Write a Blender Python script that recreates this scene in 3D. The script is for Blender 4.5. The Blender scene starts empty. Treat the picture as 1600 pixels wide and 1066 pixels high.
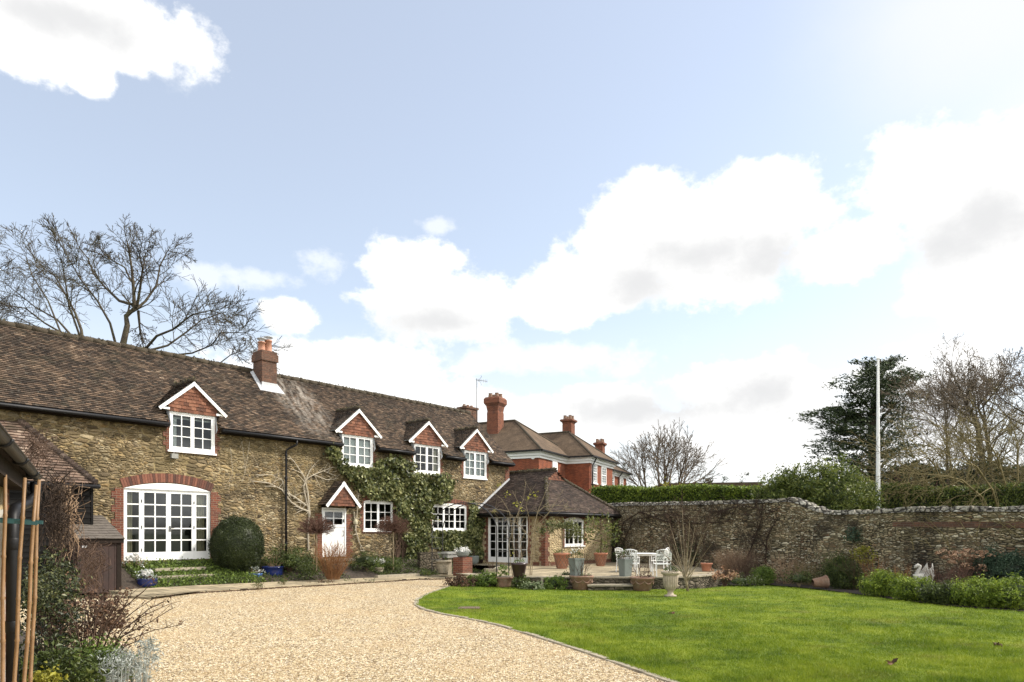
import bpy, bmesh, math, random
import numpy as np
from mathutils import Vector, Matrix
from math import sin, cos, pi, radians, sqrt, atan2, hypot, tan
random.seed(7)
rng = np.random.default_rng(7)
sc = bpy.context.scene
# ------------------------------------------------------------------ camera
F, CXP, CYP, CZ = 1067.0, 800.0, 833.0, 1.8       # focal length and horizon in photo pixels, eye height
cd = bpy.data.cameras.new('camera'); cam = bpy.data.objects.new('camera', cd); sc.collection.objects.link(cam)
cam.location = (0, 0, CZ); cam.rotation_euler = (pi/2, 0, 0)
cd.sensor_width = 36; cd.lens = 36*F/1600; cd.shift_y = (CYP-533)/1600; cd.clip_start = .05; cd.clip_end = 3000
sc.camera = cam
# ------------------------------------------------------------------ light
SUN_EL, SUN_AZ = radians(42), radians(80)          # azimuth clockwise from +Y (straight ahead)
sd = bpy.data.lights.new('sun', 'SUN'); sd.energy = 2.15; sd.angle = radians(5); sd.color = (1, .935, .83)
so = bpy.data.objects.new('sun', sd); sc.collection.objects.link(so)
tosun = Vector((sin(SUN_AZ)*cos(SUN_EL), cos(SUN_AZ)*cos(SUN_EL), sin(SUN_EL)))
so.rotation_euler = tosun.to_track_quat('Z', 'Y').to_euler()
sc.view_settings.view_transform = 'Standard'; sc.view_settings.look = 'None'
sc.view_settings.exposure = 1.5; sc.view_settings.gamma = 1
CLOUD = .62                                          # cloud radiance: clips to white at this exposure

def sky():
    w = bpy.data.worlds.new('World'); sc.world = w; w.use_nodes = True
    nt = w.node_tree; N = nt.nodes; L = nt.links; N.clear()
    def nd(t, **k):
        n = N.new(t)
        for a, b in k.items(): setattr(n, a, b)
        return n
    def m(op, a, b=None, c=None, clamp=False):
        n = nd('ShaderNodeMath', operation=op, use_clamp=clamp)
        for i, x in enumerate((a, b, c)):
            if x is None: continue
            if isinstance(x, (int, float)): n.inputs[i].default_value = x
            else: L.new(x, n.inputs[i])
        return n.outputs[0]
    def sm(x, lo, hi):
        n = nd('ShaderNodeMapRange', interpolation_type='SMOOTHSTEP')
        L.new(x, n.inputs[0]); n.inputs[1].default_value = lo; n.inputs[2].default_value = hi
        return n.outputs[0]
    tc = nd('ShaderNodeTexCoord'); D = tc.outputs['Generated']
    sep = nd('ShaderNodeSeparateXYZ'); L.new(D, sep.inputs[0]); x, y, z = sep.outputs
    az = m('ARCTAN2', x, y); el = m('ARCSINE', z)
    cb = nd('ShaderNodeCombineXYZ'); L.new(az, cb.inputs[0]); L.new(el, cb.inputs[1]); AE = cb.outputs[0]
    def nz(scale, det, rough=.55, zs=1.6, off=0):
        mp = nd('ShaderNodeMapping'); L.new(D, mp.inputs[0]); mp.inputs['Scale'].default_value = (1, 1, zs); mp.inputs['Location'].default_value = (off, off*.7, 0)
        n = nd('ShaderNodeTexNoise'); L.new(mp.outputs[0], n.inputs['Vector']); n.inputs['Scale'].default_value = scale
        n.inputs['Detail'].default_value = det; n.inputs['Roughness'].default_value = rough
        return n.outputs[0]
    def blob(px, py, rx, ry):
        dx, dz = (px-CXP)/F, (CYP-py)/F
        a = atan2(dx, 1); e = atan2(dz, hypot(dx, 1))
        a2 = atan2((px+rx-CXP)/F, 1)-a; e2 = atan2((CYP-py+ry)/F, hypot(dx, 1))-e
        s = nd('ShaderNodeVectorMath', operation='SUBTRACT'); L.new(AE, s.inputs[0]); s.inputs[1].default_value = (a, e, 0)
        k = nd('ShaderNodeVectorMath', operation='MULTIPLY'); L.new(s.outputs[0], k.inputs[0]); k.inputs[1].default_value = (1/a2, 1/e2, 0)
        l = nd('ShaderNodeVectorMath', operation='LENGTH'); L.new(k.outputs[0], l.inputs[0])
        return m('SUBTRACT', 1, l.outputs['Value'])
    def union(bl):
        o = None
        for b in bl:
            v = blob(*b)
            if o is None: o = v
            else: o = m('SMOOTH_MAX', o, v, .12)
        return o
    big = union([(1090, 390, 250, 105), (930, 440, 120, 60), (1000, 330, 110, 70), (1180, 340, 130, 80), (1560, 330, 230, 150), (1420, 280, 110, 90), (1320, 390, 160, 60),
                 (680, 480, 135, 70), (640, 420, 90, 60), (890, 478, 90, 45), (1580, 450, 140, 60), (450, 495, 55, 34), (530, 580, 190, 60),
                 (120, 20, 230, 85), (20, 40, 140, 90), (140, 115, 50, 38),
                 (1180, 620, 190, 75), (1440, 600, 200, 65), (900, 650, 220, 48), (1300, 680, 420, 70), (700, 640, 150, 50)])
    n1 = nz(6.5, 9, .62); n2 = nz(21, 8, .62, 1.3, 3.1)
    edge = m('ADD', m('MULTIPLY', m('SUBTRACT', n1, .5), 1.5), m('MULTIPLY', m('SUBTRACT', n2, .5), 1.25))
    dens = m('SUBTRACT', m('ADD', big, edge), .05)
    mask = sm(dens, -.09, .30)
    # small wisps in the blue and the unseen broken cloud behind the camera
    wis = m('MULTIPLY', sm(m('ADD', union([(500, 410, 70, 40), (410, 435, 90, 26), (310, 430, 60, 26), (1450, 470, 70, 30), (680, 355, 40, 20), (220, 80, 130, 60), (860, 560, 260, 40)]), m('MULTIPLY', edge, 1.5)), .15, .8), .42)
    back = m('MULTIPLY', sm(nz(2.6, 8, .58, 2.4, 7), .46, .60), sm(m('MULTIPLY', y, -1), -.25, .25))
    front = m('MAXIMUM', mask, wis)
    # veil near the sun, top right, and pale air low down
    veil = sm(m('ADD', union([(1620, -60, 760, 420), (1750, 140, 560, 400)]), m('MULTIPLY', m('SUBTRACT', n1, .5), .3)), 0, .85)
    low = m('SUBTRACT', 1, sm(el, .02, .5))
    haze = m('MAXIMUM', m('ADD', m('MULTIPLY', veil, .62), .33), m('MULTIPLY', low, .84))
    sky_ = nd('ShaderNodeTexSky', sky_type='NISHITA', sun_disc=False, sun_elevation=SUN_EL, sun_rotation=SUN_AZ)
    sky_.air_density = 1.0; sky_.dust_density = .8; sky_.ozone_density = 1.0
    sca = nd('ShaderNodeMix', data_type='RGBA', blend_type='MULTIPLY'); sca.inputs[0].default_value = 1
    L.new(sky_.outputs[0], sca.inputs[6]); sca.inputs[7].default_value = (1.25, 1.12, 1.0, 1)
    SK = .085
    def mix(f, a, b):
        n = nd('ShaderNodeMix', data_type='RGBA')
        for i, q in ((0, f), (6, a), (7, b)):
            if isinstance(q, (int, float)): n.inputs[i].default_value = q
            elif isinstance(q, tuple): n.inputs[i].default_value = q
            else: L.new(q, n.inputs[i])
        return n.outputs[2]
    # all colours below are divided by the background strength
    c = CLOUD/SK
    h = mix(haze, sca.outputs[2], (c*.56, c*.572, c*.595, 1))
    core = m('MULTIPLY', sm(m('ADD', union([(1090, 400, 170, 70), (690, 505, 90, 30), (1540, 340, 140, 90), (1190, 610, 110, 50), (60, 20, 120, 50), (1380, 660, 260, 50), (1000, 440, 120, 60), (1200, 400, 120, 70), (660, 500, 120, 45), (1480, 380, 120, 80), (1010, 640, 300, 40), (120, 30, 160, 60)]), m('MULTIPLY', edge, .75)), -.35, 1.0), .95)
    cc = mix(core, (c*.76, c*.755, c*.74, 1), (c*.475, c*.477, c*.482, 1))
    out = mix(back, mix(front, h, cc), (c*2.1, c*2.04, c*1.92, 1))   # unseen cloud behind the camera, brightened to lift the shaded faces
    bg = nd('ShaderNodeBackground'); L.new(out, bg.inputs[0]); bg.inputs[1].default_value = SK
    wo = nd('ShaderNodeOutputWorld'); L.new(bg.outputs[0], wo.inputs[0])
sky()

# ------------------------------------------------------------------ frames
Y0 = 22.0
P0 = Vector(((193-CXP)/F*Y0, Y0, 0))                 # foot of the cottage front, left jamb of its garden doors
U = Vector((908, 1067, 0)).normalized()              # along the cottage front
NN = Vector((U.y, -U.x, 0))                          # out of the front, towards the drive
RZ = atan2(U.y, U.x)
def H(t, s, z=0): return P0 + U*t + NN*s + Vector((0, 0, z))
def wp(px, py, s=0.0):                               # photo pixel on the plane s in front of the cottage wall -> (t, z)
    o = P0 + NN*s; k = (px-CXP)/F
    t = (k*o.y-o.x)/(U.x-k*U.y)
    return t, CZ-(py-CYP)/F*(o.y+U.y*t)
def pix(px, py, Y): return Vector(((px-CXP)/F*Y, Y, CZ-(py-CYP)/F*Y))
def zg(x, y=0):                                      # the ground falls a little towards the lawn
    k = min(1, max(0, (x+10)/12)); return .08-.28*k
def atz(px, py, z):
    Y = (CZ-z)*F/(py-CYP); return Vector(((px-CXP)/F*Y, Y, z))
def gnd(px, py, dz=0):
    z = 0
    for _ in range(12): z = zg(atz(px, py, z).x)
    p = atz(px, py, z); p.z += dz; return p
# ------------------------------------------------------------------ object helpers
def link(o, parent=None):
    sc.collection.objects.link(o)
    if parent is not None: o.parent = parent
    return o
def tag(o, label=None, cat=None, group=None, kind=None):
    if label: o['label'] = label
    if cat: o['category'] = cat
    if group: o['group'] = group
    if kind: o['kind'] = kind
    return o
def empty(name, loc, rz=0, label=None, cat=None, group=None):
    o = bpy.data.objects.new(name, None); o.location = loc; o.rotation_euler = (0, 0, rz); o.empty_display_size = .2
    link(o); return tag(o, label, cat, group)
def copy_thing(o, loc, rz, label=None, parent=None):
    c = o.copy(); link(c, parent)
    if parent is None:
        c.location = loc; c.rotation_euler = (0, 0, rz)
        if label: c['label'] = label
    for ch in o.children: copy_thing(ch, None, None, None, c)
    return c
def mesh_obj(name, v, f, mat, parent=None, smooth=False, rnd=None, loc=None):
    me = bpy.data.meshes.new(name); me.from_pydata(v, [], f)
    if rnd is not None:
        at = me.attributes.new('rnd', 'FLOAT', 'FACE'); at.data.foreach_set('value', np.asarray(rnd, dtype=np.float32))
    if smooth: me.polygons.foreach_set('use_smooth', np.ones(len(me.polygons), dtype=bool))
    me.materials.append(mat); me.update()
    o = bpy.data.objects.new(name, me)
    if loc is not None: o.location = loc
    return link(o, parent)
class MB:
    def __init__(s): s.v = []; s.f = []; s.r = []
    def face(s, pts, r=None):
        b = len(s.v); s.v += [tuple(p) for p in pts]; s.f.append(tuple(range(b, b+len(pts)))); s.r.append(random.random() if r is None else r)
    def box(s, x0, x1, y0, y1, z0, z1, r=None):
        r = random.random() if r is None else r
        b = len(s.v); s.v += [(x, y, z) for z in (z0, z1) for x, y in ((x0, y0), (x1, y0), (x1, y1), (x0, y1))]
        for q in ((3, 2, 1, 0), (4, 5, 6, 7), (0, 1, 5, 4), (1, 2, 6, 5), (2, 3, 7, 6), (3, 0, 4, 7)):
            s.f.append(tuple(b+i for i in q)); s.r.append(r)
    def bar(s, p, q, w, h, up=(0, 0, 1), r=None):     # a square bar from p to q
        p, q = Vector(p), Vector(q); d = (q-p).normalized(); a = d.cross(Vector(up))
        if a.length < 1e-4: a = d.cross(Vector((0, 1, 0)))
        a.normalize(); c = a.cross(d)
        r = random.random() if r is None else r
        b = len(s.v)
        for e in (p, q):
            for i, j in ((-1, -1), (1, -1), (1, 1), (-1, 1)): s.v.append(tuple(e+a*(i*w/2)+c*(j*h/2)))
        for k in ((3, 2, 1, 0), (4, 5, 6, 7), (0, 1, 5, 4), (1, 2, 6, 5), (2, 3, 7, 6), (3, 0, 4, 7)):
            s.f.append(tuple(b+i for i in k)); s.r.append(r)
    def tube(s, pts, rad, n=6, cap=True, r=None):
        pts = [Vector(p) for p in pts]; m = len(pts)
        if not hasattr(rad, '__len__'): rad = [rad]*m
        r = random.random() if r is None else r
        b = len(s.v); prev = None
        for i, p in enumerate(pts):
            d = (pts[min(i+1, m-1)]-pts[max(i-1, 0)])
            if d.length < 1e-9: d = Vector((0, 0, 1))
            d.normalize()
            if prev is None: a = d.orthogonal().normalized()
            else:
                a = prev-d*prev.dot(d)
                a = a.normalized() if a.length > 1e-6 else d.orthogonal().normalized()
            prev = a; c = d.cross(a)
            for k in range(n):
                w = 2*pi*k/n; q = p+(a*cos(w)+c*sin(w))*rad[i]; s.v.append((q.x, q.y, q.z))
        for i in range(m-1):
            for k in range(n):
                k2 = (k+1) % n
                s.f.append((b+i*n+k, b+i*n+k2, b+(i+1)*n+k2, b+(i+1)*n+k)); s.r.append(r)
        if cap and n > 3:
            s.f.append(tuple(b+k for k in range(n-1, -1, -1))); s.r.append(r)
            s.f.append(tuple(b+(m-1)*n+k for k in range(n))); s.r.append(r)
    def lathe(s, prof, n=20, c=(0, 0, 0), wob=None, r=None):   # prof: (radius, height)
        b = len(s.v); m = len(prof); r = random.random() if r is None else r
        for i, (ra, z) in enumerate(prof):
            for k in range(n):
                w = 2*pi*k/n; q = ra*(wob(w, i) if wob else 1)
                s.v.append((c[0]+q*cos(w), c[1]+q*sin(w), c[2]+z))
        for i in range(m-1):
            for k in range(n):
                k2 = (k+1) % n
                s.f.append((b+i*n+k, b+i*n+k2, b+(i+1)*n+k2, b+(i+1)*n+k)); s.r.append(r)
    def build(s, name, mat, parent=None, smooth=False, loc=None):
        return mesh_obj(name, s.v, s.f, mat, parent, smooth, s.r, loc)
def leafmesh(name, C, size, mat, parent=None, aspect=.55, up=.0, D=None, var=.35, loc=None, fold=.25):
    C = np.asarray(C, dtype=float); n = len(C)
    d = rng.normal(size=(n, 3)) if D is None else np.asarray(D, dtype=float)+rng.normal(size=(n, 3))*.25
    d[:, 2] += up; d /= np.linalg.norm(d, axis=1)[:, None]
    q = rng.normal(size=(n, 3)); sd_ = np.cross(d, q); sd_ /= np.linalg.norm(sd_, axis=1)[:, None]+1e-9
    nm = np.cross(d, sd_)
    L = size*(1+var*(rng.random(n)*2-1))[:, None]; W = L*aspect
    V = np.empty((n, 4, 3)); V[:, 0] = C-d*L/2; V[:, 1] = C+sd_*W/2+nm*W*fold; V[:, 2] = C+d*L/2; V[:, 3] = C-sd_*W/2+nm*W*fold
    return mesh_obj(name, V.reshape(-1, 3), np.arange(4*n).reshape(n, 4), mat, parent, False, rng.random(n), loc)
def ell(n, R, shell=.5, zmin=-1.0):                   # random points in an ellipsoid, biased to its outside
    o = rng.normal(size=(n*3+30, 3)); o /= np.linalg.norm(o, axis=1)[:, None]; o = o[o[:, 2] > zmin][:n]
    return o*(shell+(1-shell)*rng.random((len(o), 1))**.6)*np.array(R)
def clumped(nc, per, R, cr, shell=.7, zmin=-.5, zs=.8):
    c = ell(nc, R, shell, zmin); c = c*(1+.14*rng.normal(size=(len(c), 1)))
    return (c[:, None, :]+rng.normal(size=(len(c), per, 3))*np.array([cr, cr, cr*zs])*(.6+.8*rng.random((len(c), 1, 1)))).reshape(-1, 3)
def inpoly(X, Y, poly):
    ins = np.zeros(np.shape(X), dtype=bool); n = len(poly)
    for i in range(n):
        x1, y1 = poly[i]; x2, y2 = poly[(i+1) % n]
        if y1 == y2: continue
        ins ^= ((y1 > Y) != (y2 > Y)) & (X < (x2-x1)*(Y-y1)/(y2-y1)+x1)
    return ins
# ------------------------------------------------------------------ materials
class G:
    def __init__(s, name):
        s.m = bpy.data.materials.new(name); s.m.use_nodes = True; s.nt = s.m.node_tree; s.N = s.nt.nodes; s.L = s.nt.links
        s.b = s.N['Principled BSDF']; s.tc = None
    def nd(s, t, **k):
        n = s.N.new(t)
        for a, b in k.items(): setattr(n, a, b)
        return n
    def set(s, n, i, x):
        if x is None: return
        if isinstance(x, bpy.types.NodeSocket): s.L.new(x, n.inputs[i])
        else: n.inputs[i].default_value = x
    def obj(s):
        if s.tc is None: s.tc = s.nd('ShaderNodeTexCoord').outputs['Object']
        return s.tc
    def math(s, op, a, b=None, c=None, clamp=False):
        n = s.nd('ShaderNodeMath', operation=op, use_clamp=clamp)
        for i, x in enumerate((a, b, c)): s.set(n, i, x)
        return n.outputs[0]
    def wallco(s, sx=1, sz=1, warp=0, wscale=3):      # (x+y, z): runs along any upright face
        p = s.nd('ShaderNodeSeparateXYZ'); s.L.new(s.obj(), p.inputs[0])
        c = s.nd('ShaderNodeCombineXYZ'); s.L.new(s.math('MULTIPLY', s.math('ADD', p.outputs[0], p.outputs[1]), sx), c.inputs[0]); s.L.new(s.math('MULTIPLY', p.outputs[2], sz), c.inputs[1])
        if not warp: return c.outputs[0]
        n = s.nd('ShaderNodeTexNoise'); s.L.new(s.obj(), n.inputs['Vector']); n.inputs['Scale'].default_value = wscale; n.inputs['Detail'].default_value = 3
        v = s.nd('ShaderNodeVectorMath', operation='MULTIPLY_ADD'); s.L.new(n.outputs['Color'], v.inputs[0]); v.inputs[1].default_value = (warp,)*3; s.L.new(c.outputs[0], v.inputs[2])
        return v.outputs[0]
    def noise(s, scale, det=4, vec=None, rough=.55):
        n = s.nd('ShaderNodeTexNoise'); s.L.new(vec or s.obj(), n.inputs['Vector']); n.inputs['Scale'].default_value = scale; n.inputs['Detail'].default_value = det; n.inputs['Roughness'].default_value = rough
        return n.outputs[0]
    def ramp(s, f, stops, interp='LINEAR'):
        n = s.nd('ShaderNodeValToRGB'); s.L.new(f, n.inputs[0]); e = n.color_ramp.elements; n.color_ramp.interpolation = interp
        while len(e) < len(stops): e.new(.5)
        for i, (p, c) in enumerate(stops): e[i].position = p; e[i].color = (*c, 1) if len(c) == 3 else c
        return n.outputs[0]
    def mr(s, x, a, b, c=0, d=1):
        n = s.nd('ShaderNodeMapRange'); s.L.new(x, n.inputs[0])
        for i, q in enumerate((a, b, c, d)): n.inputs[i+1].default_value = q
        return n.outputs[0]
    def mix(s, f, a, b, bt='MIX'):
        n = s.nd('ShaderNodeMix', data_type='RGBA', blend_type=bt)
        for i, q in ((0, f), (6, a), (7, b)):
            if isinstance(q, tuple) and len(q) == 3: q = (*q, 1)
            s.set(n, i, q)
        return n.outputs[2]
    def attr(s, name='rnd'):
        n = s.nd('ShaderNodeAttribute', attribute_name=name); return n.outputs['Fac']
    def out(s, col=None, rough=.8, bump=None, bd=.02, bs=.6, spec=None, metal=None):
        if col is not None: s.set(s.b, 'Base Color', (*col, 1) if isinstance(col, tuple) and len(col) == 3 else col)
        s.set(s.b, 'Roughness', rough)
        if spec is not None: s.b.inputs['Specular IOR Level'].default_value = spec
        if metal is not None: s.b.inputs['Metallic'].default_value = metal
        if bump is not None:
            n = s.nd('ShaderNodeBump'); n.inputs['Distance'].default_value = bd; n.inputs['Strength'].default_value = bs
            s.L.new(bump, n.inputs['Height']); s.L.new(n.outputs[0], s.b.inputs['Normal'])
        return s.m
def rubble(name, stones, mortar, sx, sz, stain, stainc=(.03, .026, .02), mw=.05, patch=None, moss=None, fine=1.7, warp=.8):
    g = G(name)
    def layer(k):
        co = g.wallco(sx*k, sz*k, warp, 2.6)
        v = g.nd('ShaderNodeTexVoronoi'); e = g.nd('ShaderNodeTexVoronoi', feature='DISTANCE_TO_EDGE')
        for n in (v, e): g.L.new(co, n.inputs['Vector']); n.inputs['Scale'].default_value = 1; n.inputs['Randomness'].default_value = .92
        sp = g.nd('ShaderNodeSeparateColor'); g.L.new(v.outputs['Color'], sp.inputs[0]); return sp.outputs[0], e.outputs['Distance']
    (ca, ea), (cb, eb) = layer(1), layer(fine); sel = g.mr(g.noise(.8, 4, rough=.6), .47, .53)
    def fmix(a, b): return g.math('ADD', a, g.math('MULTIPLY', sel, g.math('SUBTRACT', b, a)))
    tone = fmix(ca, cb); ed = fmix(ea, eb)
    c = g.ramp(tone, [(i/(len(stones)-1), q) for i, q in enumerate(stones)])
    grain = g.noise(28, 5); c = g.mix(1.0, c, g.ramp(grain, [(.25, (.55, .55, .55)), (.75, (1.35, 1.33, 1.28))]), 'MULTIPLY')
    if patch: c = g.mix(g.math('MULTIPLY', g.mr(g.noise(.55, 4), .48, .64), .65), c, g.mix(grain, patch[0], patch[1]))
    wob = g.math('ADD', ed, g.math('MULTIPLY', g.math('SUBTRACT', g.noise(14, 4), .5), .14))
    mm = g.mr(wob, mw*.4, mw*1.7)
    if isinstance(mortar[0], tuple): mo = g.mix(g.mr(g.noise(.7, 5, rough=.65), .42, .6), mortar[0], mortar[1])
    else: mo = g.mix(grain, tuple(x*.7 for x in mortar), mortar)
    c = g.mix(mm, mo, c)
    st = g.mr(g.noise(stain[0], 6, rough=.68), stain[1], stain[2]); c = g.mix(g.math('MULTIPLY', st, stain[3]), c, stainc)
    if moss: c = g.mix(g.math('MULTIPLY', g.mr(g.noise(moss[0], 6, rough=.7), moss[1], moss[2]), moss[3]), c, moss[4])
    h = g.math('ADD', g.math('MULTIPLY', g.mr(wob, 0, .3), 1), g.math('MULTIPLY', grain, .35))
    return g.out(c, .92, h, .04, 1, .25)
def brickmat(name, c1, c2, mortar, stain=.4, w=.225, hgt=.075):
    g = G(name); b = g.nd('ShaderNodeTexBrick'); g.L.new(g.wallco(1, 1), b.inputs['Vector'])
    for k, x in (('Scale', 1), ('Brick Width', w), ('Row Height', hgt), ('Mortar Size', .007), ('Mortar Smooth', .2), ('Bias', 0)): b.inputs[k].default_value = x
    b.inputs['Color1'].default_value = (*c1, 1); b.inputs['Color2'].default_value = (*c2, 1); b.inputs['Mortar'].default_value = (*mortar, 1)
    n = g.noise(2.2, 5); f = g.noise(35, 4)
    c = g.mix(1.0, b.outputs[0], g.ramp(f, [(.2, (.6, .58, .56)), (.8, (1.3, 1.28, 1.25))]), 'MULTIPLY')
    c = g.mix(g.math('MULTIPLY', g.mr(n, .45, .75), stain), c, (.045, .035, .028))
    return g.out(c, .9, g.math('ADD', g.math('MULTIPLY', b.outputs['Fac'], -1), g.math('MULTIPLY', f, .4)), .012, .8, .25)
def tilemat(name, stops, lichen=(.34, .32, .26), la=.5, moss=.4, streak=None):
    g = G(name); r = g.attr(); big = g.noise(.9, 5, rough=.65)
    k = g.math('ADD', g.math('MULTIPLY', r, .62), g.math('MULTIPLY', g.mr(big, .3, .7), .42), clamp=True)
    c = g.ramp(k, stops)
    f = g.noise(26, 5, rough=.7); c = g.mix(1.0, c, g.ramp(f, [(.2, (.55, .55, .55)), (.8, (1.4, 1.38, 1.34))]), 'MULTIPLY')
    c = g.mix(g.math('MULTIPLY', g.mr(g.noise(9, 7, rough=.75), .56, .7), la), c, lichen)
    c = g.mix(g.math('MULTIPLY', g.mr(g.noise(1.7, 6, rough=.7), .52, .72), moss), c, (.05, .048, .028))
    if streak:                                         # pale wash off the lead flashing: x centre, width, z top
        p = g.nd('ShaderNodeSeparateXYZ'); g.L.new(g.obj(), p.inputs[0])
        dx = g.math('ABSOLUTE', g.math('SUBTRACT', g.math('SUBTRACT', p.outputs[0], streak[0]), g.math('MULTIPLY', g.math('SUBTRACT', streak[2], p.outputs[2]), .12)))
        wv = g.math('MULTIPLY', g.mr(dx, streak[1], streak[1]*.45), g.mr(p.outputs[2], streak[2]-2.4, streak[2]-.6))
        mp = g.nd('ShaderNodeMapping'); g.L.new(g.obj(), mp.inputs[0]); mp.inputs['Scale'].default_value = (1, .35, .35)
        c = g.mix(g.math('MULTIPLY', g.math('MULTIPLY', wv, g.mr(g.noise(5, 5, mp.outputs[0], .65), .42, .62)), .75), c, (.40, .36, .31))
    return g.out(c, .88, f, .01, .5, .3)
def leafmat(name, cols, rough=.5, trans=.25, clump=.5):
    g = G(name); k = g.math('ADD', g.math('MULTIPLY', g.attr(), .75), g.math('MULTIPLY', g.math('SUBTRACT', g.noise(1.6, 3), .38), clump*1.5), clamp=True)
    c = g.ramp(k, [(i/(len(cols)-1), q) for i, q in enumerate(cols)])
    g.out(c, rough, spec=.35)
    if trans:
        t = g.nd('ShaderNodeBsdfTranslucent'); g.L.new(c, t.inputs[0]); mx = g.nd('ShaderNodeMixShader'); mx.inputs[0].default_value = trans
        g.L.new(g.b.outputs[0], mx.inputs[1]); g.L.new(t.outputs[0], mx.inputs[2]); g.L.new(mx.outputs[0], g.N['Material Output'].inputs[0])
    return g.m
def plain(name, c, rough=.6, vary=.25, scale=8, bump=.4, bd=.004, metal=None, spec=None, dirt=None):
    g = G(name); n = g.noise(scale, 5, rough=.65)
    col = g.mix(1.0, (*c, 1), g.ramp(n, [(.2, (1-vary,)*3), (.8, (1+vary,)*3)]), 'MULTIPLY')
    if dirt: col = g.mix(g.math('MULTIPLY', g.mr(g.noise(scale*.35, 6, rough=.7), dirt[1], dirt[1]+.2), dirt[2]), col, dirt[0])
    return g.out(col, rough, n, bd, bump, spec, metal)
def barkmat(name, a, b, green=None):
    g = G(name); n = g.noise(7, 6, rough=.7); c = g.mix(g.mr(n, .3, .7), a, b)
    if green: c = g.mix(g.math('MULTIPLY', g.mr(g.noise(1.3, 5), .45, .65), .7), c, green)
    return g.out(c, .92, n, .02, .7, .15)
M = {}
OCH = [(.045, .034, .021), (.19, .14, .075), (.10, .078, .048), (.29, .22, .125), (.07, .056, .038), (.23, .155, .07), (.40, .335, .22), (.13, .105, .07), (.22, .165, .095), (.32, .235, .12)]
M['stone'] = rubble('sandstone_rubble', OCH, ((.028, .022, .012), (.29, .225, .11)), 3.6, 8.2, (1.1, .5, .72, .68), (.026, .021, .012), patch=((.13, .10, .05), (.22, .17, .085)), moss=(1.6, .57, .72, .35, (.075, .065, .032)))  # darker mortar tone paints the shadowed gaps between stones
M['extstone'] = rubble('pale_sandstone_rubble', [(.2, .15, .085), (.38, .3, .18), (.28, .215, .12), (.46, .37, .22), (.32, .23, .11)], (.50, .41, .26), 3.2, 5.2, (.8, .56, .78, .5), patch=((.30, .23, .13), (.42, .33, .19)))
M['gwall'] = rubble('mossy_wall_stone', [(.035, .029, .018), (.36, .30, .18), (.10, .08, .046), (.54, .46, .29), (.19, .12, .07), (.30, .24, .14), (.68, .62, .46), (.15, .125, .07)], ((.022, .019, .013), (.12, .10, .06)), 4.2, 13.0, (.55, .50, .64, .85), (.020, .016, .012), mw=.10, moss=(2.3, .57, .72, .5, (.07, .07, .032)))
M['coping'] = rubble('lichened_coping', [(.16, .15, .12), (.38, .36, .31), (.26, .24, .2), (.5, .48, .42), (.1, .09, .075)], (.035, .03, .025), 3.2, 5, (3, .52, .66, .8), (.025, .022, .018), mw=.1)
M['brick'] = brickmat('red_brick', (.19, .062, .035), (.11, .04, .028), (.24, .19, .14), .45)
M['redbrick'] = brickmat('orange_red_brick', (.30, .085, .040), (.17, .048, .027), (.26, .15, .10), .45)
M['chim'] = brickmat('weathered_brick', (.17, .085, .055), (.10, .055, .04), (.15, .12, .09), .8)
M['tile'] = tilemat('clay_roof_tile', [(0, (.014, .010, .008)), (.3, (.036, .026, .019)), (.6, (.080, .055, .038)), (.85, (.155, .105, .07)), (1, (.28, .21, .15))], streak=(7.4, 1.25, 7.75))
M['tile2'] = tilemat('dark_roof_tile', [(0, (.018, .013, .011)), (.4, (.045, .031, .025)), (.75, (.085, .058, .045)), (1, (.16, .12, .095))], la=.3)
M['tile3'] = tilemat('pink_mossy_tile', [(0, (.035, .024, .018)), (.4, (.095, .064, .048)), (.75, (.17, .115, .086)), (1, (.29, .22, .17))], moss=.7)
M['hung'] = tilemat('hung_red_tile', [(0, (.035, .018, .013)), (.35, (.095, .042, .027)), (.7, (.17, .07, .042)), (1, (.27, .13, .08))], la=.12, moss=.15)
M['moss'] = leafmat('ridge_moss', [(.03, .026, .014), (.085, .074, .035), (.16, .14, .07)], .95, 0)
M['ridge'] = plain('mossy_ridge_tile', (.052, .040, .024), .95, .5, 6, .8, .02)
M['white'] = plain('white_paint', (.80, .80, .78), .42, .05, 7, .2, .003, dirt=((.50, .49, .44), .56, .3))
M['offwhite'] = plain('weathered_white_paint', (.66, .66, .62), .55, .12, 9, .2, .003)
M['black'] = plain('black_plastic', (.008, .008, .009), .5, .3, 12, .15, spec=.25)
M['iron'] = plain('black_iron', (.02, .02, .02), .5, .3, 20)
M['lead'] = plain('lead_sheet', (.42, .43, .44), .55, .25, 6, .3, .006)
M['darkwood'] = plain('dark_timber', (.016, .011, .008), .8, .4, 9, .6, .01, spec=.15)
M['boards'] = plain('black_boarding', (.006, .0055, .005), .8, .4, 7, .5, .008, spec=.15)
M['shedwood'] = plain('brown_shed_boarding', (.030, .014, .010), .8, .45, 8, .6, .008, dirt=((.015, .012, .01), .5, .6))
M['slate'] = plain('shed_slate', (.10, .085, .07), .8, .4, 10, .6, .01)
M['terra'] = plain('terracotta', (.36, .15, .085), .8, .2, 14, .4, .004, dirt=((.5, .36, .26), .52, .4))
M['terra2'] = plain('weathered_terracotta', (.20, .115, .075), .85, .35, 16, .7, .008, dirt=((.30, .26, .20), .5, .55))
M['potorange'] = plain('orange_chimney_pot', (.38, .18, .11), .75, .2, 8, .2)
M['conc'] = plain('mossy_stone', (.30, .26, .19), .9, .35, 14, .8, .01, dirt=((.06, .055, .035), .5, .6))
M['greystone'] = plain('grey_stone', (.24, .24, .22), .85, .3, 12, .6, .008)
M['urn'] = plain('cream_urn_stone', (.36, .30, .22), .85, .3, 12, .6, .006, dirt=((.07, .055, .04), .52, .6))
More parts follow.
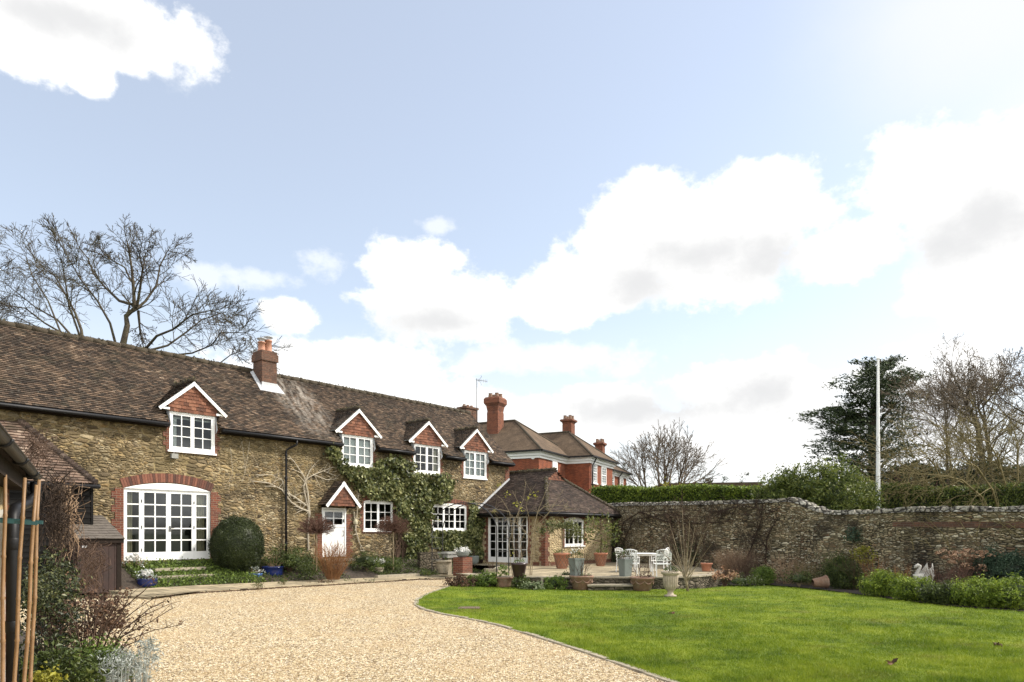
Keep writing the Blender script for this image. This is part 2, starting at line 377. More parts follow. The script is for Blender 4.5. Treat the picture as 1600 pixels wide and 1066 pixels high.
M['sage'] = plain('sage_zinc', (.165, .185, .17), .5, .15, 9, .2)
M['blueglaze'] = plain('blue_glaze', (.012, .022, .10), .14, .3, 5, .05)
M['paleblue'] = plain('worn_blue_glaze', (.07, .14, .33), .3, .3, 8, .15)
M['plum'] = plain('plum_glaze', (.035, .018, .018), .3, .3, 8, .1)
M['bamboo'] = plain('bamboo_cane', (.20, .115, .05), .55, .3, 18, .2)
M['teal'] = plain('teal_strap', (.025, .085, .09), .35, .1, 5, .1)
M['soil'] = plain('garden_soil', (.040, .029, .020), .95, .5, 9, 1, .05)
M['curtain'] = plain('cream_curtain', (.42, .38, .26), .9, .15, 6, .2)
M['net'] = plain('pale_blind', (.55, .58, .58), .9, .05, 4, .05)
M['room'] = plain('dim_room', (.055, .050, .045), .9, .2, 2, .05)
M['sofa'] = plain('grey_upholstery', (.16, .16, .14), .95, .1, 20, .3)
M['swan'] = plain('white_weathered_stone', (.44, .42, .37), .8, .2, 9, .5, .01, dirt=((.2, .18, .14), .55, .5))
M['rust'] = plain('rusty_iron', (.13, .085, .06), .8, .3, 20, .4)
M['bark'] = barkmat('oak_bark', (.035, .028, .02), (.11, .09, .065), (.08, .075, .04))
M['bark2'] = barkmat('grey_brown_bark', (.085, .066, .047), (.20, .16, .115))
M['paletwig'] = barkmat('pale_twig', (.16, .125, .075), (.30, .245, .16))
M['whitetwig'] = barkmat('silvery_twig', (.26, .22, .16), (.46, .41, .32))
M['olivetwig'] = barkmat('olive_twig', (.11, .09, .04), (.22, .18, .085))
M['redtwig'] = barkmat('red_brown_twig', (.075, .042, .032), (.15, .085, .062))
M['browntwig'] = barkmat('brown_twig', (.055, .035, .024), (.13, .085, .06))
M['darktwig'] = barkmat('dark_twig', (.022, .015, .011), (.06, .042, .03))
M['orangetwig'] = barkmat('orange_dry_stem', (.16, .07, .03), (.28, .15, .07))
M['tantwig'] = barkmat('tan_dry_stem', (.22, .14, .085), (.36, .25, .16))
M['ivy'] = leafmat('ivy_leaf', [(.014, .02, .006), (.065, .082, .024), (.19, .20, .07), (.42, .41, .20)], .45, .2)  # palest tone paints cream glints into the leaf colour
M['darkivy'] = leafmat('dark_ivy_leaf', [(.009, .014, .005), (.028, .038, .013), (.07, .08, .026), (.22, .22, .09)], .45, .15)
M['box'] = leafmat('box_leaf', [(.008, .012, .004), (.028, .040, .011), (.075, .095, .024)], .45, .15)
M['laurel'] = leafmat('laurel_leaf', [(.016, .028, .007), (.07, .10, .018), (.16, .19, .04), (.27, .28, .08)], .45, .3)
M['hedge'] = leafmat('clipped_hedge_leaf', [(.022, .042, .006), (.075, .115, .013), (.17, .23, .025), (.34, .41, .05)], .5, .3)
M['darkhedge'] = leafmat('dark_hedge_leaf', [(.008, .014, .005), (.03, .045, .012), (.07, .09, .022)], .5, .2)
M['euph'] = leafmat('spurge_leaf', [(.03, .05, .008), (.12, .18, .018), (.24, .31, .035), (.38, .44, .07)], .5, .3)
M['bluegreen'] = leafmat('blue_green_leaf', [(.014, .03, .018), (.045, .08, .045), (.10, .145, .08)], .5, .2)
M['shrub'] = leafmat('shrub_leaf', [(.018, .026, .007), (.06, .085, .018), (.14, .17, .038)], .5, .25)
M['herb'] = leafmat('fresh_leaf', [(.04, .065, .012), (.12, .18, .03), (.24, .31, .06)], .5, .3)
M['varieg'] = leafmat('variegated_leaf', [(.06, .09, .03), (.2, .25, .12), (.42, .45, .3)], .5, .2)
M['yellow'] = leafmat('yellow_green_leaf', [(.12, .12, .015), (.26, .25, .03), (.4, .38, .06)], .5, .3)
M['silver'] = leafmat('silver_leaf', [(.16, .18, .16), (.34, .37, .34), (.56, .58, .54)], .8, .15)
M['flower'] = leafmat('white_petal', [(.7, .7, .66), (.8, .8, .77), (.85, .85, .82)], .6, .2)
M['dryhead'] = leafmat('dry_flower_head', [(.24, .12, .065), (.42, .26, .16), (.56, .42, .29)], .8, .2)
M['dead'] = leafmat('dead_leaf', [(.03, .018, .012), (.09, .05, .03), (.18, .10, .055)], .8, .1)
M['cedar'] = leafmat('cedar_needle', [(.012, .02, .009), (.04, .062, .022), (.10, .13, .045)], .6, .12)
M['farleaf'] = leafmat('far_conifer_leaf', [(.02, .03, .016), (.045, .06, .03), (.07, .09, .045)], .7, .1)
def glassmat():
    g = G('window_glass'); g.N.remove(g.b)
    t = g.nd('ShaderNodeBsdfTransparent'); t.inputs[0].default_value = (.80, .84, .82, 1)
    s = g.nd('ShaderNodeBsdfGlossy'); s.inputs['Roughness'].default_value = .02; s.inputs[0].default_value = (.9, .95, 1, 1)
    n = g.nd('ShaderNodeBump'); n.inputs['Distance'].default_value = .01; n.inputs['Strength'].default_value = .06; g.L.new(g.noise(1.1, 2), n.inputs['Height']); g.L.new(n.outputs[0], s.inputs['Normal'])
    f = g.nd('ShaderNodeFresnel'); f.inputs[0].default_value = 1.5
    mx = g.nd('ShaderNodeMixShader'); g.L.new(f.outputs[0], mx.inputs[0]); g.L.new(t.outputs[0], mx.inputs[1]); g.L.new(s.outputs[0], mx.inputs[2])
    g.L.new(mx.outputs[0], g.N['Material Output'].inputs[0]); return g.m
M['glass'] = glassmat()
def gravelmat():
    g = G('golden_gravel'); v = g.nd('ShaderNodeTexVoronoi'); g.L.new(g.obj(), v.inputs['Vector']); v.inputs['Scale'].default_value = 30
    s = g.nd('ShaderNodeSeparateColor'); g.L.new(v.outputs['Color'], s.inputs[0])
    c = g.ramp(s.outputs[0], [(0, (.09, .062, .032)), (.22, (.33, .24, .125)), (.5, (.56, .445, .265)), (.78, (.68, .58, .39)), (1, (.78, .73, .60))])
    c = g.mix(g.mr(v.outputs['Distance'], .4, .75), c, (.13, .085, .045))
    c = g.mix(g.math('MULTIPLY', g.mr(g.noise(.7, 6, rough=.65), .45, .7), .5), c, (.40, .28, .14))
    return g.out(c, .9, g.math('ADD', g.math('MULTIPLY', v.outputs['Distance'], -1), g.math('MULTIPLY', g.noise(3, 3), 1.2)), .018, 1, .3)
M['gravel'] = gravelmat()
def pebblemat():
    g = G('gravel_stones'); return g.out(g.ramp(g.attr(), [(0, (.08, .055, .028)), (.25, (.33, .24, .125)), (.6, (.56, .445, .265)), (.85, (.68, .58, .40)), (1, (.78, .74, .62))]), .85, spec=.3)
M['pebble'] = pebblemat()
GR = [(.032, .062, .006), (.095, .152, .008), (.18, .24, .014), (.30, .34, .04)]
def lawnmat(name, blade):
    g = G(name)
    big = g.noise(.45, 5, rough=.6); mid = g.noise(2.4, 5, rough=.65)
    k = g.math('ADD', g.math('MULTIPLY', g.mr(big, .36, .64), .40), g.math('MULTIPLY', g.mr(mid, .36, .66), .38))
    k = g.math('ADD', k, g.math('MULTIPLY', g.attr() if blade else g.noise(60, 3), .33), clamp=True)
    c = g.ramp(k, [(i/3, q) for i, q in enumerate(GR)])
    dry = g.mr(g.noise(.8, 6, rough=.7), .54, .70); c = g.mix(g.math('MULTIPLY', dry, .6), c, (.17, .15, .035))
    if not blade:
        c = g.mix(1.0, c, (.75, .75, .7), 'MULTIPLY')
        return g.out(c, .9, g.noise(40, 4), .03, .8, .2)
    g.out(c, .6, spec=.25)
    t = g.nd('ShaderNodeBsdfTranslucent'); g.L.new(c, t.inputs[0]); mx = g.nd('ShaderNodeMixShader'); mx.inputs[0].default_value = .35
    g.L.new(g.b.outputs[0], mx.inputs[1]); g.L.new(t.outputs[0], mx.inputs[2]); g.L.new(mx.outputs[0], g.N['Material Output'].inputs[0])
    return g.m
M['lawn'] = lawnmat('lawn_turf', False); M['blade'] = lawnmat('grass_blade', True)
def slabmat(name, rot, w=.75, h=.6):
    g = G(name); mp = g.nd('ShaderNodeMapping'); g.L.new(g.obj(), mp.inputs[0]); mp.inputs['Rotation'].default_value = (0, 0, -rot)
    b = g.nd('ShaderNodeTexBrick'); g.L.new(mp.outputs[0], b.inputs['Vector'])
    for k, x in (('Scale', 1), ('Brick Width', w), ('Row Height', h), ('Mortar Size', .018), ('Mortar Smooth', .3)): b.inputs[k].default_value = x
    b.inputs['Color1'].default_value = (.42, .35, .24, 1); b.inputs['Color2'].default_value = (.24, .20, .135, 1); b.inputs['Mortar'].default_value = (.03, .025, .018, 1)
    n = g.noise(5, 6, rough=.7); c = g.mix(1.0, b.outputs[0], g.ramp(n, [(.2, (.6, .6, .58)), (.8, (1.3, 1.28, 1.2))]), 'MULTIPLY')
    c = g.mix(g.math('MULTIPLY', g.mr(g.noise(1.2, 5), .5, .7), .5), c, (.11, .095, .055))
    return g.out(c, .85, g.math('ADD', g.math('MULTIPLY', b.outputs['Fac'], -1), g.math('MULTIPLY', n, .5)), .015, .8, .3)
M['slab'] = slabmat('sandstone_flags', RZ)
M['terracewall'] = rubble('terrace_wall_stone', [(.05, .042, .03), (.17, .14, .10), (.10, .085, .06), (.26, .22, .16)], (.045, .037, .027), 3.2, 8, (1.5, .5, .7, .8), mw=.08, moss=(3, .5, .7, .5, (.05, .055, .02)))
def redroof():
    g = G('brown_tiled_roof'); p = g.nd('ShaderNodeSeparateXYZ'); g.L.new(g.obj(), p.inputs[0])
    w = g.math('FRACT', g.math('MULTIPLY', p.outputs[2], 11)); n = g.noise(1.1, 6, rough=.7); f = g.noise(12, 5)
    c = g.ramp(n, [(.3, (.062, .044, .030)), (.55, (.115, .08, .052)), (.75, (.17, .122, .08))])
    c = g.mix(1.0, c, g.ramp(f, [(.2, (.65, .65, .65)), (.8, (1.3, 1.3, 1.3))]), 'MULTIPLY')
    return g.out(c, .9, g.math('ADD', w, f), .03, .6, .2)
M['redroof'] = redroof()
g_ = G('brick_voussoir'); M['brickr'] = g_.out(g_.mix(1.0, g_.ramp(g_.attr(), [(0, (.06, .03, .022)), (.5, (.13, .05, .032)), (1, (.21, .085, .052))]), g_.ramp(g_.noise(30, 4), [(.2, (.65, .65, .65)), (.8, (1.25, 1.25, 1.25))]), 'MULTIPLY'), .9)
# ------------------------------------------------------------------ ground
def sheet(name, poly, mat, z=None, dz=0.0, skirt=0.0, kind='structure'):
    bm = bmesh.new(); vs = [bm.verts.new((p[0], p[1], 0)) for p in poly]; bm.faces.new(vs)
    for x in np.arange(-10, 2.3, 1.0):
        bmesh.ops.bisect_plane(bm, geom=bm.verts[:]+bm.edges[:]+bm.faces[:], plane_co=(x, 0, 0), plane_no=(1, 0, 0))
    if skirt:
        r = bmesh.ops.extrude_edge_only(bm, edges=[e for e in bm.edges if e.is_boundary])
        low = set(v for v in r['geom'] if isinstance(v, bmesh.types.BMVert))
    else: low = set()
    for v in bm.verts: v.co.z = (zg(v.co.x)+dz if z is None else z)-(skirt if v in low else 0)
    bmesh.ops.triangulate(bm, faces=[f for f in bm.faces if len(f.verts) > 4])
    bmesh.ops.recalc_face_normals(bm, faces=bm.faces[:])
    me = bpy.data.meshes.new(name); bm.to_mesh(me); bm.free(); me.materials.append(mat)
    o = bpy.data.objects.new(name, me); link(o); o['kind'] = kind; return o
R_ = 1200
g_ = G('rough_ground'); M['ground'] = g_.out(g_.ramp(g_.noise(.4, 6, rough=.7), [(.3, (.035, .03, .018)), (.55, (.04, .055, .016)), (.75, (.055, .08, .02))]), .95, g_.noise(6, 5), .05, 1, .1)
sheet('ground', [(-R_, -R_), (R_, -R_), (R_, R_), (-R_, R_)], M['ground'], dz=-.03)
def XY(l, z=None): return [((gnd(*p) if z is None else atz(*p, z)).to_2d()) for p in l]
edge_px = [(1110, 1095), (1050, 1067), (975, 1041), (900, 1015), (840, 996), (780, 978), (730, 967), (690, 960), (662, 953), (650, 946), (652, 938), (668, 929), (690, 921), (712, 914), (726, 911)]
edge_xy = XY(edge_px)
lawn_px_back = [(745, 913), (790, 918), (850, 921), (905, 922), (1000, 922), (1050, 922), (1100, 921), (1140, 917), (1200, 916), (1260, 921), (1320, 928), (1380, 936), (1430, 943), (1490, 950), (1560, 955), (1640, 961)]
lawn_xy = edge_xy+XY(lawn_px_back)+[Vector((20, 14)), Vector((20, -8)), Vector((4.6, -8)), Vector((3.6, 2))]
sheet('lawn', lawn_xy, M['lawn'], dz=.025, skirt=.04)
front_px = [(150, 934), (240, 931), (300, 928), (380, 923), (440, 919), (500, 916), (560, 912), (610, 909), (655, 906), (700, 905.5), (752, 905.5)]
front_xy = XY(front_px)
drive = [Vector((3.6, 2)), Vector((4.6, -8)), Vector((-9, -8)), Vector((-4.6, 3)), Vector((-7.4, 9)), Vector((-12.5, 17.2))]+front_xy+list(reversed(edge_xy))
sheet('gravel_drive', drive, M['gravel'], dz=.004)
back = [H(t, 2.1) for t in (15.6, 12, 9, 6, 3, .5, -1.2)]
sheet('path', front_xy+[p.to_2d() for p in back]+[H(-1.2, 5.2).to_2d()], M['slab'], dz=.065, skirt=.1)
TZ = .25
terr_px = [(752, 900), (800, 901), (870, 901.5), (930, 901.7), (990, 901.7), (1050, 901.5), (1090, 900), (1115, 897.5), (1128, 894), (1131, 890.5)]
terr_front = XY(terr_px, TZ)
terr = terr_front+[H(24.6, 4.6).to_2d(), H(24.6, -1).to_2d(), H(15.4, -1).to_2d(), H(15.4, 2.5).to_2d()]
sheet('terrace', terr, M['slab'], z=TZ)
mb = MB()
pts = [H(15.4, 2.5).to_2d()]+terr_front
for a, b in zip(pts[:-1], pts[1:]):
    mb.face([(a.x, a.y, -.3), (b.x, b.y, -.3), (b.x, b.y, TZ-.045), (a.x, a.y, TZ-.045)])
o = mb.build('terrace_retaining_wall', M['terracewall']); tag(o, 'low mossy stone retaining wall along the front edge of the paved terrace', 'low wall')
mb = MB()                                             # coping flags, slightly proud
for a, b in zip(pts[:-1], pts[1:]):
    n = max(1, int((b-a).length/.6)); d = (b-a).normalized(); q = Vector((d.y, -d.x))
    for i in range(n):
        p0 = a+(b-a)*(i/n)+d*.006; p1 = a+(b-a)*((i+1)/n)-d*.006; e = .03+random.random()*.02; zt = TZ+.004+random.random()*.006
        A = [p0+q*e, p1+q*e, p1-q*.3, p0-q*.3]
        top = [(v.x, v.y, zt) for v in A]; bot = [(v.x, v.y, TZ-.046) for v in A]
        mb.face(top); mb.face([bot[0], bot[1], top[1], top[0]]); mb.face([bot[1], bot[2], top[2], top[1]]); mb.face([bot[3], bot[0], top[0], top[3]]); mb.face(list(reversed(bot)))
mb.build('coping', M['conc'], o)
# terrace step between the two swag pots
a, b = atz(918, 913.5, .03), atz(998, 913.5, .03)
mb = MB(); mb.bar(a+Vector((0, .12, -.03)), b+Vector((0, .12, -.03)), .36, .06); st = mb.build('terrace_step', M['conc'])
mb = MB(); mb.bar(a+Vector((.03, .16, -.15)), b+Vector((-.03, .16, -.15)), .30, .18); mb.build('riser', M['terracewall'], st)
tag(st, 'pale stone slab step up to the terrace between the two swag pots', 'step')
mb = MB()                                             # small step where the path meets the terrace
a, b = atz(712, 895, .16), atz(752, 900, .16)
mb.bar(a+Vector((.1, .25, -.02)), b+Vector((0, .25, -.02)), .5, .05); st = mb.build('path_step', M['conc'])
tag(st, 'worn stone step where the path meets the terrace beside the brick pier', 'step')
# lawn edging: a line of worn kerb stones, one continuous edging
mb = MB()
for a, b in zip(edge_xy[:-1], edge_xy[1:]):
    n = max(1, int((b-a).length/.42)); d = (b-a).normalized()
    for i in range(n):
        p0 = a+(b-a)*(i/n)+d*.008; p1 = a+(b-a)*((i+1)/n)-d*.008; zz = zg(p0.x)+.012+random.random()*.014
        w = .085+random.random()*.03
        mb.bar((p0.x, p0.y, zz-.03), (p1.x, p1.y, zz-.03+random.uniform(-.006, .006)), w, .085)
kerb = mb.build('lawn_edging', M['conc']); tag(kerb, 'curved line of worn stone edging between gravel drive and lawn', 'edging')
# bank between path and cottage, with a flat foot
mb = MB(); TT = np.linspace(-1.0, 15.6, 60)
prof = [(2.12, .02), (1.9, .14), (1.2, .34), (.6, .52), (.0, .70)]
for i in range(len(TT)-1):
    for j in range(len(prof)-1):
        q = []
        for tt, (s, dz) in ((TT[i], prof[j]), (TT[i+1], prof[j]), (TT[i+1], prof[j+1]), (TT[i], prof[j+1])):
            p = H(tt, s); k = min(1, max(0, (15.4-tt)/1.5)); zz = zg(p.x)+.05; p.z = zz+(dz-.02)*k*(1 if s > 0 else 1)+.03*sin(tt*3.1+s*5)*(.2 < s < 2); q.append(p)
        mb.face(q)
bed = mb.build('flower_bed', M['soil'], smooth=True); bed['kind'] = 'structure'
def bedz(t, s):
    p = H(t, s); b = zg(p.x)+.05
    for (s0, z0), (s1, z1) in zip(prof[:-1], prof[1:]):
        if s0 >= s >= s1: return b+(z0+(z1-z0)*(s0-s)/(s0-s1)-.02)*min(1, max(0, (15.4-t)/1.5))
    return b
# ------------------------------------------------------------------ building helpers (local frame: x along the front, y to the rear, z up)
def wall_holes(mb, x0, x1, z0, z1, holes, y=0, depth=.12):
    xs = sorted({x0, x1, *[h[0] for h in holes], *[h[1] for h in holes]}); zs = sorted({z0, z1, *[h[2] for h in holes], *[h[3] for h in holes]})
    xs = [x for x in xs if x0 <= x <= x1]; zs = [z for z in zs if z0 <= z <= z1]
    for a, b in zip(xs[:-1], xs[1:]):
        for c, d in zip(zs[:-1], zs[1:]):
            mx, mz = (a+b)/2, (c+d)/2
            if any(h[0] < mx < h[1] and h[2] < mz < h[3] for h in holes): continue
            mb.face([(a, y, c), (b, y, c), (b, y, d), (a, y, d)])
    for a, b, c, d in holes:
        mb.face([(a, y, c), (a, y+depth, c), (b, y+depth, c), (b, y, c)]); mb.face([(a, y, d), (b, y, d), (b, y+depth, d), (a, y+depth, d)])
        mb.face([(a, y, c), (a, y, d), (a, y+depth, d), (a, y+depth, c)]); mb.face([(b, y, c), (b, y+depth, c), (b, y+depth, d), (b, y, d)])
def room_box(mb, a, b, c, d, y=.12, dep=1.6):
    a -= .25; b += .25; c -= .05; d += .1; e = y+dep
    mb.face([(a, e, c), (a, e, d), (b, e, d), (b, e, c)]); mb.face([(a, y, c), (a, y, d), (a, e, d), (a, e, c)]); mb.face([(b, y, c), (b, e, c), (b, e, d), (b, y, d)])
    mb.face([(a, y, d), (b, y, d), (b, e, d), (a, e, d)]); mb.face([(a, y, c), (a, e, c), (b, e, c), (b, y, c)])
def xf(p, fr):                                        # local-face frame fr = (origin, x axis, y axis) inside a building
    return fr[0]+fr[1]*p[0]+fr[2]*p[1]+Vector((0, 0, p[2]))
class FMB(MB):                                        # boxes laid out on one face of a building
    def __init__(s, fr): super().__init__(); s.fr = fr
    def build(s, *a, **k):
        s.v = [tuple(xf(p, s.fr)) for p in s.v]
        return super().build(*a, **k)
FR0 = (Vector((0, 0, 0)), Vector((1, 0, 0)), Vector((0, 1, 0)))
def window(parent, name, a, b, c, d, sashes, rows, fr=FR0, y=.03, fw=.05, st=.05, gb=.024, bottom=None, sill=True, rise=0, mat=None, label=None, wts=None):
    mb = FMB(fr); mat = mat or M['white']; bottom = bottom or st
    mb.box(a, a+fw, y, y+.09, c, d); mb.box(b-fw, b, y, y+.09, c, d); mb.box(a+fw, b-fw, y, y+.09, d-fw, d); mb.box(a+fw, b-fw, y, y+.09, c, c+fw*.8)
    W = b-a-2*fw; wts = wts or [1]*len(sashes); tot = sum(wts); x = a+fw
    z0, z1 = c+fw*.8, d-fw
    for n, wt in zip(sashes, wts):
        w = W*wt/tot; x0, x1 = x+.003, x+w-.003; x += w; yy = y+.012
        mb.box(x0, x0+st, yy, yy+.05, z0, z1); mb.box(x1-st, x1, yy, yy+.05, z0, z1); mb.box(x0+st, x1-st, yy, yy+.05, z1-st, z1); mb.box(x0+st, x1-st, yy, yy+.05, z0, z0+bottom)
        for i in range(1, n):
            xc = x0+st+(x1-x0-2*st)*i/n; mb.box(xc-gb/2, xc+gb/2, yy+.01, yy+.045, z0+bottom, z1-st)
        for i in range(1, rows):
            zc = z0+bottom+(z1-st-z0-bottom)*i/rows; mb.box(x0+st, x1-st, yy+.008, yy+.043, zc-gb/2, zc+gb/2)
    if rise:                                           # white segmental head
        n = 14; R = ((b-a)**2/4+rise**2)/(2*rise); xc = (a+b)/2; zc = d+rise-R
        arc = [(a+(b-a)*i/n, zc+sqrt(max(0, R*R-(a+(b-a)*i/n-xc)**2))) for i in range(n+1)]
        for yy in (-.012,):
            mb.face([(x_, yy, z_) for x_, z_ in [(a, d-.001), (b, d-.001)]+list(reversed(arc[1:-1]))])
    fo = mb.build(name, mat, parent)
    if label: fo['label'] = label
    gm = FMB(fr); gy = y+.04
    gm.face([(a+fw, gy, c+fw), (b-fw, gy, c+fw), (b-fw, gy, d-fw), (a+fw, gy, d-fw)])
    gm.build('glass', M['glass'], fo)
    if sill:
        sm_ = FMB(fr); sm_.box(a-.06, b+.06, -.06, y+.02, c-.06, c-.001); sm_.build('sill', mat, fo)
    return fo
def jambs(mb, a, b, c, d, y=-.018, wa=.11, wb=.225, row=.15, arch=0, gap=0, sides=(1, 1), top=True, bottom=True, dep=.03):
    z = c; i = 0
    while z < d-.01:
        z2 = min(d, z+row); w = wb if i % 2 else wa
        if sides[0]: mb.box(a-gap-w, a-gap, y, y+dep, z, z2)
        if sides[1]: mb.box(b+gap, b+gap+w, y, y+dep, z, z2)
        z = z2; i += 1
    if bottom: mb.box(a-gap-wa, b+gap+wa, y, y+dep, c-.075, c)
def archring(mb, a, b, d, rise, th=.225, y=-.025, rows=1):
    R = ((b-a)**2/4+rise**2)/(2*rise); xc = (a+b)/2; zc = d+rise-R; ha = math.asin((b-a)/2/R)
    n = max(6, int(2*ha*R/.078))
    for i in range(n):
        a0 = -ha+2*ha*i/n+.004/R; a1 = -ha+2*ha*(i+1)/n-.004/R; rr = random.random()
        q = [(xc+sin(w)*r, zc+cos(w)*r) for w, r in ((a0, R), (a1, R), (a1, R+th), (a0, R+th))]
        f = [(x, y, z) for x, z in q]; k = [(x, y+.04, z) for x, z in q]
        mb.face(f, rr)
        for j in range(4): mb.face([f[j], k[j], k[(j+1) % 4], f[(j+1) % 4]], rr)
def tiles(mb, O, A, B, la, lb, inside=None, gauge=.10, tw=.165, thick=.03, jit=.006, u0=0.0):
    O, A, B = Vector(O), Vector(A).normalized(), Vector(B).normalized(); Nn = A.cross(B)
    for k in range(int(lb/gauge)+1):
        v0 = k*gauge; v1 = min(v0+gauge*1.25, lb+.02); off = (k % 2)*tw/2
        if v0 >= lb: break
        n = int(la/tw)+2; sag = .012*sin(k*.7)
        for i in range(n):
            x0, x1 = max(u0, i*tw-off+.002), min(la, (i+1)*tw-off-.002)
            if x1-x0 < .02: continue
            if inside and not inside((x0+x1)/2, v0+gauge*.5): continue
            j1 = random.uniform(-jit, jit); j2 = random.uniform(-jit, jit); r = random.random(); vv = v0+random.uniform(-.008, .008)
            p = [O+A*x0+B*vv+Nn*(thick+j1+jit), O+A*x1+B*vv+Nn*(thick+j2+jit), O+A*x1+B*v1+Nn*.003, O+A*x0+B*v1+Nn*.003]
            mb.face(p, r); mb.face([p[0]-Nn*thick, p[1]-Nn*thick, p[1], p[0]], r*.5)  # front edge toned darker, painting in the shade line of each course
def ridgeline(parent, p, q, rad=.11, seg=.42, mat=None, moss=900, name='ridge', ms=.07):
    p, q = Vector(p), Vector(q); n = max(1, int((q-p).length/seg)); mb = MB()
    for i in range(n):
        a, b = p.lerp(q, i/n), p.lerp(q, (i+1)/n); j = random.uniform(-.012, .012)
        mb.tube([a+Vector((0, 0, j)), b+Vector((0, 0, j+random.uniform(-.01, .01)))], [rad*1.03, rad*.97], 10)
    o = mb.build(name, mat or M['ridge'], parent, smooth=True)
    if moss:
        k = rng.random((moss, 1)); C = np.array(p)*(1-k)+np.array(q)*k+rng.normal(size=(moss, 3))*np.array([.05, .05, .03])+np.array([0, 0, rad*.55])
        leafmesh('moss_clumps', C, ms, M['moss'], o, .9)
    return o
# ------------------------------------------------------------------ the long cottage
HX = empty('cottage', P0, RZ, 'long low sandstone cottage with mossy tiled roof, white dormers and white garden doors', 'house')
TP = tan(radians(42.7)); ZE, OV = 5.5, .3            # eave height, overhang
RY = 3.0; ZR = ZE+TP*(RY+OV)
def roofz(y): return ZE+(y+OV)*TP
DW = []                                               # dormers: window px box, apex, ends
for (xl, xr, yt, yb, ax, ay, hw, apx) in ((264, 335, 642, 703, 298, 594, 0, 0), (533, 582, 678, 727, 557, 637, 0, 0), (645.5, 687, 693, 738, 667, 656.5, 0, 0), (724, 759.5, 703, 745.5, 744, 669, 0, 0)):
    t0, zt = wp(xl, yt); t1, _ = wp(xr, yt); _, zb = wp(xl, yb); ta, za = wp(ax, ay, .14)
    DW.append([t0, t1, zb, zt, (t0+t1)/2, za])
holes = [(a, b, c, min(d, roofz(0))) for a, b, c, d, _, _ in DW]
fa, fz0 = wp(193, 877); fb, _ = wp(329, 873); _, fz1 = wp(194, 762.5); frise = .22
FD = (fa, fb, fz0, fz1)
da, dz0 = wp(503, 871); db, _ = wp(541, 871); dz1 = dz0+2.02
SD = (da, db, dz0, dz1)
g1a, g1z0 = wp(568, 829); g1b = g1a+1.62; g1z1 = wp(568, 783)[1]
g2a, g2z0 = wp(675, 828); g2b = wp(729, 828)[0]; g2z1 = wp(676, 789)[1]
GW = [(g1a, g1b, g1z0, g1z1), (g2a, g2b, g2z0, g2z1)]
TEND = 19.05; T0 = -9.0
holes += [FD, SD]+GW
mb = MB(); wall_holes(mb, T0, TEND, -.1, roofz(0), holes)
# gable end and rear, so the shell is closed
mb.face([(TEND, 0, -.1), (TEND, 2*RY, -.1), (TEND, 2*RY, roofz(0)), (TEND, RY, ZR-.05), (TEND, 0, roofz(0))])
mb.face([(T0, 2*RY, -.1), (T0, 2*RY, roofz(0)), (TEND, 2*RY, roofz(0)), (TEND, 2*RY, -.1)])
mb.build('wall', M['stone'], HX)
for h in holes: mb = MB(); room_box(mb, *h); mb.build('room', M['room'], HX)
# brick dressings
def dressing(*a, parent=HX, fr=FR0, **k):
    for sd_ in ([(1, 1)] if k.get('bottom', True) else [(1, 0), (0, 1)]):
        m = FMB(fr); jambs(m, *a, sides=sd_, **k); m.build('brick_dressing', M['brick'], parent)
dressing(*FD[:2], FD[2], FD[3], wa=.26, wb=.36, row=.225, bottom=False)
for a, b, c, d, _, _ in DW: dressing(a, b, c, min(d-.1, ZE+.1), wa=.10, wb=.20)
dressing(SD[0], SD[1], SD[2]-.3, SD[3]-.25, wa=.20, wb=.31, bottom=False)
for a, b, c, d in GW: dressing(a, b, c-.05, d, wa=.10, wb=.19)
mb = MB(); mb.box(TEND-.30, TEND+.02, -.02, .02, .3, 5.2); mb.build('brick_corner', M['brick'], HX)
for q_ in ((FD[0]-.02, FD[1]+.02, FD[3], frise+.03, .30), (g2a-.02, g2b+.02, g2z1, .13, .2), (g1a-.02, g1b+.02, g1z1, .10, .2)):
    mb = MB(); archring(mb, *q_); mb.build('brick_arch', M['brickr'], HX)
# main roof, tile by tile, cut for the dormers
lb = (RY+OV)/math.cos(radians(42.7)); cb_, sb_ = math.cos(radians(42.7)), sin(radians(42.7))
CH = (wp(401, 560, -2.2)[0], wp(441, 560, -2.2)[0])
def in_main(u, v):
    t = T0+u; y = -OV+v*cb_; z = ZE+v*sb_
    for a, b, c, d, m_, za in DW:
        if a-.12 < t < b+.12 and y < .05: return False
        if abs(t-m_) < (za-z-.2)/.80 and z < za-.2 and abs(t-m_) < (b-a)/2+.1: return False
    return True
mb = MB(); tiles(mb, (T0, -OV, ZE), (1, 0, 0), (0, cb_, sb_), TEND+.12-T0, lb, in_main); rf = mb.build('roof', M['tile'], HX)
mb = MB()
xs = [T0]+[q for a, b, *_ in DW for q in (a-.12, b+.12)]+[TEND+.1]
for i in range(0, len(xs), 2):
    a, b = xs[i], xs[i+1]
    mb.face([(a, -OV, ZE-.02), (b, -OV, ZE-.02), (b, .05, roofz(.05)-.02), (a, .05, roofz(.05)-.02)])
    mb.box(a, b, -OV+.03, -OV+.055, ZE-.16, ZE-.025); mb.face([(a, -OV+.03, ZE-.16), (a, 0, ZE-.16), (b, 0, ZE-.16), (b, -OV+.03, ZE-.16)])
mb.face([(T0, .05, roofz(.05)-.03), (TEND+.1, .05, roofz(.05)-.03), (TEND+.1, RY, ZR-.03), (T0, RY, ZR-.03)])
mb.face([(T0, RY, ZR-.02), (TEND+.1, RY, ZR-.02), (TEND+.1, 2*RY+OV, ZE-.02), (T0, 2*RY+OV, ZE-.02)])
mb.bar((TEND+.09, -OV, ZE-.1), (TEND+.09, RY, ZR-.1), .05, .16)
mb.build('eaves_board', M['darkwood'], HX)
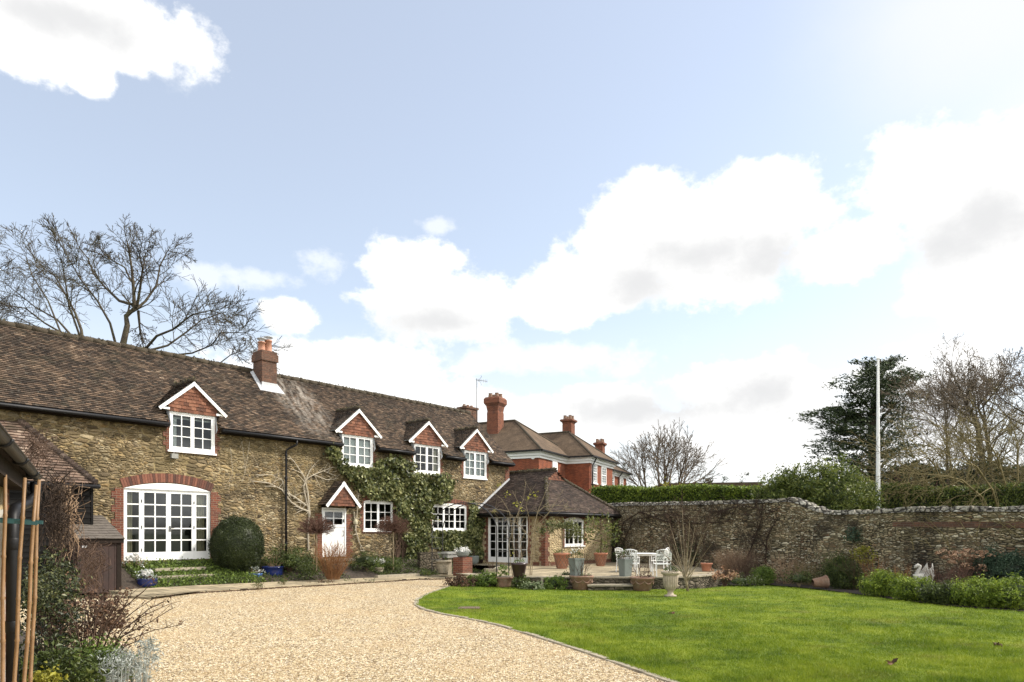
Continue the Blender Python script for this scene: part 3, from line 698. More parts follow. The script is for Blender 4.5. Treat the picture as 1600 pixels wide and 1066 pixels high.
ridgeline(rf, (T0, RY, ZR+.01), (TEND+.1, RY, ZR+.01), .12, .45, moss=5200, ms=.06)
for i in range(0, len(xs), 2):                        # gutters between the dormers
    mb = MB(); mb.tube([(xs[i]+.02, -OV-.04, ZE-.075), (xs[i+1]-.02, -OV-.04, ZE-.075)], .062, 10); mb.build('gutter', M['black'], HX, smooth=True)
td, _ = wp(447, 760, .1)
mb = MB(); te, _ = wp(463, 690, .3)
mb.tube([(te, -OV-.04, ZE-.1), (te, -OV-.03, ZE-.28), (te-.12, -OV+.04, ZE-.36), (td+.12, -.16, ZE-.42), (td, -.11, ZE-.52), (td, -.10, 3.2), (td, -.10, .55)], .042, 8)
for z in (1.4, 2.6, 3.9, 4.8): mb.lathe([(.05, -.05), (.056, -.03), (.056, .03), (.05, .05)], 10, (td, -.10, z))
mb.build('downpipe', M['black'], HX, smooth=True)
# dormers
for k, (a, b, c, d, m_, za) in enumerate(DW):
    wv = window(HX, 'dormer_window', a, b, c, d, [2, 2], 3, y=-.03, fw=.055, st=.06, gb=.03, bottom=.09)
    hw = (b-a)/2; hg = (za-d)/1.0; e = hw+.34; sl = (za-(d+.13))/e   # slope of dormer roof
    zl = za-e*sl
    mb = MB(); gy = -.055
    mb.face([(a-.02, gy, d), (b+.02, gy, d), (b+.02, gy, zl+(e-hw)*sl-.06), (m_, gy, za-.05), (a-.02, gy, zl+(e-hw)*sl-.06)])
    yb = (d-ZE)/TP-OV
    for x in (a-.02, b+.02):                           # cheeks
        mb.face([(x, gy, ZE-.2), (x, gy, d+.1), (x, (d+.1-ZE)/TP-OV, d+.1), (x, -OV+.1, ZE-.05)])
    dm = mb.build('dormer', M['lead'], HX)
    mb = MB(); tiles(mb, (a-.05, gy-.01, d), (1, 0, 0), (0, -.02, 1), b-a+.1, za-d, lambda u, v: abs(a-.05+u-m_) < (za-.10-(d+v))/sl, .12, .17, .02, .005)
    mb.build('tile_hanging', M['hung'], dm)
    yr = (za-ZE)/TP-OV; mb = MB(); fo_ = -.14; L = yr-fo_
    for sg in (-1, 1):
        B = Vector((-sg*1, 0, sl)); BL = e*sqrt(1+sl*sl)
        O = (m_+sg*e, fo_ if sg < 0 else yr, zl); A = (0, 1, 0) if sg < 0 else (0, -1, 0)
        bn = B.normalized()
        def ins(u, v, sg=sg):
            y = fo_+u if sg < 0 else yr-u; return zl+v*bn.z > roofz(y)-.12
        tiles(mb, O, (0, -1, 0) if sg < 0 else (0, 1, 0), B, L, BL, None, .10, .165) if False else None
        # keep the tile normal outwards on both slopes
        OO = (m_+sg*e, yr if sg < 0 else fo_, zl); AA = (0, -1, 0) if sg < 0 else (0, 1, 0)
        def ins2(u, v, sg=sg):
            y = yr-u if sg < 0 else fo_+u; return zl+v*bn.z > roofz(y)-.14
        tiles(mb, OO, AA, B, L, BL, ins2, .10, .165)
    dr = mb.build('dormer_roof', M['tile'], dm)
    mb = MB()
    for sg in (-1, 1):
        mb.face([(m_+sg*e, fo_, zl-.015), (m_, fo_, za-.015), (m_, yr, za-.015), (m_+sg*(za-roofz(-.05))/sl if False else m_+sg*e, max(fo_+.12, (zl-ZE)/TP-OV), zl-.015)])
    mb.build('soffit', M['offwhite'], dm)
    mb = MB()
    for sg in (-1, 1): mb.bar((m_+sg*(e+.03), fo_-.012-.004*(sg > 0), zl-.105), (m_-sg*.045, fo_-.012-.004*(sg > 0), za-.075+.045*sl*0), .03, .105, (0, -1, 0) if False else (0, 0, 1))
    # little white eaves returns
    for sg in (-1, 1): mb.box(m_+sg*(hw+.02)-.0 if sg > 0 else m_-hw-.30, m_+hw+.30 if sg > 0 else m_-hw-.02, fo_+.02, gy-.004, zl-.10, zl-.03)
    mb.build('bargeboard', M['white'], dm)
    ridgeline(dm, (m_, fo_-.03, za+.03), (m_, yr+.05, za+.03), .08, .4, moss=260, ms=.055)
    cv = MB()
    if k in (1, 3):
        cv.box(a+.02, b-.02, .10, .11, c, d); cv.build('blind', M['net'], wv)
    elif k == 0:
        cv.box(a+.02, b-.02, .10, .11, d-.22, d); cv.box(a+.03, a+.3, .12, .13, c, d); cv.build('blind', M['net'], wv)
    else:
        cv.box(b-.3, b-.04, .12, .13, c, d); cv.build('curtain', M['curtain'], wv)
# garden doors on the left
fd = window(HX, 'garden_door', *FD[:2], FD[2], FD[3], [1, 2, 2, 1], 5, y=.03, fw=.04, st=.075, gb=.04, bottom=.24, sill=False, rise=frise, wts=[.19, .31, .31, .19])
mb = MB(); xm = (FD[0]+FD[1])/2+.04; zm = FD[2]+1.05
mb.box(xm-.02, xm+.02, .018, .03, zm-.1, zm+.1); mb.tube([(xm, .02, zm+.02), (xm, -.03, zm+.02), (xm+.12, -.03, zm+.03)], .012, 6); mb.build('handle', M['iron'], fd)
Wd = FD[1]-FD[0]-.08
for x in (FD[0]+.04+Wd*.19, FD[1]-.04-Wd*.19):
    for z in (FD[2]+.35, zm+.05, FD[3]-.4): mb = MB(); mb.box(x-.012, x+.012, .02, .035, z-.05, z+.05); mb.build('hinge', M['iron'], fd)
for x0 in (FD[0]+.05, FD[1]-.40):
    mb = MB()
    for i in range(7): mb.tube([(x0+.05*i, .32+.03*(i % 2), FD[2]+.02), (x0+.05*i, .32+.03*(i % 2), FD[3]-.05)], .032, 6, False)
    mb.build('curtain', M['curtain'], fd, smooth=True)
mb = MB(); mb.box(FD[0]+.55, FD[1]-.55, .5, 1.2, FD[2], FD[2]+.82); mb.box(FD[0]+.5, FD[1]-.5, .9, 1.3, FD[2]+.5, FD[2]+1.0); mb.build('sofa_back', M['sofa'], fd)
# stable door, frame, porch
mb = MB(); a, b, c, d = SD
mb.box(a, a+.07, .0, .1, c, d); mb.box(b-.07, b, .0, .1, c, d); mb.box(a+.07, b-.07, .0, .1, d-.07, d)
zs = c+1.22; x0, x1 = a+.075, b-.075
n = 6
for i in range(n): mb.box(x0+(x1-x0)*i/n+.004, x0+(x1-x0)*(i+1)/n-.004, .03, .075, c+.02, zs)
mb.box(x0, x1, .045, .08, c+.01, zs); mb.box(x0, x1, .012, .07, zs+.01, zs+.12); mb.box(x0, x0+.09, .03, .075, zs+.12, d-.08); mb.box(x1-.09, x1, .03, .075, zs+.12, d-.08); mb.box(x0+.09, x1-.09, .03, .075, d-.17, d-.08)
mb.box((x0+x1)/2-.015, (x0+x1)/2+.015, .035, .07, zs+.12, d-.17); zc = (zs+.12+d-.17)/2; mb.box(x0+.09, x1-.09, .037, .068, zc-.015, zc+.015)
dr = mb.build('stable_door', M['white'], HX)
mb = MB(); mb.face([(x0+.08, .055, zs+.1), (x1-.08, .055, zs+.1), (x1-.08, .055, d-.15), (x0+.08, .055, d-.15)]); mb.build('glass', M['glass'], dr)
mb = MB(); mb.tube([(x1-.08, .02, zs-.12), (x1-.06, -.02, zs-.2), (x1-.06, -.02, zs-.3), (x1-.08, .02, zs-.38)], .014, 6); mb.build('handle', M['iron'], dr); mb = MB(); mb.box(x1-.06, x1-.02, -.01, .03, zs+.22, zs+.34); mb.build('knocker', M['iron'], dr)
pa, pz = wp(537, 752, .62); _, pzl = wp(500, 788, .62); e = .78; pm = (a+b)/2+.02; pz -= .0; sl = (pz-pzl)/e
mb = MB(); fo_ = -.62
for sg in (-1, 1):
    B = Vector((-sg, 0, sl)); OO = (pm+sg*e, 0 if sg < 0 else fo_, pzl); AA = (0, -1, 0) if sg < 0 else (0, 1, 0)
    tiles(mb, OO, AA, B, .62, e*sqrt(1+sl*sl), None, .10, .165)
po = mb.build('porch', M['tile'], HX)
mb = MB()
mb.face([(pm-e, fo_+.06, pzl), (pm+e, fo_+.06, pzl), (pm, fo_+.06, pz-.04)])
for sg in (-1, 1): mb.face([(pm+sg*e, fo_, pzl-.01), (pm, fo_, pz-.02), (pm, 0, pz-.02), (pm+sg*e, 0, pzl-.01)]); mb.bar((pm+sg*(e-.18), fo_+.05, pzl-.05), (pm+sg*(e-.18), 0, pzl-.05), .07, .09)
mb.build('porch_frame', M['darkwood'], po)
mb = MB(); tiles(mb, (pm-e, fo_+.045, pzl-.04), (1, 0, 0), (0, -.02, 1), 2*e, pz-pzl, lambda u, v: abs(u-e) < (pz-.12-(pzl+v))/sl, .125, .17, .02, .006); mb.build('tile_hanging', M['hung'], po)
mb = MB()
for sg in (-1, 1): mb.bar((pm+sg*(e+.04), fo_-.02-.004*(sg > 0), pzl-.07), (pm-sg*.05, fo_-.02-.004*(sg > 0), pz-.05), .03, .12)
mb.build('bargeboard', M['white'], po)
mb = MB(); mb.lathe([(.02, 0), (.09, .02), (.10, .12), (.06, .2), (.015, .24)], 10, (b+.38, -.12, c+1.35)); mb.build('wall_lantern', M['curtain'], HX)
# ground floor windows
window(HX, 'casement_window', *GW[0], [2, 2], 3, y=.01, rise=.08); window(HX, 'casement_window', *GW[1], [2, 2, 2], 3, y=.01, rise=.10)
mb = MB(); t_, z_ = wp(271, 713); mb.box(t_-.11, t_+.11, -.13, -.01, z_-.08, z_+.08); fl = mb.build('floodlight', M['greystone'], HX)
mb = MB(); mb.tube([(t_, -.03, z_+.08), (t_+.02, -.02, z_+.2), (t_-.1, -.03, z_+.28)], .008, 5); mb.build('cable', M['white'], fl)
# chimney with pots and flashing
cx = wp(421, 575, -2.2)[0]; cw, cdp = .33, .36; cy = 2.55
zt = CZ+(CYP-551)/F*(H(cx, -cy).y)
mb = MB(); mb.box(cx-cw, cx+cw, cy-cdp, cy+cdp, ZR-1.6, zt-.42); mb.box(cx-cw-.05, cx+cw+.05, cy-cdp-.05, cy+cdp+.05, zt-.42, zt-.12); mb.box(cx-cw-.01, cx+cw+.01, cy-cdp-.01, cy+cdp+.01, zt-.12, zt)
ch = mb.build('chimney', M['chim'], HX)
for dx, h_ in ((-.15, .50), (.15, .66)):
    mb = MB(); mb.lathe([(.16, 0), (.17, .06), (.145, .1), (.135, h_*.7), (.16, h_*.72), (.16, h_*.8), (.13, h_*.82)], 16, (cx+dx, cy, zt)); pt = mb.build('chimney_pot', M['potorange'], ch, smooth=True)
    mb = MB(); mb.lathe([(.12, 0), (.12, .10), (.19, .12), (.19, .15), (.02, .2)], 14, (cx+dx, cy, zt+h_*.8)); mb.build('cowl', M['lead'], ch, smooth=True)
mb = MB(); yf = cy-cdp
p = [(cx-cw-.03, yf-.32), (cx+cw+.03, yf-.32), (cx+cw+.03, yf+.02), (cx-cw-.03, yf+.02)]
mb.face([(x, y, roofz(y)+.045) for x, y in ((cx-cw-.16, yf-.26), (cx+cw+.16, yf-.26), (cx+cw+.04, yf+.5), (cx+cw+.002, yf-.001), (cx-cw-.002, yf-.001), (cx-cw-.04, yf+.5))][:2]+[(cx+cw+.03, yf-.012, roofz(yf)+.10), (cx-cw-.03, yf-.012, roofz(yf)+.10)])
mb.box(cx-cw-.02, cx+cw+.02, yf-.02, yf+.01, roofz(yf)+.0, roofz(yf)+.22)
for sg in (-1, 1): mb.face([(cx+sg*(cw+.22), yf-.26, roofz(yf-.26)+.045), (cx+sg*(cw+.012), yf-.26, roofz(yf-.26)+.05), (cx+sg*(cw+.012), cy+.45, roofz(cy+.45)+.14), (cx+sg*(cw+.13), cy+.45, roofz(cy+.45)+.045)])
mb.build('flashing', M['lead'], ch)
# second, rear stack and aerial at the far end of the ridge
t2 = wp(733, 640, -3.6)[0]; d2 = H(t2, -3.7).y; z2 = CZ+(CYP-637)/F*d2
mb = MB(); mb.box(t2-.42, t2+.5, 3.4, 4.1, ZR-1.2, z2-.12); mb.box(t2-.47, t2+.55, 3.35, 4.15, z2-.12, z2); r2 = mb.build('chimney', M['chim'], HX)
for dx in (-.25, .05, .35):
    mb = MB(); mb.lathe([(.1, 0), (.12, .05), (.09, .1), (.08, .16)], 10, (t2+dx, 3.75, z2)); mb.build('chimney_pot', M['terra2'], r2)
ta_ = wp(746, 620, -3.2)[0]; da_ = H(ta_, -3.2).y; zt = CZ+(CYP-594)/F*da_
mb = MB(); mb.tube([(ta_, 3.25, ZR-.6), (ta_, 3.25, zt+.1)], .022, 6); mb.tube([(ta_-.1, 3.25, zt), (ta_+.62, 3.0, zt)], .014, 5)
for i in range(7): mb.tube([(ta_+.1*i, 3.25-.04*i, zt-.10), (ta_+.1*i, 3.25-.04*i, zt+.10)], .007, 4)
for i in (-1, 1): mb.tube([(ta_+.1, 3.2, zt), (ta_+.24, 3.1, zt+.22*i), (ta_+.18, 3.1, zt+.3*i)], .009, 4)
an = mb.build('television_aerial', M['iron'], HX)
# ------------------------------------------------------------------ garden room at the far end (stone, hipped roof)
TE, SE = wp(750, 800)[0], 4.19
TE2 = TE+5.8
GX = empty('garden_room', H(TE, 0, 0), RZ, 'single storey stone garden room with dark hipped tile roof and tall white doors', 'house extension')
# local frame: x from its near left corner along the cottage front, y to the rear; front face at y = -SE
def gl(px, py, face):                                 # pixel -> (distance along the face, z)
    k = (px-CXP)/F
    if face == 'left': o, dv = H(TE, 0), NN
    else: o, dv = H(TE, SE), U
    r = (k*o.y-o.x)/(dv.x-k*dv.y); Y = o.y+dv.y*r
    return r, CZ-(py-CYP)/F*Y
W = TE2-TE; EH = 2.86
ld0, lz0 = gl(762.5, 879, 'left'); ld1, _ = gl(825, 881, 'left'); _, lz1 = gl(825, 805, 'left'); lz0 = TZ+.1
fw0, fz_ = gl(882, 853, 'front'); fw1, _ = gl(912, 853, 'front'); _, fzt = gl(882, 812, 'front')
FRL = (Vector((0, 0, 0)), Vector((0, -1, 0)), Vector((1, 0, 0)))        # left face, x runs outwards
FRF = (Vector((0, -SE, 0)), Vector((1, 0, 0)), Vector((0, 1, 0)))
mb = FMB(FRL); wall_holes(mb, 0, SE, .1, EH, [(ld0, ld1, lz0, lz1)])
b0 = len(mb.v); wl = mb.build('wall', M['extstone'], GX)
mb = FMB(FRF); wall_holes(mb, 0, W, .1, EH, [(fw0, fw1, fz_, fzt)]); mb.face([(W, 0, .1), (W, SE, .1), (W, SE, EH), (W, 0, EH)]); mb.build('wall', M['extstone'], GX)
dressing(ld0, ld1, lz0, lz1, wa=.11, wb=.225, row=.15, bottom=False, parent=GX, fr=FRL); mb = FMB(FRL); jambs(mb, SE, SE, .25, EH-.2, sides=(1, 0), wa=.225, wb=.34, row=.225, bottom=False); mb.box(ld1+.24, SE-.36, -.012, .02, .25, .42); mb.build('brick_dressing', M['brick'], GX)
mb = FMB(FRF); jambs(mb, -.02, -.02, .25, EH-.2, sides=(0, 1), wa=.34, wb=.225, row=.225, bottom=False); mb.build('brick_dressing', M['brick'], GX); mb = FMB(FRF); jambs(mb, fw0, fw1, fz_, fzt, wa=.11, wb=.225, row=.075*2); mb.box(.4, W, -.012, .02, .25, .42); mb.build('brick_dressing', M['brick'], GX)
mb = FMB(FRF); archring(mb, fw0-.03, fw1+.03, fzt, .16, .11); archring(mb, fw0-.1, fw1+.1, fzt+.09, .18, .11, y=-.03); mb.build('brick_arch', M['brickr'], GX)
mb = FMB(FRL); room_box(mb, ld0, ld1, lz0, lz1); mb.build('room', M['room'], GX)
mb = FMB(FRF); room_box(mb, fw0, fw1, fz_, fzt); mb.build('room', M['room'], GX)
gd = window(GX, 'garden_door', ld0, ld1, lz0, lz1, [1, 2, 2, 1], 5, FRL, y=.02, fw=.05, st=.07, gb=.03, bottom=.22, sill=False, wts=[.2, .3, .3, .2])
window(GX, 'arched_window', fw0, fw1, fz_, fzt, [2, 2], 3, FRF, y=.01, rise=.13, fw=.06)
# hipped roof
ov = .42; ez = 2.78; zr = CZ+3.25; xr = W/2; yr0 = .95; yg = -2.585
hwid = xr+ov; pit = (zr-ez)/hwid; 
mb = MB()
B = Vector((1, 0, pit)); LL = hwid*sqrt(1+pit*pit); hp = (zr-.5-ez)/(SE+ov+yg); bn = B.normalized()
def hipok(x, y, z): return z < ez+(y+SE+ov)*hp+.06 or False
def inL(u, v):
    y = yr0-u; z = ez+v*bn.z
    if y < yg-.1 and z > ez+(y+SE+ov)*hp: return False
    if y > 0 and (xr-hwid+v*bn.x) < TEND-TE: return False
    return True
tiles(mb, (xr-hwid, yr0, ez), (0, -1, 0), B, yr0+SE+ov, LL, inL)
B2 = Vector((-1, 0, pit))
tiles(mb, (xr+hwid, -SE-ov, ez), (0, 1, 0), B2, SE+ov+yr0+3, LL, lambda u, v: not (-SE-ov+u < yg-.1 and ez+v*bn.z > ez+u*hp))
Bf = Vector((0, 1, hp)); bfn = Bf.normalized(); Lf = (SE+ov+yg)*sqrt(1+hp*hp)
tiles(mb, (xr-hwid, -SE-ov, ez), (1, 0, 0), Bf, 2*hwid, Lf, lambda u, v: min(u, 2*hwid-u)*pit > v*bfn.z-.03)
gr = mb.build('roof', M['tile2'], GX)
mb = MB(); e_ = .02
A, Bq, C_, D_ = (xr-hwid, yr0, ez-e_), (xr-hwid, -SE-ov, ez-e_), (xr+hwid, -SE-ov, ez-e_), (xr+hwid, yr0+3, ez-e_)
kx = (zr-.5-ez)/pit
mb.face([A, Bq, (xr-hwid+kx, yg, zr-.5-e_), (xr, yg, zr-e_), (xr, yr0, zr-e_)]); mb.face([Bq, C_, (xr+hwid-kx, yg, zr-.5-e_), (xr-hwid+kx, yg, zr-.5-e_)]); mb.face([C_, D_, (xr, yr0+3, zr-e_), (xr, yg, zr-e_), (xr+hwid-kx, yg, zr-.5-e_)])
mb.face([(xr-hwid+kx, yg, zr-.5-e_), (xr+hwid-kx, yg, zr-.5-e_), (xr, yg, zr-e_)])
for y0_, y1_, x0_, x1_ in ((-SE-ov+.01, 0, xr-hwid+.01, xr-hwid+.04), (-SE-ov+.01, -SE-ov+.04, xr-hwid+.04, xr+hwid)): mb.box(x0_, x1_, y0_, y1_, ez-.20, ez-.03)
mb.face([(xr-hwid+.03, 0, ez-.19), (0, 0, ez-.19), (0, -SE, ez-.19), (xr-hwid+.03, -SE-ov+.03, ez-.19)]); mb.face([(xr-hwid+.03, -SE-ov+.03, ez-.19), (0, -SE, ez-.19), (xr+hwid, -SE, ez-.19), (xr+hwid, -SE-ov+.03, ez-.19)])
mb.build('eaves_board', M['darkwood'], GX)
ridgeline(gr, (xr, yg-.05, zr+.03), (xr, yr0, zr+.03), .1, .42, moss=500, mat=M['ridge'])
ridgeline(gr, (xr+hwid, -SE-ov, ez+.05), (xr+hwid-kx, yg, zr-.45), .09, .2, moss=260, name='hip_tiles'); ridgeline(gr, (xr-hwid, -SE-ov, ez+.05), (xr-hwid+kx, yg, zr-.45), .09, .2, moss=260, name='hip_tiles')
mb = MB(); mb.tube([(xr-hwid-.05, .0, ez-.07), (xr-hwid-.05, -SE-ov-.03, ez-.07), (xr+hwid, -SE-ov-.05, ez-.07)], .06, 8); mb.build('gutter', M['black'], GX, smooth=True)
mb = MB(); tiles(mb, (xr-.6, yg-.02, zr-.5), (1, 0, 0), (0, -.02, 1), 1.2, .5, lambda u, v: abs(u-.6) < (.44-v)/pit, .1, .16); mb.box(xr-.75, xr+.75, yg-.09, yg-.03, zr-.53, zr-.49); mb.build('gablet', M['hung'], GX)
mb = MB(); mb.face([(TEND-TE, -.012, zr-.02), (TEND-TE, -.012, zr+.08), (-hwid+xr, -.012, ez+.12), (-hwid+xr, -.012, ez+.02)]) if False else mb.bar((xr-hwid+.1, -.03, ez+.16), (TEND-TE, -.03, ez+(TEND-TE-xr+hwid)*pit+.08), .05, .10); mb.build('flashing', M['lead'], GX)
# ------------------------------------------------------------------ hipped outbuilding at the left end
OX = empty('outbuilding', H(-1.29, 0, 0), RZ, 'low outbuilding with pinkish mossy tiled roof against the cottage left end', 'outbuilding')
oe = wp(150, 757, 1.5); oz = oe[1]; op = 1.2; L8 = 7.0
mb = MB(); bb = Vector((0, 1, op)); bbn = bb.normalized()
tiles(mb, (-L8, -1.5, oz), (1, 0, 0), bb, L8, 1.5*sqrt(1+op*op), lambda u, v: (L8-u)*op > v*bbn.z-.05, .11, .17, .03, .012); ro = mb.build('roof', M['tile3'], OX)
mb = MB()
mb.face([(-L8, -1.5, oz-.02), (0, -1.5, oz-.02), (-1.5, -.01, oz+1.5*op-.02), (-L8, -.01, oz+1.5*op-.02)]); mb.face([(0, -1.5, oz-.02), (0, -.01, oz-.02), (-1.5, -.01, oz+1.5*op-.02)])
mb.face([(-L8, -1.5, oz-.02), (-L8, -1.3, oz-.1), (0, -1.3, oz-.1), (0, -1.5, oz-.02)]); mb.build('eaves_board', M['darkwood'], OX)
mb = MB(); z = .0
while z < oz-.1: mb.box(-L8, -.06, -1.31-.012, -1.28, z, min(oz-.08, z+.155)); mb.face([(-L8, -1.335, z), (-.06, -1.335, z), (-.06, -1.31, z+.15), (-L8, -1.31, z+.15)]); z += .16
mb.box(-.08, -.02, -1.34, -1.26, 0, oz-.08); mb.box(-.06, -.02, -1.26, 0, 0, oz-.05); mb.build('wall', M['boards'], OX)
mb = MB(); n = 22                                     # stepped bonnet hip tiles
for i in range(n):
    k = i/n; p = Vector((-1.5*k, -1.5+1.49*k, oz+1.5*op*k)); q = Vector((-1.5*(k+1.3/n), -1.5+1.49*(k+1.3/n), oz+1.5*op*(k+1.3/n)-.02))
    mb.tube([p+Vector((0, 0, .05)), q+Vector((0, 0, .02))], [.11, .075], 8)
mb.build('bonnet_tiles', M['slate'] if False else M['tile2'], ro)
mb = MB(); mb.tube([(-L8, -1.56, oz-.07), (.06, -1.56, oz-.07)], .06, 8); mb.tube([(.06, -1.56, oz-.08), (.12, -1.35, oz-.02), (.14, -1.1, oz+.03)], .05, 8); mb.build('gutter', M['black'], OX, smooth=True)
# ------------------------------------------------------------------ brown bin store against the outbuilding
bs0 = gnd(113, 928); bt, _ = wp(187, 850, 2.2)
BX = empty('bin_store', H(bt, 2.2, .08), RZ, 'dark brown boarded lean-to store with slate top beside the garden doors', 'store')
bw, bd_, bh = 1.05, 1.6, 1.55
mb = MB()
for i in range(7): mb.box(-bw+bw*i/7+.004, -bw+bw*(i+1)/7-.004, -.03, .02, .02, bh-.02)
mb.box(-bw, 0, .02, .04, .02, bh); mb.box(-bw-.04, -bw, -.03, bd_, 0, bh); mb.box(-.03, .02, .02, bd_, 0, bh); mb.face([(-bw, 0, bh), (-bw, bd_, bh), (-bw, bd_, bh+.62)]); mb.face([(0, 0, bh), (0, bd_, bh), (0, bd_, bh+.62)])
mb.build('boarding', M['shedwood'], BX)
mb = MB(); bb = Vector((0, 1, .4)); tiles(mb, (-bw-.1, -.12, bh-.0), (1, 0, 0), bb, bw+.2, 1.9, None, .2, .24, .02, .006); mb.build('roof', M['slate'], BX)
mb = MB(); mb.box(-bw-.08, .08, -.10, -.05, bh-.12, bh-.02); mb.face([(-bw-.1, -.12, bh-.02), (.1, -.12, bh-.02), (.1, 1.6, bh+.67), (-bw-.1, 1.6, bh+.67)]); mb.box(-.09, .03, -.05, -.03, .05, bh-.1); mb.build('fascia', M['darkwood'], BX)
mb = MB(); mb.box(-bw+.06, -bw+.18, -.05, -.03, bh-.24, bh-.18); mb.build('hinge', M['lead'], BX)
# ------------------------------------------------------------------ near shed with gutter and pipe at the left edge
gd_ = Vector((-.53, .85, 0)).normalized(); gn_ = Vector((.85, .53, 0))
E0 = pix(50, 745, 5.4); gz = E0.z
SX = empty('near_shed', (E0.x, E0.y, 0), atan2(gd_.y, gd_.x), 'pale rendered shed corner with black gutter at the left edge of the drive', 'shed')
# local: x runs away from the camera along the eave, y to the left (away from the drive)
mb = MB(); mb.box(-6, -.02, .16, 3, 0, gz-.1); mb.build('wall', M['extstone'], SX)
mb = MB(); mb.box(-.24, -.012, .145, .3, 0, gz-.1); mb.build('brick_corner', M['brick'], SX)
mb = MB(); mb.box(-.62, -.50, .13, .17, .2, gz-.28); mb.build('white_board', M['offwhite'], SX)
mb = MB(); mb.box(-6, .03, .0, 3, gz-.02, gz+.012); mb.build('roof', M['darkwood'], SX)
mb = MB(); mb.box(-6, .02, .03, .06, gz-.12, gz-.025); mb.face([(-6, .05, gz-.11), (.04, .05, gz-.11), (.04, .3, gz-.11), (-6, .3, gz-.11)]); mb.box(0, .02, .06, 3, gz-.11, gz-.03); mb.build('eaves_board', M['darkwood'], SX)
mb = MB(); seg = 12; rr = .033                         # open half-round gutter
for x0, x1 in ((-6, .0),):
    for i in range(seg):
        w0, w1 = pi+pi*i/seg, pi+pi*(i+1)/seg
        for r_ in (rr, rr-.006): mb.face([(x0, -.03+r_*cos(w0), gz+r_*sin(w0)), (x1, -.03+r_*cos(w0), gz+r_*sin(w0)), (x1, -.03+r_*cos(w1), gz+r_*sin(w1)), (x0, -.03+r_*cos(w1), gz+r_*sin(w1))])
mb.tube([(-6, -.03-rr, gz), (0, -.03-rr, gz)], .006, 5); mb.lathe([(rr, 0), (0, 0)], 12, (0, -.03, gz))
for x in (-.55, -1.6, -2.6): mb.tube([(x, -.03+1.1*rr*cos(w), gz+1.1*rr*sin(w)) for w in np.linspace(pi, 2*pi, 9)], .011, 5)
mb.build('gutter', M['black'], SX, smooth=True)
mb = MB(); mb.tube([(-.12, -.03, gz-.05), (-.12, -.03, gz-.15), (-.22, .02, gz-.22), (-.55, .07, gz-.27), (-.66, .075, gz-.33), (-.68, .075, gz-.5), (-.68, .075, .05)], .038, 10)
for z in (gz-.52, gz-1.1): mb.lathe([(.043, -.04), (.047, -.03), (.047, .03), (.043, .04)], 12, (-.68, .075, z))
mb.build('downpipe', M['black'], SX, smooth=True)
# bamboo canes leaning by the shed, tied with a strap; the canes are things of their own
tops = [(8, 742), (38, 747), (56, 758), (61, 750)]; bots = [(3, 1075), (22, 1075), (38, 1075), (48, 1075)]
for i, ((x0, y0_), (x1, y1_)) in enumerate(zip(tops, bots)):
    Yc = 3.9+.06*i; p = pix(x0, y0_, Yc+.05); q = pix(x1, y1_, Yc-.1); d = (q-p).normalized(); k = (p.z-.02)/max(.01, -d.z); q2 = p+d*k
    mb = MB(); n = 9; pts_ = []; rad_ = []
    for j in range(n+1):
        c = p.lerp(q2, j/n); w = Vector((sin(j*1.7+i)*.004, 0, 0))
        if 0 < j < n:
            for e, rr_ in ((-.012, .0098), (0, .0125), (.012, .0098)): pts_.append(c+w+d*e); rad_.append(rr_*(1+.1*(j/n)))
        else: pts_.append(c+w); rad_.append(.0095)
    mb.tube(pts_, rad_, 8); o = mb.build('bamboo_cane', M['bamboo'], smooth=True)
    tag(o, ['bamboo cane nearest the left picture edge, in front of the black pipe', 'bamboo cane crossing the front of the black downpipe', 'slimmest bamboo cane, third from the left, behind its neighbour', 'rightmost bamboo cane, leaning towards the shed pipe'][i], 'bamboo cane', 'bamboo canes tied by the shed')
mb = MB(); a, b = pix(-14, 813, 3.92), pix(59, 818, 4.02); mb.bar(a, b, .012, .022); mb.bar(a+Vector((0, .045, .006)), b+Vector((0, .045, .006)), .012, .022)
tag(mb.build('cane_strap', M['teal']), 'teal plastic strap holding the bamboo canes together', 'strap')
# ------------------------------------------------------------------ brick country house behind
ru = Vector((.445, .896, 0)).normalized(); rz = atan2(ru.y, ru.x)
Q0 = Vector((42/F*55, 55, 0))
M['redchim'] = brickmat('sooty_red_brick', (.24, .085, .045), (.15, .055, .035), (.22, .14, .1), .6)
KX = empty('brick_house', Q0, rz, 'big orange red brick house with white cornice and brown hipped roofs behind the garden room', 'house')
EZ = 1.8+6.62
def rp(px, py, face):                                 # pixel on one of the four visible faces -> (x, y local, z)
    o, d = {'A': (Vector((0, 0)), Vector((0, 1))), 'B': (Vector((0, 0)), Vector((1, 0))), 'C': (Vector((5.8, -2.2)), Vector((0, 1))), 'D': (Vector((5.8, -2.2)), Vector((1, 0))), 'E': (Vector((12.17, -1.6)), Vector((1, 0)))}[face]
    rw = Vector((-ru.y, ru.x, 0)); O = Q0+ru*o.x+rw*o.y; D = ru*d.x+rw*d.y; k = (px-CXP)/F; r = (k*O.y-O.x)/(D.x-k*D.y); Y = O.y+D.y*r
    return o.x+d.x*r, o.y+d.y*r, CZ-(py-CYP)/F*Y
mb = MB(); GZ = -.3
mb.box(0, 8.4, 0, 14, GZ, EZ); mb.box(5.8, 12.17, -2.2, 8, GZ, EZ+.001); mb.box(12.16, 18.6, -1.6, 7, GZ, EZ-.55); mb.build('wall', M['redbrick'], KX)
mb = MB()
def cornice(x0, x1, y0, y1, z, h=.55):
    for e, a, b in ((.10, z-h, z-h*.62), (.22, z-h*.62, z-h*.25), (.36, z-h*.25, z)):
        mb.box(x0-e, x1+e, y0-e, y1+e, a, b)
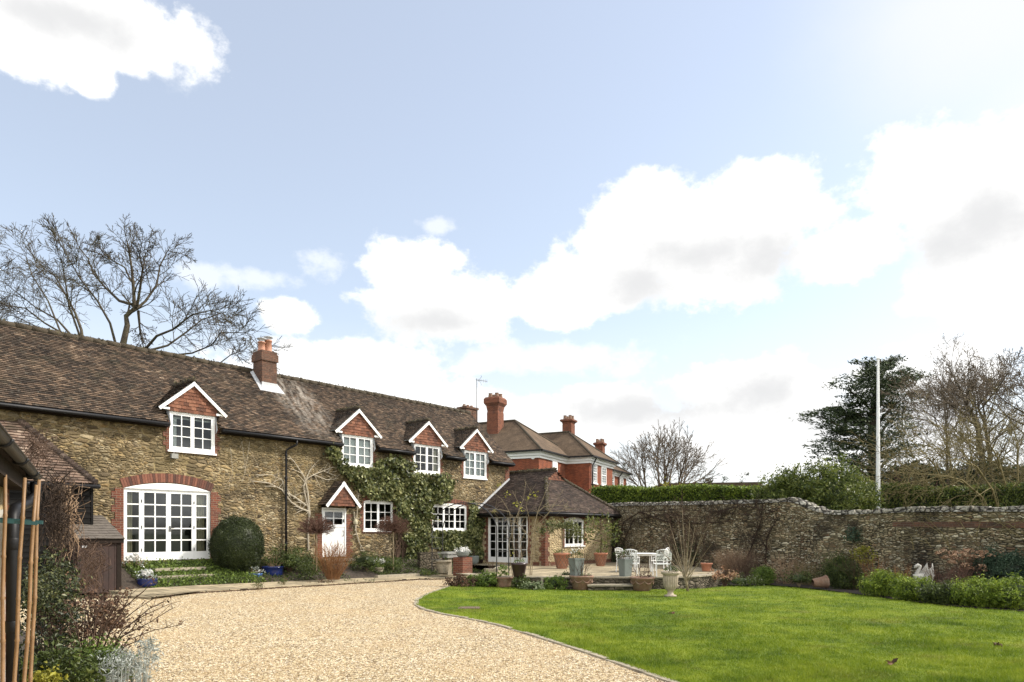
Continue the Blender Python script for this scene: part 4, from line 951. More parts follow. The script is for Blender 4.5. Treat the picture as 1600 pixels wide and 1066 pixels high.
cornice(0, 8.4, 0, 14, EZ); cornice(5.8, 12.17, -2.2, 8, EZ+.003); cornice(12.17, 18.6, -1.6, 7, EZ-.55, .45); mb.build('cornice', M['white'], KX)
def hip(mb, x0, x1, y0, y1, z, rise, e=.5):
    x0 -= e; x1 += e; y0 -= e; y1 += e; h = min(x1-x0, y1-y0)/2
    if x1-x0 < y1-y0: r0, r1 = (x0+h, y0+h, z+rise), (x0+h, y1-h, z+rise)
    else: r0, r1 = (x0+h, y0+h, z+rise), (x1-h, y0+h, z+rise)
    c = [(x0, y0, z), (x1, y0, z), (x1, y1, z), (x0, y1, z)]
    if x1-x0 < y1-y0: mb.face([c[0], c[1], r0]); mb.face([c[1], c[2], r1, r0]); mb.face([c[2], c[3], r1]); mb.face([c[3], c[0], r0, r1])
    else: mb.face([c[0], c[1], r1, r0]); mb.face([c[1], c[2], r1]); mb.face([c[2], c[3], r0, r1]); mb.face([c[3], c[0], r0])
    return r0, r1, c
mb = MB(); h1 = hip(mb, 0, 8.4, 0, 14, EZ+.005, 3.35); h2 = hip(mb, 5.8, 12.17, -2.2, 8, EZ+.01, 2.75); h3 = hip(mb, 12.2, 18.6, -1.6, 7, EZ-.545, 2.3); kr = mb.build('roof', M['redroof'], KX)
for (r0, r1, c) in (h1, h2, h3):
    mb = MB(); mb.tube([c[0], r0], .1, 6); mb.tube([c[1], r0 if c[1][1] < r0[1] and abs(r0[0]-r1[0]) < .1 else r1], .1, 6); mb.tube([r0, r1], .12, 6); mb.tube([c[3], r1 if abs(r0[0]-r1[0]) < .1 else r0], .1, 6); mb.build('hip_tiles', M['ridge'], kr)
mb = MB()
for x0, x1, y0, y1, z in ((-.52, 8.9, -.52, -.5, EZ), (5.28, 12.69, -2.72, -2.70, EZ), (-.52, -.5, -.52, 14, EZ), (5.28, 5.3, -2.7, -.5, EZ), (12.7, 19.1, -2.12, -2.1, EZ-.55)): mb.box(x0-.04, x1+.04, y0-.04, y1+.04, z-.06, z+.07)
x_, y_, z_ = rp(922, 740, 'D'); mb.tube([(6.2, -2.7, EZ-.1), (6.2, -2.38, EZ-.7), (6.2, -2.3, GZ)], .06, 6); x_, y_, z_ = rp(965, 750, 'E'); mb.tube([(x_, -2.1, EZ-.6), (x_, -1.72, EZ-1.1), (x_, -1.7, GZ)], .05, 6); mb.build('gutter', M['black'], KX)
def sash(face, xl, xr, yt, yb, rows=4):
    x0, y0_, zt = rp(xl, yt, face); x1, y1_, _ = rp(xr, yt, face); _, _, zb = rp((xl+xr)/2, yb, face)
    along = Vector((x1-x0, y1_-y0_, 0)); w = along.length; ax = along.normalized(); ay = Vector((-ax.y, ax.x, 0))
    if face == 'A' or face == 'C': ax = Vector((0, -1, 0)); ay = Vector((1, 0, 0)); o = Vector((x0, max(y0_, y1_), 0))
    else: o = Vector((min(x0, x1), y0_, 0)); ax = Vector((1, 0, 0)); ay = Vector((0, 1, 0))
    fr = (o, ax, ay); f = FMB(fr)
    for a, b, c, d in ((0, .12, zb, zt), (w-.12, w, zb, zt), (.12, w-.12, zt-.15, zt), (.12, w-.12, zb, zb+.12), (.12, w-.12, (zb+zt)/2-.04, (zb+zt)/2+.04)): f.box(a, b, -.07, .02, c, d)
    for i in (1, 2): f.box(w*i/3-.02, w*i/3+.02, -.05, .02, zb+.1, zt-.1)
    for i in range(1, rows*2): f.box(.1, w-.1, -.045, .02, zb+(zt-zb)*i/(rows*2)-.015, zb+(zt-zb)*i/(rows*2)+.015)
    f.box(-.08, w+.08, -.14, 0, zb-.1, zb)
    wo = f.build('sash_window', M['white'], KX)
    q = FMB(fr); q.face([(.1, -.03, zb+.1), (w-.1, -.03, zb+.1), (w-.1, -.03, zt-.1), (.1, -.03, zt-.1)]); q.build('glass', M['darkglass'], wo)
    return wo
g_ = G('dark_window_glass'); M['darkglass'] = g_.out((.10, .12, .13), .08, spec=.6)
sash('D', 924.5, 932, 721, 755); sash('D', 939, 946.5, 727, 758); sash('E', 954, 959, 742, 763, 3); sash('E', 968, 973, 746, 764, 3)
f = MB(); x0, y0_, z0 = rp(862.5, 717, 'B'); x1, _, _ = rp(870, 717, 'B'); _, _, zb = rp(866, 738, 'B'); f.box(x0, x1, -.08, .02, zb, EZ-.5); f.build('corner_window', M['white'], KX)
x_, y_, z_ = rp(833, 714.5, 'A'); mb = MB(); mb.tube([(-.001, y_, z_), (-.07, y_, z_)], .17, 16); mb.build('white_disc', M['white'], KX)
def rstack(px, yt, yb, wpx, Y):
    p = pix(px, yt, Y); w = wpx/F*Y/2; q = Q0; rw = Vector((-ru.y, ru.x, 0)); dd = p-q; lx, ly = dd.x*ru.x+dd.y*ru.y, dd.x*rw.x+dd.y*rw.y
    zb = CZ+(CYP-yb)/F*Y-2; h = p.z; mb = MB(); hh = (yb-yt)/F*Y
    prof = [(w*.72, zb), (w*.72, h-hh*.42), (w*.68, h-hh*.38), (w*.78, h-hh*.24), (w, h-hh*.16), (w, h-hh*.05), (w*.85, h)]
    n = 4; b = len(mb.v)
    for (ra, z), (rb, z2) in zip(prof[:-1], prof[1:]):
        for k in range(4):
            c0 = [(1, 1), (-1, 1), (-1, -1), (1, -1)][k]; c1 = [(1, 1), (-1, 1), (-1, -1), (1, -1)][(k+1) % 4]
            mb.face([(lx+c0[0]*ra, ly+c0[1]*ra, z), (lx+c1[0]*ra, ly+c1[1]*ra, z), (lx+c1[0]*rb, ly+c1[1]*rb, z2), (lx+c0[0]*rb, ly+c0[1]*rb, z2)])
    mb.face([(lx+i*w*.85, ly+j*w*.85, h) for i, j in ((1, 1), (-1, 1), (-1, -1), (1, -1))])
    o = mb.build('chimney', M['redchim'], KX)
    m2 = MB()
    for i, j in ((.45, .4), (-.45, .4), (.4, -.45), (-.4, -.4)): m2.lathe([(w*.28, 0), (w*.22, .3), (w*.26, .36)], 8, (lx+i*w, ly+j*w, h))
    m2.build('chimney_pot', M['terra2'], o)
rstack(774, 622, 680, 27, 60); rstack(888.5, 656, 676, 21, 64); rstack(937.5, 692, 712, 17, 68)
# ------------------------------------------------------------------ garden wall with swept top
wA = Vector((5.9, 36.2)); wd = Vector((.53, -.85)).normalized()
def wk(px):
    k = (px-CXP)/F; r = (k*wA.y-wA.x)/(wd.x-k*wd.y); return r, wA.y+wd.y*r
tp = [(945, 786.5), (1000, 785), (1100, 783), (1160, 781), (1210, 779), (1232, 777.5), (1246, 780), (1258, 786), (1272, 791.5), (1290, 796.5), (1310, 797.5), (1370, 795), (1430, 792.5), (1485, 791.5), (1600, 791), (1660, 790.5)]
prof_w = [(wk(px)[0], CZ-(py-CYP)/F*wk(px)[1]) for px, py in tp]
prof_w = [(prof_w[0][0]-3, prof_w[0][1])]+prof_w+[(prof_w[-1][0]+6, prof_w[-1][1])]
WX = empty('garden_wall', (wA.x, wA.y, 0), atan2(wd.y, wd.x), 'tall mossy stone garden wall with swept top along the back of the lawn', 'wall')
def wtop(r):
    for (a, za), (b, zb) in zip(prof_w[:-1], prof_w[1:]):
        if a <= r <= b: return za+(zb-za)*(r-a)/(b-a)
    return prof_w[-1][1]
rs = np.arange(prof_w[0][0], prof_w[-1][0], .25); mb = MB()
for a, b in zip(rs[:-1], rs[1:]):
    za, zb = wtop(a)-.16, wtop(b)-.16
    # local x along the wall away from the room, y positive to the hidden side
    for y0_, fl_ in ((0, 1), (.4, 0)):
        q = [(a, y0_, -.4), (b, y0_, -.4), (b, y0_, zb), (a, y0_, za)]; mb.face(q if fl_ else list(reversed(q)))
    mb.face([(a, 0, za), (b, 0, zb), (b, .4, zb), (a, .4, za)])
mb.build('wall_face', M['gwall'], WX)
mb = MB(); r = rs[0]
while r < rs[-1]-.5:                                   # coping of rough stones
    L = random.uniform(.16, .38); z0, z1 = wtop(r), wtop(r+L); h = random.uniform(.13, .19); o_ = random.uniform(.03, .07); dz = random.uniform(-.02, .02)
    pts8 = [(r+.01, -o_, z0-.17), (r+L-.01, -o_, z1-.17), (r+L-.01, .44, z1-.17), (r+.01, .44, z0-.17)]
    top8 = [(r+.02+random.random()*.02, -o_+.03, z0-.17+h+dz), (r+L-.02, -o_+.03+random.random()*.02, z1-.17+h+dz), (r+L-.02, .40, z1-.17+h+dz+.02), (r+.02, .40, z0-.17+h+dz+.02)]
    rr = random.random(); mb.face(top8, rr)
    for i in range(4): mb.face([pts8[i], pts8[(i+1) % 4], top8[(i+1) % 4], top8[i]], rr)
    r += L
mb.build('coping', M['coping'], WX)
# low brick band of the right stretch
r0, r1 = wk(1395)[0], wk(1600)[0]+2; mb = MB(); mb.face([(r0, -.008, 2.02), (r1, -.008, 1.92), (r1, -.008, 2.12), (r0, -.008, 2.2)]); mb.build('brick_band', M['chim'], WX)
def WL(r, out, z): return Vector((wA.x, wA.y, 0))+Vector((wd.x, wd.y, 0))*r+Vector((wd.y, -wd.x, 0))*out+Vector((0, 0, z))
def wpt(px, py, out=.05):
    n = Vector((wd.y, -wd.x)); A2 = wA+n*out; k = (px-CXP)/F; r = (k*A2.y-A2.x)/(wd.x-k*wd.y); Y = A2.y+wd.y*r
    return Vector(((px-CXP)/F*Y, Y, CZ-(py-CYP)/F*Y))
# ------------------------------------------------------------------ plant builders
def rot_away(d, ang, phi):
    a = d.orthogonal().normalized(); b = d.cross(a); e = a*cos(phi)+b*sin(phi)
    return (d*cos(ang)+e*sin(ang)).normalized()
def grow(tr, tw, p, d, L, r, lev, P, path=None):
    lr = P['lr'] if not isinstance(P['lr'], list) else P['lr'][min(lev, len(P['lr'])-1)]
    """one limb and its children; tr takes the thick wood, tw the fine twigs"""
    if path is None:
        n = max(2, min(9, int(L/P['seg']))); pts = [Vector(p)]; dd = Vector(d).normalized()
        for i in range(n):
            dd = (dd+Vector((random.gauss(0, 1), random.gauss(0, 1), random.gauss(0, 1)))*P['wander']+Vector((0, 0, P['up'][min(lev, len(P['up'])-1)]))).normalized()
            pts.append(pts[-1]+dd*L/n)
    else: pts = [Vector(q) for q in path]; n = len(pts)-1; L = sum((pts[i+1]-pts[i]).length for i in range(n))
    tip = P.get('tip', .35)
    rad = [max(P['rmin'], r*(1-(1-tip)*i/n)) for i in range(n+1)]
    (tr if r > P['split'] else tw).tube(pts, rad, 7 if r > .06 else 5 if r > P['split'] else 3, cap=False)
    if lev >= P['max']: return
    m = P['n'][min(lev, len(P['n'])-1)]; m = m if isinstance(m, int) else random.randint(*m)
    f0 = P['f0'][min(lev, len(P['f0'])-1)]; ph = random.random()*6.28
    for i in range(m):
        f = f0+(1-f0)*(i+random.random()*.9)/m; f = min(f, .999); x = f*n; k = int(x); q = pts[k].lerp(pts[min(k+1, n)], x-k); dd = (pts[min(k+1, n)]-pts[k]).normalized()
        ph += 2.4+random.uniform(-.4, .4)
        a = P['ang'][min(lev, len(P['ang'])-1)]*random.uniform(.6, 1.3)
        grow(tr, tw, q, rot_away(dd, a, ph), L*lr*random.uniform(.6, 1.15)*(1.15-.5*f), max(P['rmin'], rad[k]*P['rr']*random.uniform(.7, 1)), lev+1, P)
    if path is not None or P.get('cont', True) and lev < P['max']:
        dd = (pts[-1]-pts[-2]).normalized(); grow(tr, tw, pts[-1], dd, L*lr*P.get('ext', .8), rad[-1]*.9, lev+1, P)
def tree_thing(name, loc, label, cat, tr, tw, m1, m2, group=None, tname='trunk', cname='crown'):
    o = empty(name, loc, 0, label, cat, group); l = Vector(loc)
    for q, nm, mm in ((tr, tname, m1), (tw, cname, m2)):
        if q.v:
            q.v = [(x-l.x, y-l.y, z-l.z) for x, y, z in q.v]; q.build(nm, mm, o, smooth=True)
    return o
def shrub(name, loc, R, mat, label, cat='shrub', nc=60, per=40, cr=.12, size=.07, aspect=.5, stems=0, smat=None, group=None, up=0, shell=.6, zc=None, zmin=-.6, core=.55, sr=1.0):
    loc = Vector(loc); o = empty(name, loc, 0, label, cat, group); zc = R[2]*.85 if zc is None else zc
    C = clumped(nc, per, R, cr, shell, zmin)+np.array([0, 0, zc]); C = C[C[:, 2] > .01]
    leafmesh('foliage', C, size, mat, o, aspect, up)
    mb = MB()
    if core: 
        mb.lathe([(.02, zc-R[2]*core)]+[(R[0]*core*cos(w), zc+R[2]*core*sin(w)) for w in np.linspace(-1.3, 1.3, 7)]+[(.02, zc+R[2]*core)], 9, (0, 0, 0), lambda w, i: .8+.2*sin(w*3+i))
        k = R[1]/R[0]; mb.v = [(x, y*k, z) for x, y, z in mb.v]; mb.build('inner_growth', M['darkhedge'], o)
    mb = MB()
    for i in range(stems):
        w = random.random()*6.28; q = Vector((R[0]*cos(w)*.7*random.random(), R[1]*sin(w)*.7*random.random(), zc+R[2]*random.uniform(-.1, .8)))
        mb.tube([(q.x*.1, q.y*.1, 0), (q.x*.6, q.y*.6, q.z*.6), q], [.02*sr, .014*sr, .006*sr], 4, cap=False)
    if mb.v: mb.build('stems', smat or M['browntwig'], o)
    return o
def twigs(mb, base, n, h, spread, r=.006, kids=3, bend=.25, r0=.03):
    for i in range(n):
        w = random.random()*6.28; k = random.random()**.7; d = Vector((cos(w)*spread*k, sin(w)*spread*k, 1)).normalized(); L = h*random.uniform(.65, 1.05)
        p = Vector(base)+Vector((cos(w)*r0*random.random(), sin(w)*r0*random.random(), 0)); pts = [p]; dd = d
        for j in range(4): dd = (dd+Vector((random.gauss(0, .12), random.gauss(0, .12), random.gauss(0, .06)+bend*.1))).normalized(); pts.append(pts[-1]+dd*L/4)
        mb.tube(pts, [r, r*.9, r*.75, r*.6, r*.4], 4, cap=False)
        for c in range(kids):
            j = random.randint(1, 3); e = rot_away(dd, random.uniform(.4, .9), random.random()*6.28); q = pts[j]; l = L*random.uniform(.15, .35); mb.tube([q, q+e*l*.5+Vector((0, 0, .01)), q+e*l+Vector((0, 0, l*.2))], [r*.6, r*.5, r*.3], 3, cap=False)
# ------------------------------------------------------------------ oak behind the cottage: main limbs drawn, the rest grown
def poly(px, Y, dY=0.0): return [pix(x, y, Y+dY*i/max(1, len(px)-1)) for i, (x, y) in enumerate(px)]
PO = dict(seg=.4, wander=.19, up=[.02, .03, .02, .02], split=.03, rmin=.010, max=4, n=[13, 6, 4, 3], f0=[.25, .15, .15, .2], ang=[.7, .65, .65, .7], lr=[.34, .62, .62, .6], rr=.55, tip=.18, ext=.5)
tr, tw = MB(), MB(); YO = 36
base = pix(178, 545, YO); base.z = 0
tr.tube([base, pix(182, 700, YO), pix(187, 560, YO), pix(193, 535, YO)], [.4, .28, .18, .16], 10, cap=False)
limbs = [([(193, 535), (199, 508), (197, 494), (210, 482), (209, 455), (206, 420), (202, 395), (198, 376)], .27, 0),
         ([(214, 482), (228, 470), (245, 445), (250, 415), (262, 392), (280, 396 - 0)], .13, 2), ([(214, 480), (219, 450), (223, 420), (218, 398), (222, 378)], .13, -2),
         ([(207, 476), (186, 470), (165, 450), (146, 428), (138, 405), (122, 384)], .15, 1.5), ([(205, 440), (195, 418), (172, 405), (160, 395), (152, 378)], .09, -1.5),
         ([(180, 535), (172, 505), (152, 470), (125, 435), (105, 400), (90, 375)], .12, -2), ([(216, 486), (219, 520), (225, 548)], .13, 1),
         ([(225, 548), (245, 525), (270, 515), (300, 492), (330, 485), (350, 492)], .13, -3), ([(232, 548), (262, 540), (290, 520), (315, 500), (345, 490), (352, 505)], .11, 2), ([(262, 556), (300, 552), (330, 540), (345, 520), (385, 520), (408, 545)], .09, -2), ([(340, 570), (360, 555), (385, 545), (402, 555)], .06, 1)]
for L_, r_, dy in limbs: grow(tr, tw, None, None, 0, r_*.58, 0, dict(PO, max=3), poly(L_, YO, dy))
tree_thing('bare_oak_tree', base, 'large bare oak with crooked trunk behind the cottage ridge', 'tree', tr, tw, M['bark'], M['bark'])
tr, tw = MB(), MB(); base = pix(128, 560, 39); base.z = 0
tr.tube([base, pix(129, 680, 39), pix(130, 545, 39)], [.3, .22, .13], 9, cap=False)
for L_, r_, dy in [([(130, 540), (127, 515), (118, 490), (105, 465), (85, 430), (68, 420), (52, 400)], .17, 2), ([(128, 535), (116, 500), (108, 480), (102, 440), (97, 410), (90, 388)], .12, -2), ([(112, 525), (90, 500), (55, 480), (30, 460), (5, 440)], .12, 2), ([(105, 525), (70, 505), (40, 482), (15, 478), (-20, 470)], .11, -2), ([(95, 520), (75, 470), (50, 430), (40, 400), (5, 385)], .10, 1), ([(60, 512), (25, 495), (0, 488), (-40, 470)], .07, 1)]:
    grow(tr, tw, None, None, 0, r_*.55, 0, dict(PO, max=3), poly(L_, 39, dy))
tree_thing('bare_oak_tree', base, 'bare spreading tree behind the cottage roof, left of the oak with the crooked trunk', 'tree', tr, tw, M['bark'], M['bark'])
# round bare tree beyond the hedge
tr, tw = MB(), MB(); YM = 74; base = pix(1040, 800, YM); base.z = 0; PM = dict(seg=1.0, wander=.09, up=[.02, .02, .015, .01], split=.075, rmin=.020, max=4, n=[7, 10, 5, 3], f0=[.25, .25, .2, .2], ang=[.38, .45, .55, .6], lr=[.5, .36, .5, .5], ext=.5, rr=.62, tip=.3)
for xt, yt, xb, dy in ((985, 705, 1006, 1), (1000, 690, 1010, -2), (1018, 678, 1034, 2), (1038, 672, 1038, 0), (1058, 676, 1042, 3), (1075, 690, 1056, -3), (1090, 705, 1060, 1), (1105, 738, 1062, 2), (972, 730, 1004, 2), (1048, 676, 1036, -4), (1026, 680, 1030, 4), (1080, 700, 1058, 5)):
    p0 = pix(xb, 800, YM); p0.z = 0; xt = 1040+(xt-1040)*.94; pth = [p0, pix(xb+(xt-xb)*.12, 765, YM), pix(xb+(xt-xb)*.42, 765-(765-yt)*.30, YM+dy*.5), pix(xb+(xt-xb)*.72, 765-(765-yt)*.50, YM+dy), pix(xb+(xt-xb)*.92, 765-(765-yt)*.68, YM+dy*1.3)]
    grow(tr, tw, None, None, 0, .13, 1, PM, pth)
tree_thing('bare_round_tree', base, 'round vase shaped bare tree beyond the clipped hedge, right of the brick house', 'tree', tr, tw, M['bark2'], M['bark2'])
# bare trees on the right
PR = dict(seg=.7, wander=.14, up=[.01, .02, -.01, -.02], split=.04, rmin=.012, max=4, n=[20, 7, 5, 3], f0=[.2, .2, .15, .2], ang=[.85, .7, .7, .7], lr=[.40, .5, .5, .5], ext=.45, rr=.5, tip=.35)
for Yt, lab, limbs, r_ in ((42, 'tall bare tree with a leaning dark trunk at the right, drooping limbs', [(1541, 800), (1536, 730), (1526, 660), (1514, 640), (1506, 622)], .17),
                           (47, 'slimmer bare tree behind the leaning dark trunk, at the right', [(1556, 800), (1548, 720), (1538, 660), (1529, 640), (1528, 625)], .14),
                           (44, 'bare tree rising at the right picture edge behind the wall', [(1625, 800), (1618, 700), (1610, 650), (1612, 605)], .15),
                           (52, 'bare twiggy tree just right of the cedar', [(1482, 800), (1480, 700), (1478, 660), (1474, 615)], .11)):
    tr, tw = MB(), MB(); pth = poly(limbs, Yt); pth[0].z = 0; grow(tr, tw, None, None, 0, r_, 0, PR, pth)
    tree_thing('bare_tree', pth[0], lab, 'tree', tr, tw, M['bark'], M['bark2'])
# drooping pale branched shrubs over the wall at the right
PD = dict(seg=.4, wander=.16, up=[.0, -.05, -.06, -.05], split=.03, rmin=.008, max=3, n=[7, 6, 5], f0=[.2, .15, .15], ang=[.7, .7, .8], lr=.5, rr=.6, tip=.4)
for i, (bx, Yb, lab, ends) in enumerate(((1500, 31, 'drooping pale branched bush over the wall, left one of two', [(1405, 760), (1420, 730), (1450, 715), (1480, 700), (1520, 705), (1540, 735)]), (1590, 29, 'drooping pale branched bush over the wall at the right picture edge', [(1480, 745), (1510, 720), (1550, 700), (1590, 690), (1640, 700), (1500, 770)]))):
    tr, tw = MB(), MB(); b = pix(bx, 800, Yb); b.z = 0
    for ex, ey in ends:
        e = pix(ex, ey, Yb+random.uniform(-1.5, 1.5)); grow(tr, tw, None, None, 0, .06, 0, PD, [b, b.lerp(e, .5)+Vector((0, 0, 1.2)), e.lerp(b, .2)+Vector((0, 0, .7)), e])
    tree_thing('drooping_bush', b, lab, 'bush', tr, tw, M['olivetwig'], M['olivetwig'], tname='stems', cname='twigs')
# brown thicket behind
def thicket(loc, R, n, label, mat, r=.02, name='bare_thicket'):
    o = empty(name, loc, 0, label, 'thicket'); mb = MB()
    for i in range(n):
        q = Vector(ell(1, R, .2, -.2)[0]); b = Vector((q.x*.8+random.gauss(0, .4)*(.25 if r < .01 else 1), q.y*.8, 0)); q.z = abs(q.z)+(.3 if r > .01 else .05); mid = b.lerp(q, .6)+Vector((random.gauss(0, .3), 0, .2))*(.3 if r < .01 else 1); mb.tube([b, mid, q], [r, r*.7, r*.45], 3, cap=False)
        for k in range(5):
            s = b.lerp(q, random.uniform(.4, 1)); e = Vector((random.gauss(0, 1), random.gauss(0, 1), random.gauss(.5, .7))).normalized()*random.uniform(.5, 1.3)*(.2 if r < .01 else 1); mb.tube([s, s+e*.5+Vector((0, 0, .05)), s+e], [r*.55, r*.45, r*.3], 3, cap=False)
    mb.build('stems', mat, o); return o
p = pix(1425, 800, 50); p.z = 0; thicket(p, (3.6, 2.5, 7.4), 330, 'dense brown leafless thicket between the cedar and the leaning bare tree', M['redtwig'], .028)
p = pix(1500, 800, 55); p.z = 0; thicket(p, (6, 2.5, 5.6), 300, 'brown leafless thicket behind the leaning bare trunk', M['browntwig'], .028)
# cedar
tr, tw = MB(), MB(); YC = 58; base = pix(1368, 800, YC); base.z = 0; top = pix(1376, 562, YC)
tr.tube([base, pix(1366, 740, YC), pix(1362, 660, YC), pix(1370, 600, YC), top], [.55, .45, .32, .2, .05], 9, cap=False)
C, Dn = [], []
plates = [(1272, 772, .8, -1), (1300, 756, .8, 1), (1288, 700, 1, -2), (1300, 665, 1.1, 1), (1275, 648, .9, -1), (1305, 690, 1, 3), (1325, 640, 1.2, 0), (1322, 605, 1, -2), (1345, 590, 1, 1), (1350, 566, .7, -1), (1394, 562, .7, 1), (1408, 585, 1, -1), (1425, 590, .9, 2), (1415, 620, 1.2, -2), (1400, 650, 1.3, 1), (1420, 665, 1.2, 3), (1345, 670, 1.2, -2), (1380, 690, 1.3, -3), (1410, 700, 1.3, 0), (1335, 715, 1.2, -1), (1350, 745, 1.3, 2), (1390, 735, 1.3, -2), (1325, 765, 1.1, 3), (1420, 740, 1.3, 1), (1360, 620, 1.2, -1), (1385, 610, 1.1, 3), (1370, 580, .8, -3), (1345, 775, 1.2, -2), (1385, 770, 1.3, 3), (1330, 655, .9, 3), (1300, 640, .7, 2)]
for px_, py_, sc_, dy in plates:
    e = pix(px_, py_, YC+dy*1.2); hb = max(2.5, e.z-1.4-abs(e.x-base.x)*.25); k = min(1, hb/top.z); b = base.lerp(top, k)
    mid = b.lerp(e, .5)+Vector((0, 0, .25)); tr.tube([b, mid, e], [.13, .09, .03], 5, cap=False)
    for s in range(38):
        f = random.uniform(.45, 1.08); q = b.lerp(e, f)+Vector((random.gauss(0, .55), random.gauss(0, .9), random.gauss(.06, .09)))*sc_
        n = 26; pts = np.array(q)+rng.normal(size=(n, 3))*np.array([.40, .36, .07])*sc_; C.append(pts)
        dv = (e-b); dv = np.array((dv.x, dv.y, .25)); dv /= np.linalg.norm(dv)+1e-6; Dn.append(np.repeat(dv[None], n, 0)+rng.normal(size=(n, 3))*.45)
C = np.concatenate(C)-np.array(base); Dn = np.concatenate(Dn)
o = tree_thing('cedar_tree', base, 'dark cedar with flat tiers of branches behind the flagpole', 'tree', tr, MB(), M['bark'], M['bark'])
leafmesh('crown', C, .34, M['cedar'], o, .24, .1, Dn)
# distant trees and shrubs beyond the hedge
for i, (px_, pt, wpx, Yd, lab, mat) in enumerate(((1108, 746, 34, 120, 'low dark far tree over the clipped hedge, nearest the round bare tree', 'farleaf'), (1163, 744, 22, 110, 'small dark far tree between the round bare tree and the laurel', 'farleaf'), (975, 716, 16, 100, 'pointed far conifer beside the brick house right end', 'farleaf'), (1135, 750, 30, 125, 'low wide far bush above the clipped hedge', 'farleaf'))):
    t = pix(px_, pt, Yd); b = Vector((t.x, t.y, 0)); w = wpx/F*Yd; o = empty('far_tree', b, 0, lab, 'tree', 'far trees beyond the hedge')
    Cc = clumped(40, 50, (w*.6, w*.6, t.z*.45), w*.12, .5, -.9)+np.array([0, 0, t.z*.55]); leafmesh('crown', Cc, w*.10, M[mat], o, .5); mb = MB(); mb.tube([(0, 0, 0), (0, 0, t.z*.6)], [.3, .15], 6); mb.build('trunk', M['bark'], o)
tr, tw = MB(), MB(); b = pix(1172, 800, 95); b.z = 0; grow(tr, tw, b, (0, 0, 1), 5, .16, 1, dict(PM, max=4, rmin=.03)); tree_thing('bare_tree', b, 'small faint bare tree far off left of the laurel hedge', 'tree', tr, tw, M['bark2'], M['bark2'])
p = pix(1040, 800, 62); p.z = 0; shrub('yellow_shrub', p, (2.1, 1.3, 3.0), M['yellow'], 'yellow green leafy shrub at the foot of the round bare tree', nc=70, per=14, cr=.28, size=.28, zc=3.2, core=0, stems=10)
mb = MB(); a, b = pix(1030, 760, 66), pix(1180, 758, 66); mb.bar((a.x, a.y, a.z-.3), (b.x, b.y, b.z-.3), 4, .9); mb.box(a.x, b.x, a.y-1, a.y+1, 0, a.z-.6); tag(mb.build('far_roof', M['redroof']), 'long low brown far roof just above the clipped hedge', 'building')
# hedges
def hedge(name, px0, px1, ytop0, ytop1, Y0_, Y1_, mat, label, n, size, thick=1.6, rough=.12, top=None):
    a, b = pix(px0, ytop0, Y0_), pix(px1, ytop1, Y1_); o = empty(name, (a.x, a.y, 0), 0, label, 'hedge'); d = b-a
    k = rng.random(n); s = rng.random(n); face = rng.random(n)
    hz = a.z+(b.z-a.z)*k+rough*1.2*np.sin(k*(d.length)*1.1)*.5
    dn = Vector((d.y, -d.x, 0)).normalized()
    front = face < .72
    out = np.where(front, rng.normal(0, rough*.55, n), -thick*s); z = np.where(front, .8+(hz-.8)*s**.6, hz+rng.normal(0, rough*.5, n))
    C = np.stack([d.x*k+dn.x*out, d.y*k+dn.y*out, z], 1); leafmesh('foliage', C, size, mat, o, .55, .25)
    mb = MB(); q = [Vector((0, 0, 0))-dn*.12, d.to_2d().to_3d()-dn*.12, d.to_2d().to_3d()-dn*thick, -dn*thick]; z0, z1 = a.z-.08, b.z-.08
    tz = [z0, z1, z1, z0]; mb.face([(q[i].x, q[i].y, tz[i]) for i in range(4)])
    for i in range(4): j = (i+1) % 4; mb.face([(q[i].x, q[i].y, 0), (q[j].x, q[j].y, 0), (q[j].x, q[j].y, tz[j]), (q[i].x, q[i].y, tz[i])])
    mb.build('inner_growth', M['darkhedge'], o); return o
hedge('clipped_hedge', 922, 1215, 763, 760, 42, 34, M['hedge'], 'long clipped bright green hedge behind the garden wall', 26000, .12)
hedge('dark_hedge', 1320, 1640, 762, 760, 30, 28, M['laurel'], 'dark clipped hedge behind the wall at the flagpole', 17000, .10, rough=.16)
hedge('dark_hedge', 1400, 1680, 735, 728, 58, 56, M['darkhedge'], 'far dark hedge bank behind the bare trees at the right', 8000, .3, rough=.6)
for i, (px_, pt, w, Yl, lab) in enumerate(((1222, 742, 44, 30, 'left laurel bush of the tall row behind the high part of the wall'), (1262, 735, 50, 29.5, 'middle laurel bush of the tall row behind the swept wall top'), (1308, 730, 58, 28.5, 'right hand and largest laurel bush, left of the flagpole'))):
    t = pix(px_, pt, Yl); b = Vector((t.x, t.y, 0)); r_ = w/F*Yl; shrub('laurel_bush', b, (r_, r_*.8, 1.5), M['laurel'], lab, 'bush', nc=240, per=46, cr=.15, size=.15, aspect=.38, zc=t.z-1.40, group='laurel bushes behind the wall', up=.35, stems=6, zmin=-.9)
# flagpole
b = pix(1372, 800, 29.5); b.z = -.2; ht = pix(1372, 562, 29.5).z+.2; FX = empty('flagpole', b, 0, 'tall white flagpole standing behind the garden wall', 'flagpole'); mb = MB(); mb.lathe([(.105, 0), (.09, ht*.4), (.06, ht*.8), (.05, ht)], 12); mb.build('pole', M['white'], FX, smooth=True); mb = MB(); mb.lathe([(.0, ht+.12), (.08, ht+.06), (.08, ht+.02), (.04, ht)], 10); mb.build('finial', M['white'], FX)
mb = MB(); mb.box(-.14, .14, -.14, .14, 0, .3); mb.build('base', M['conc'], FX)
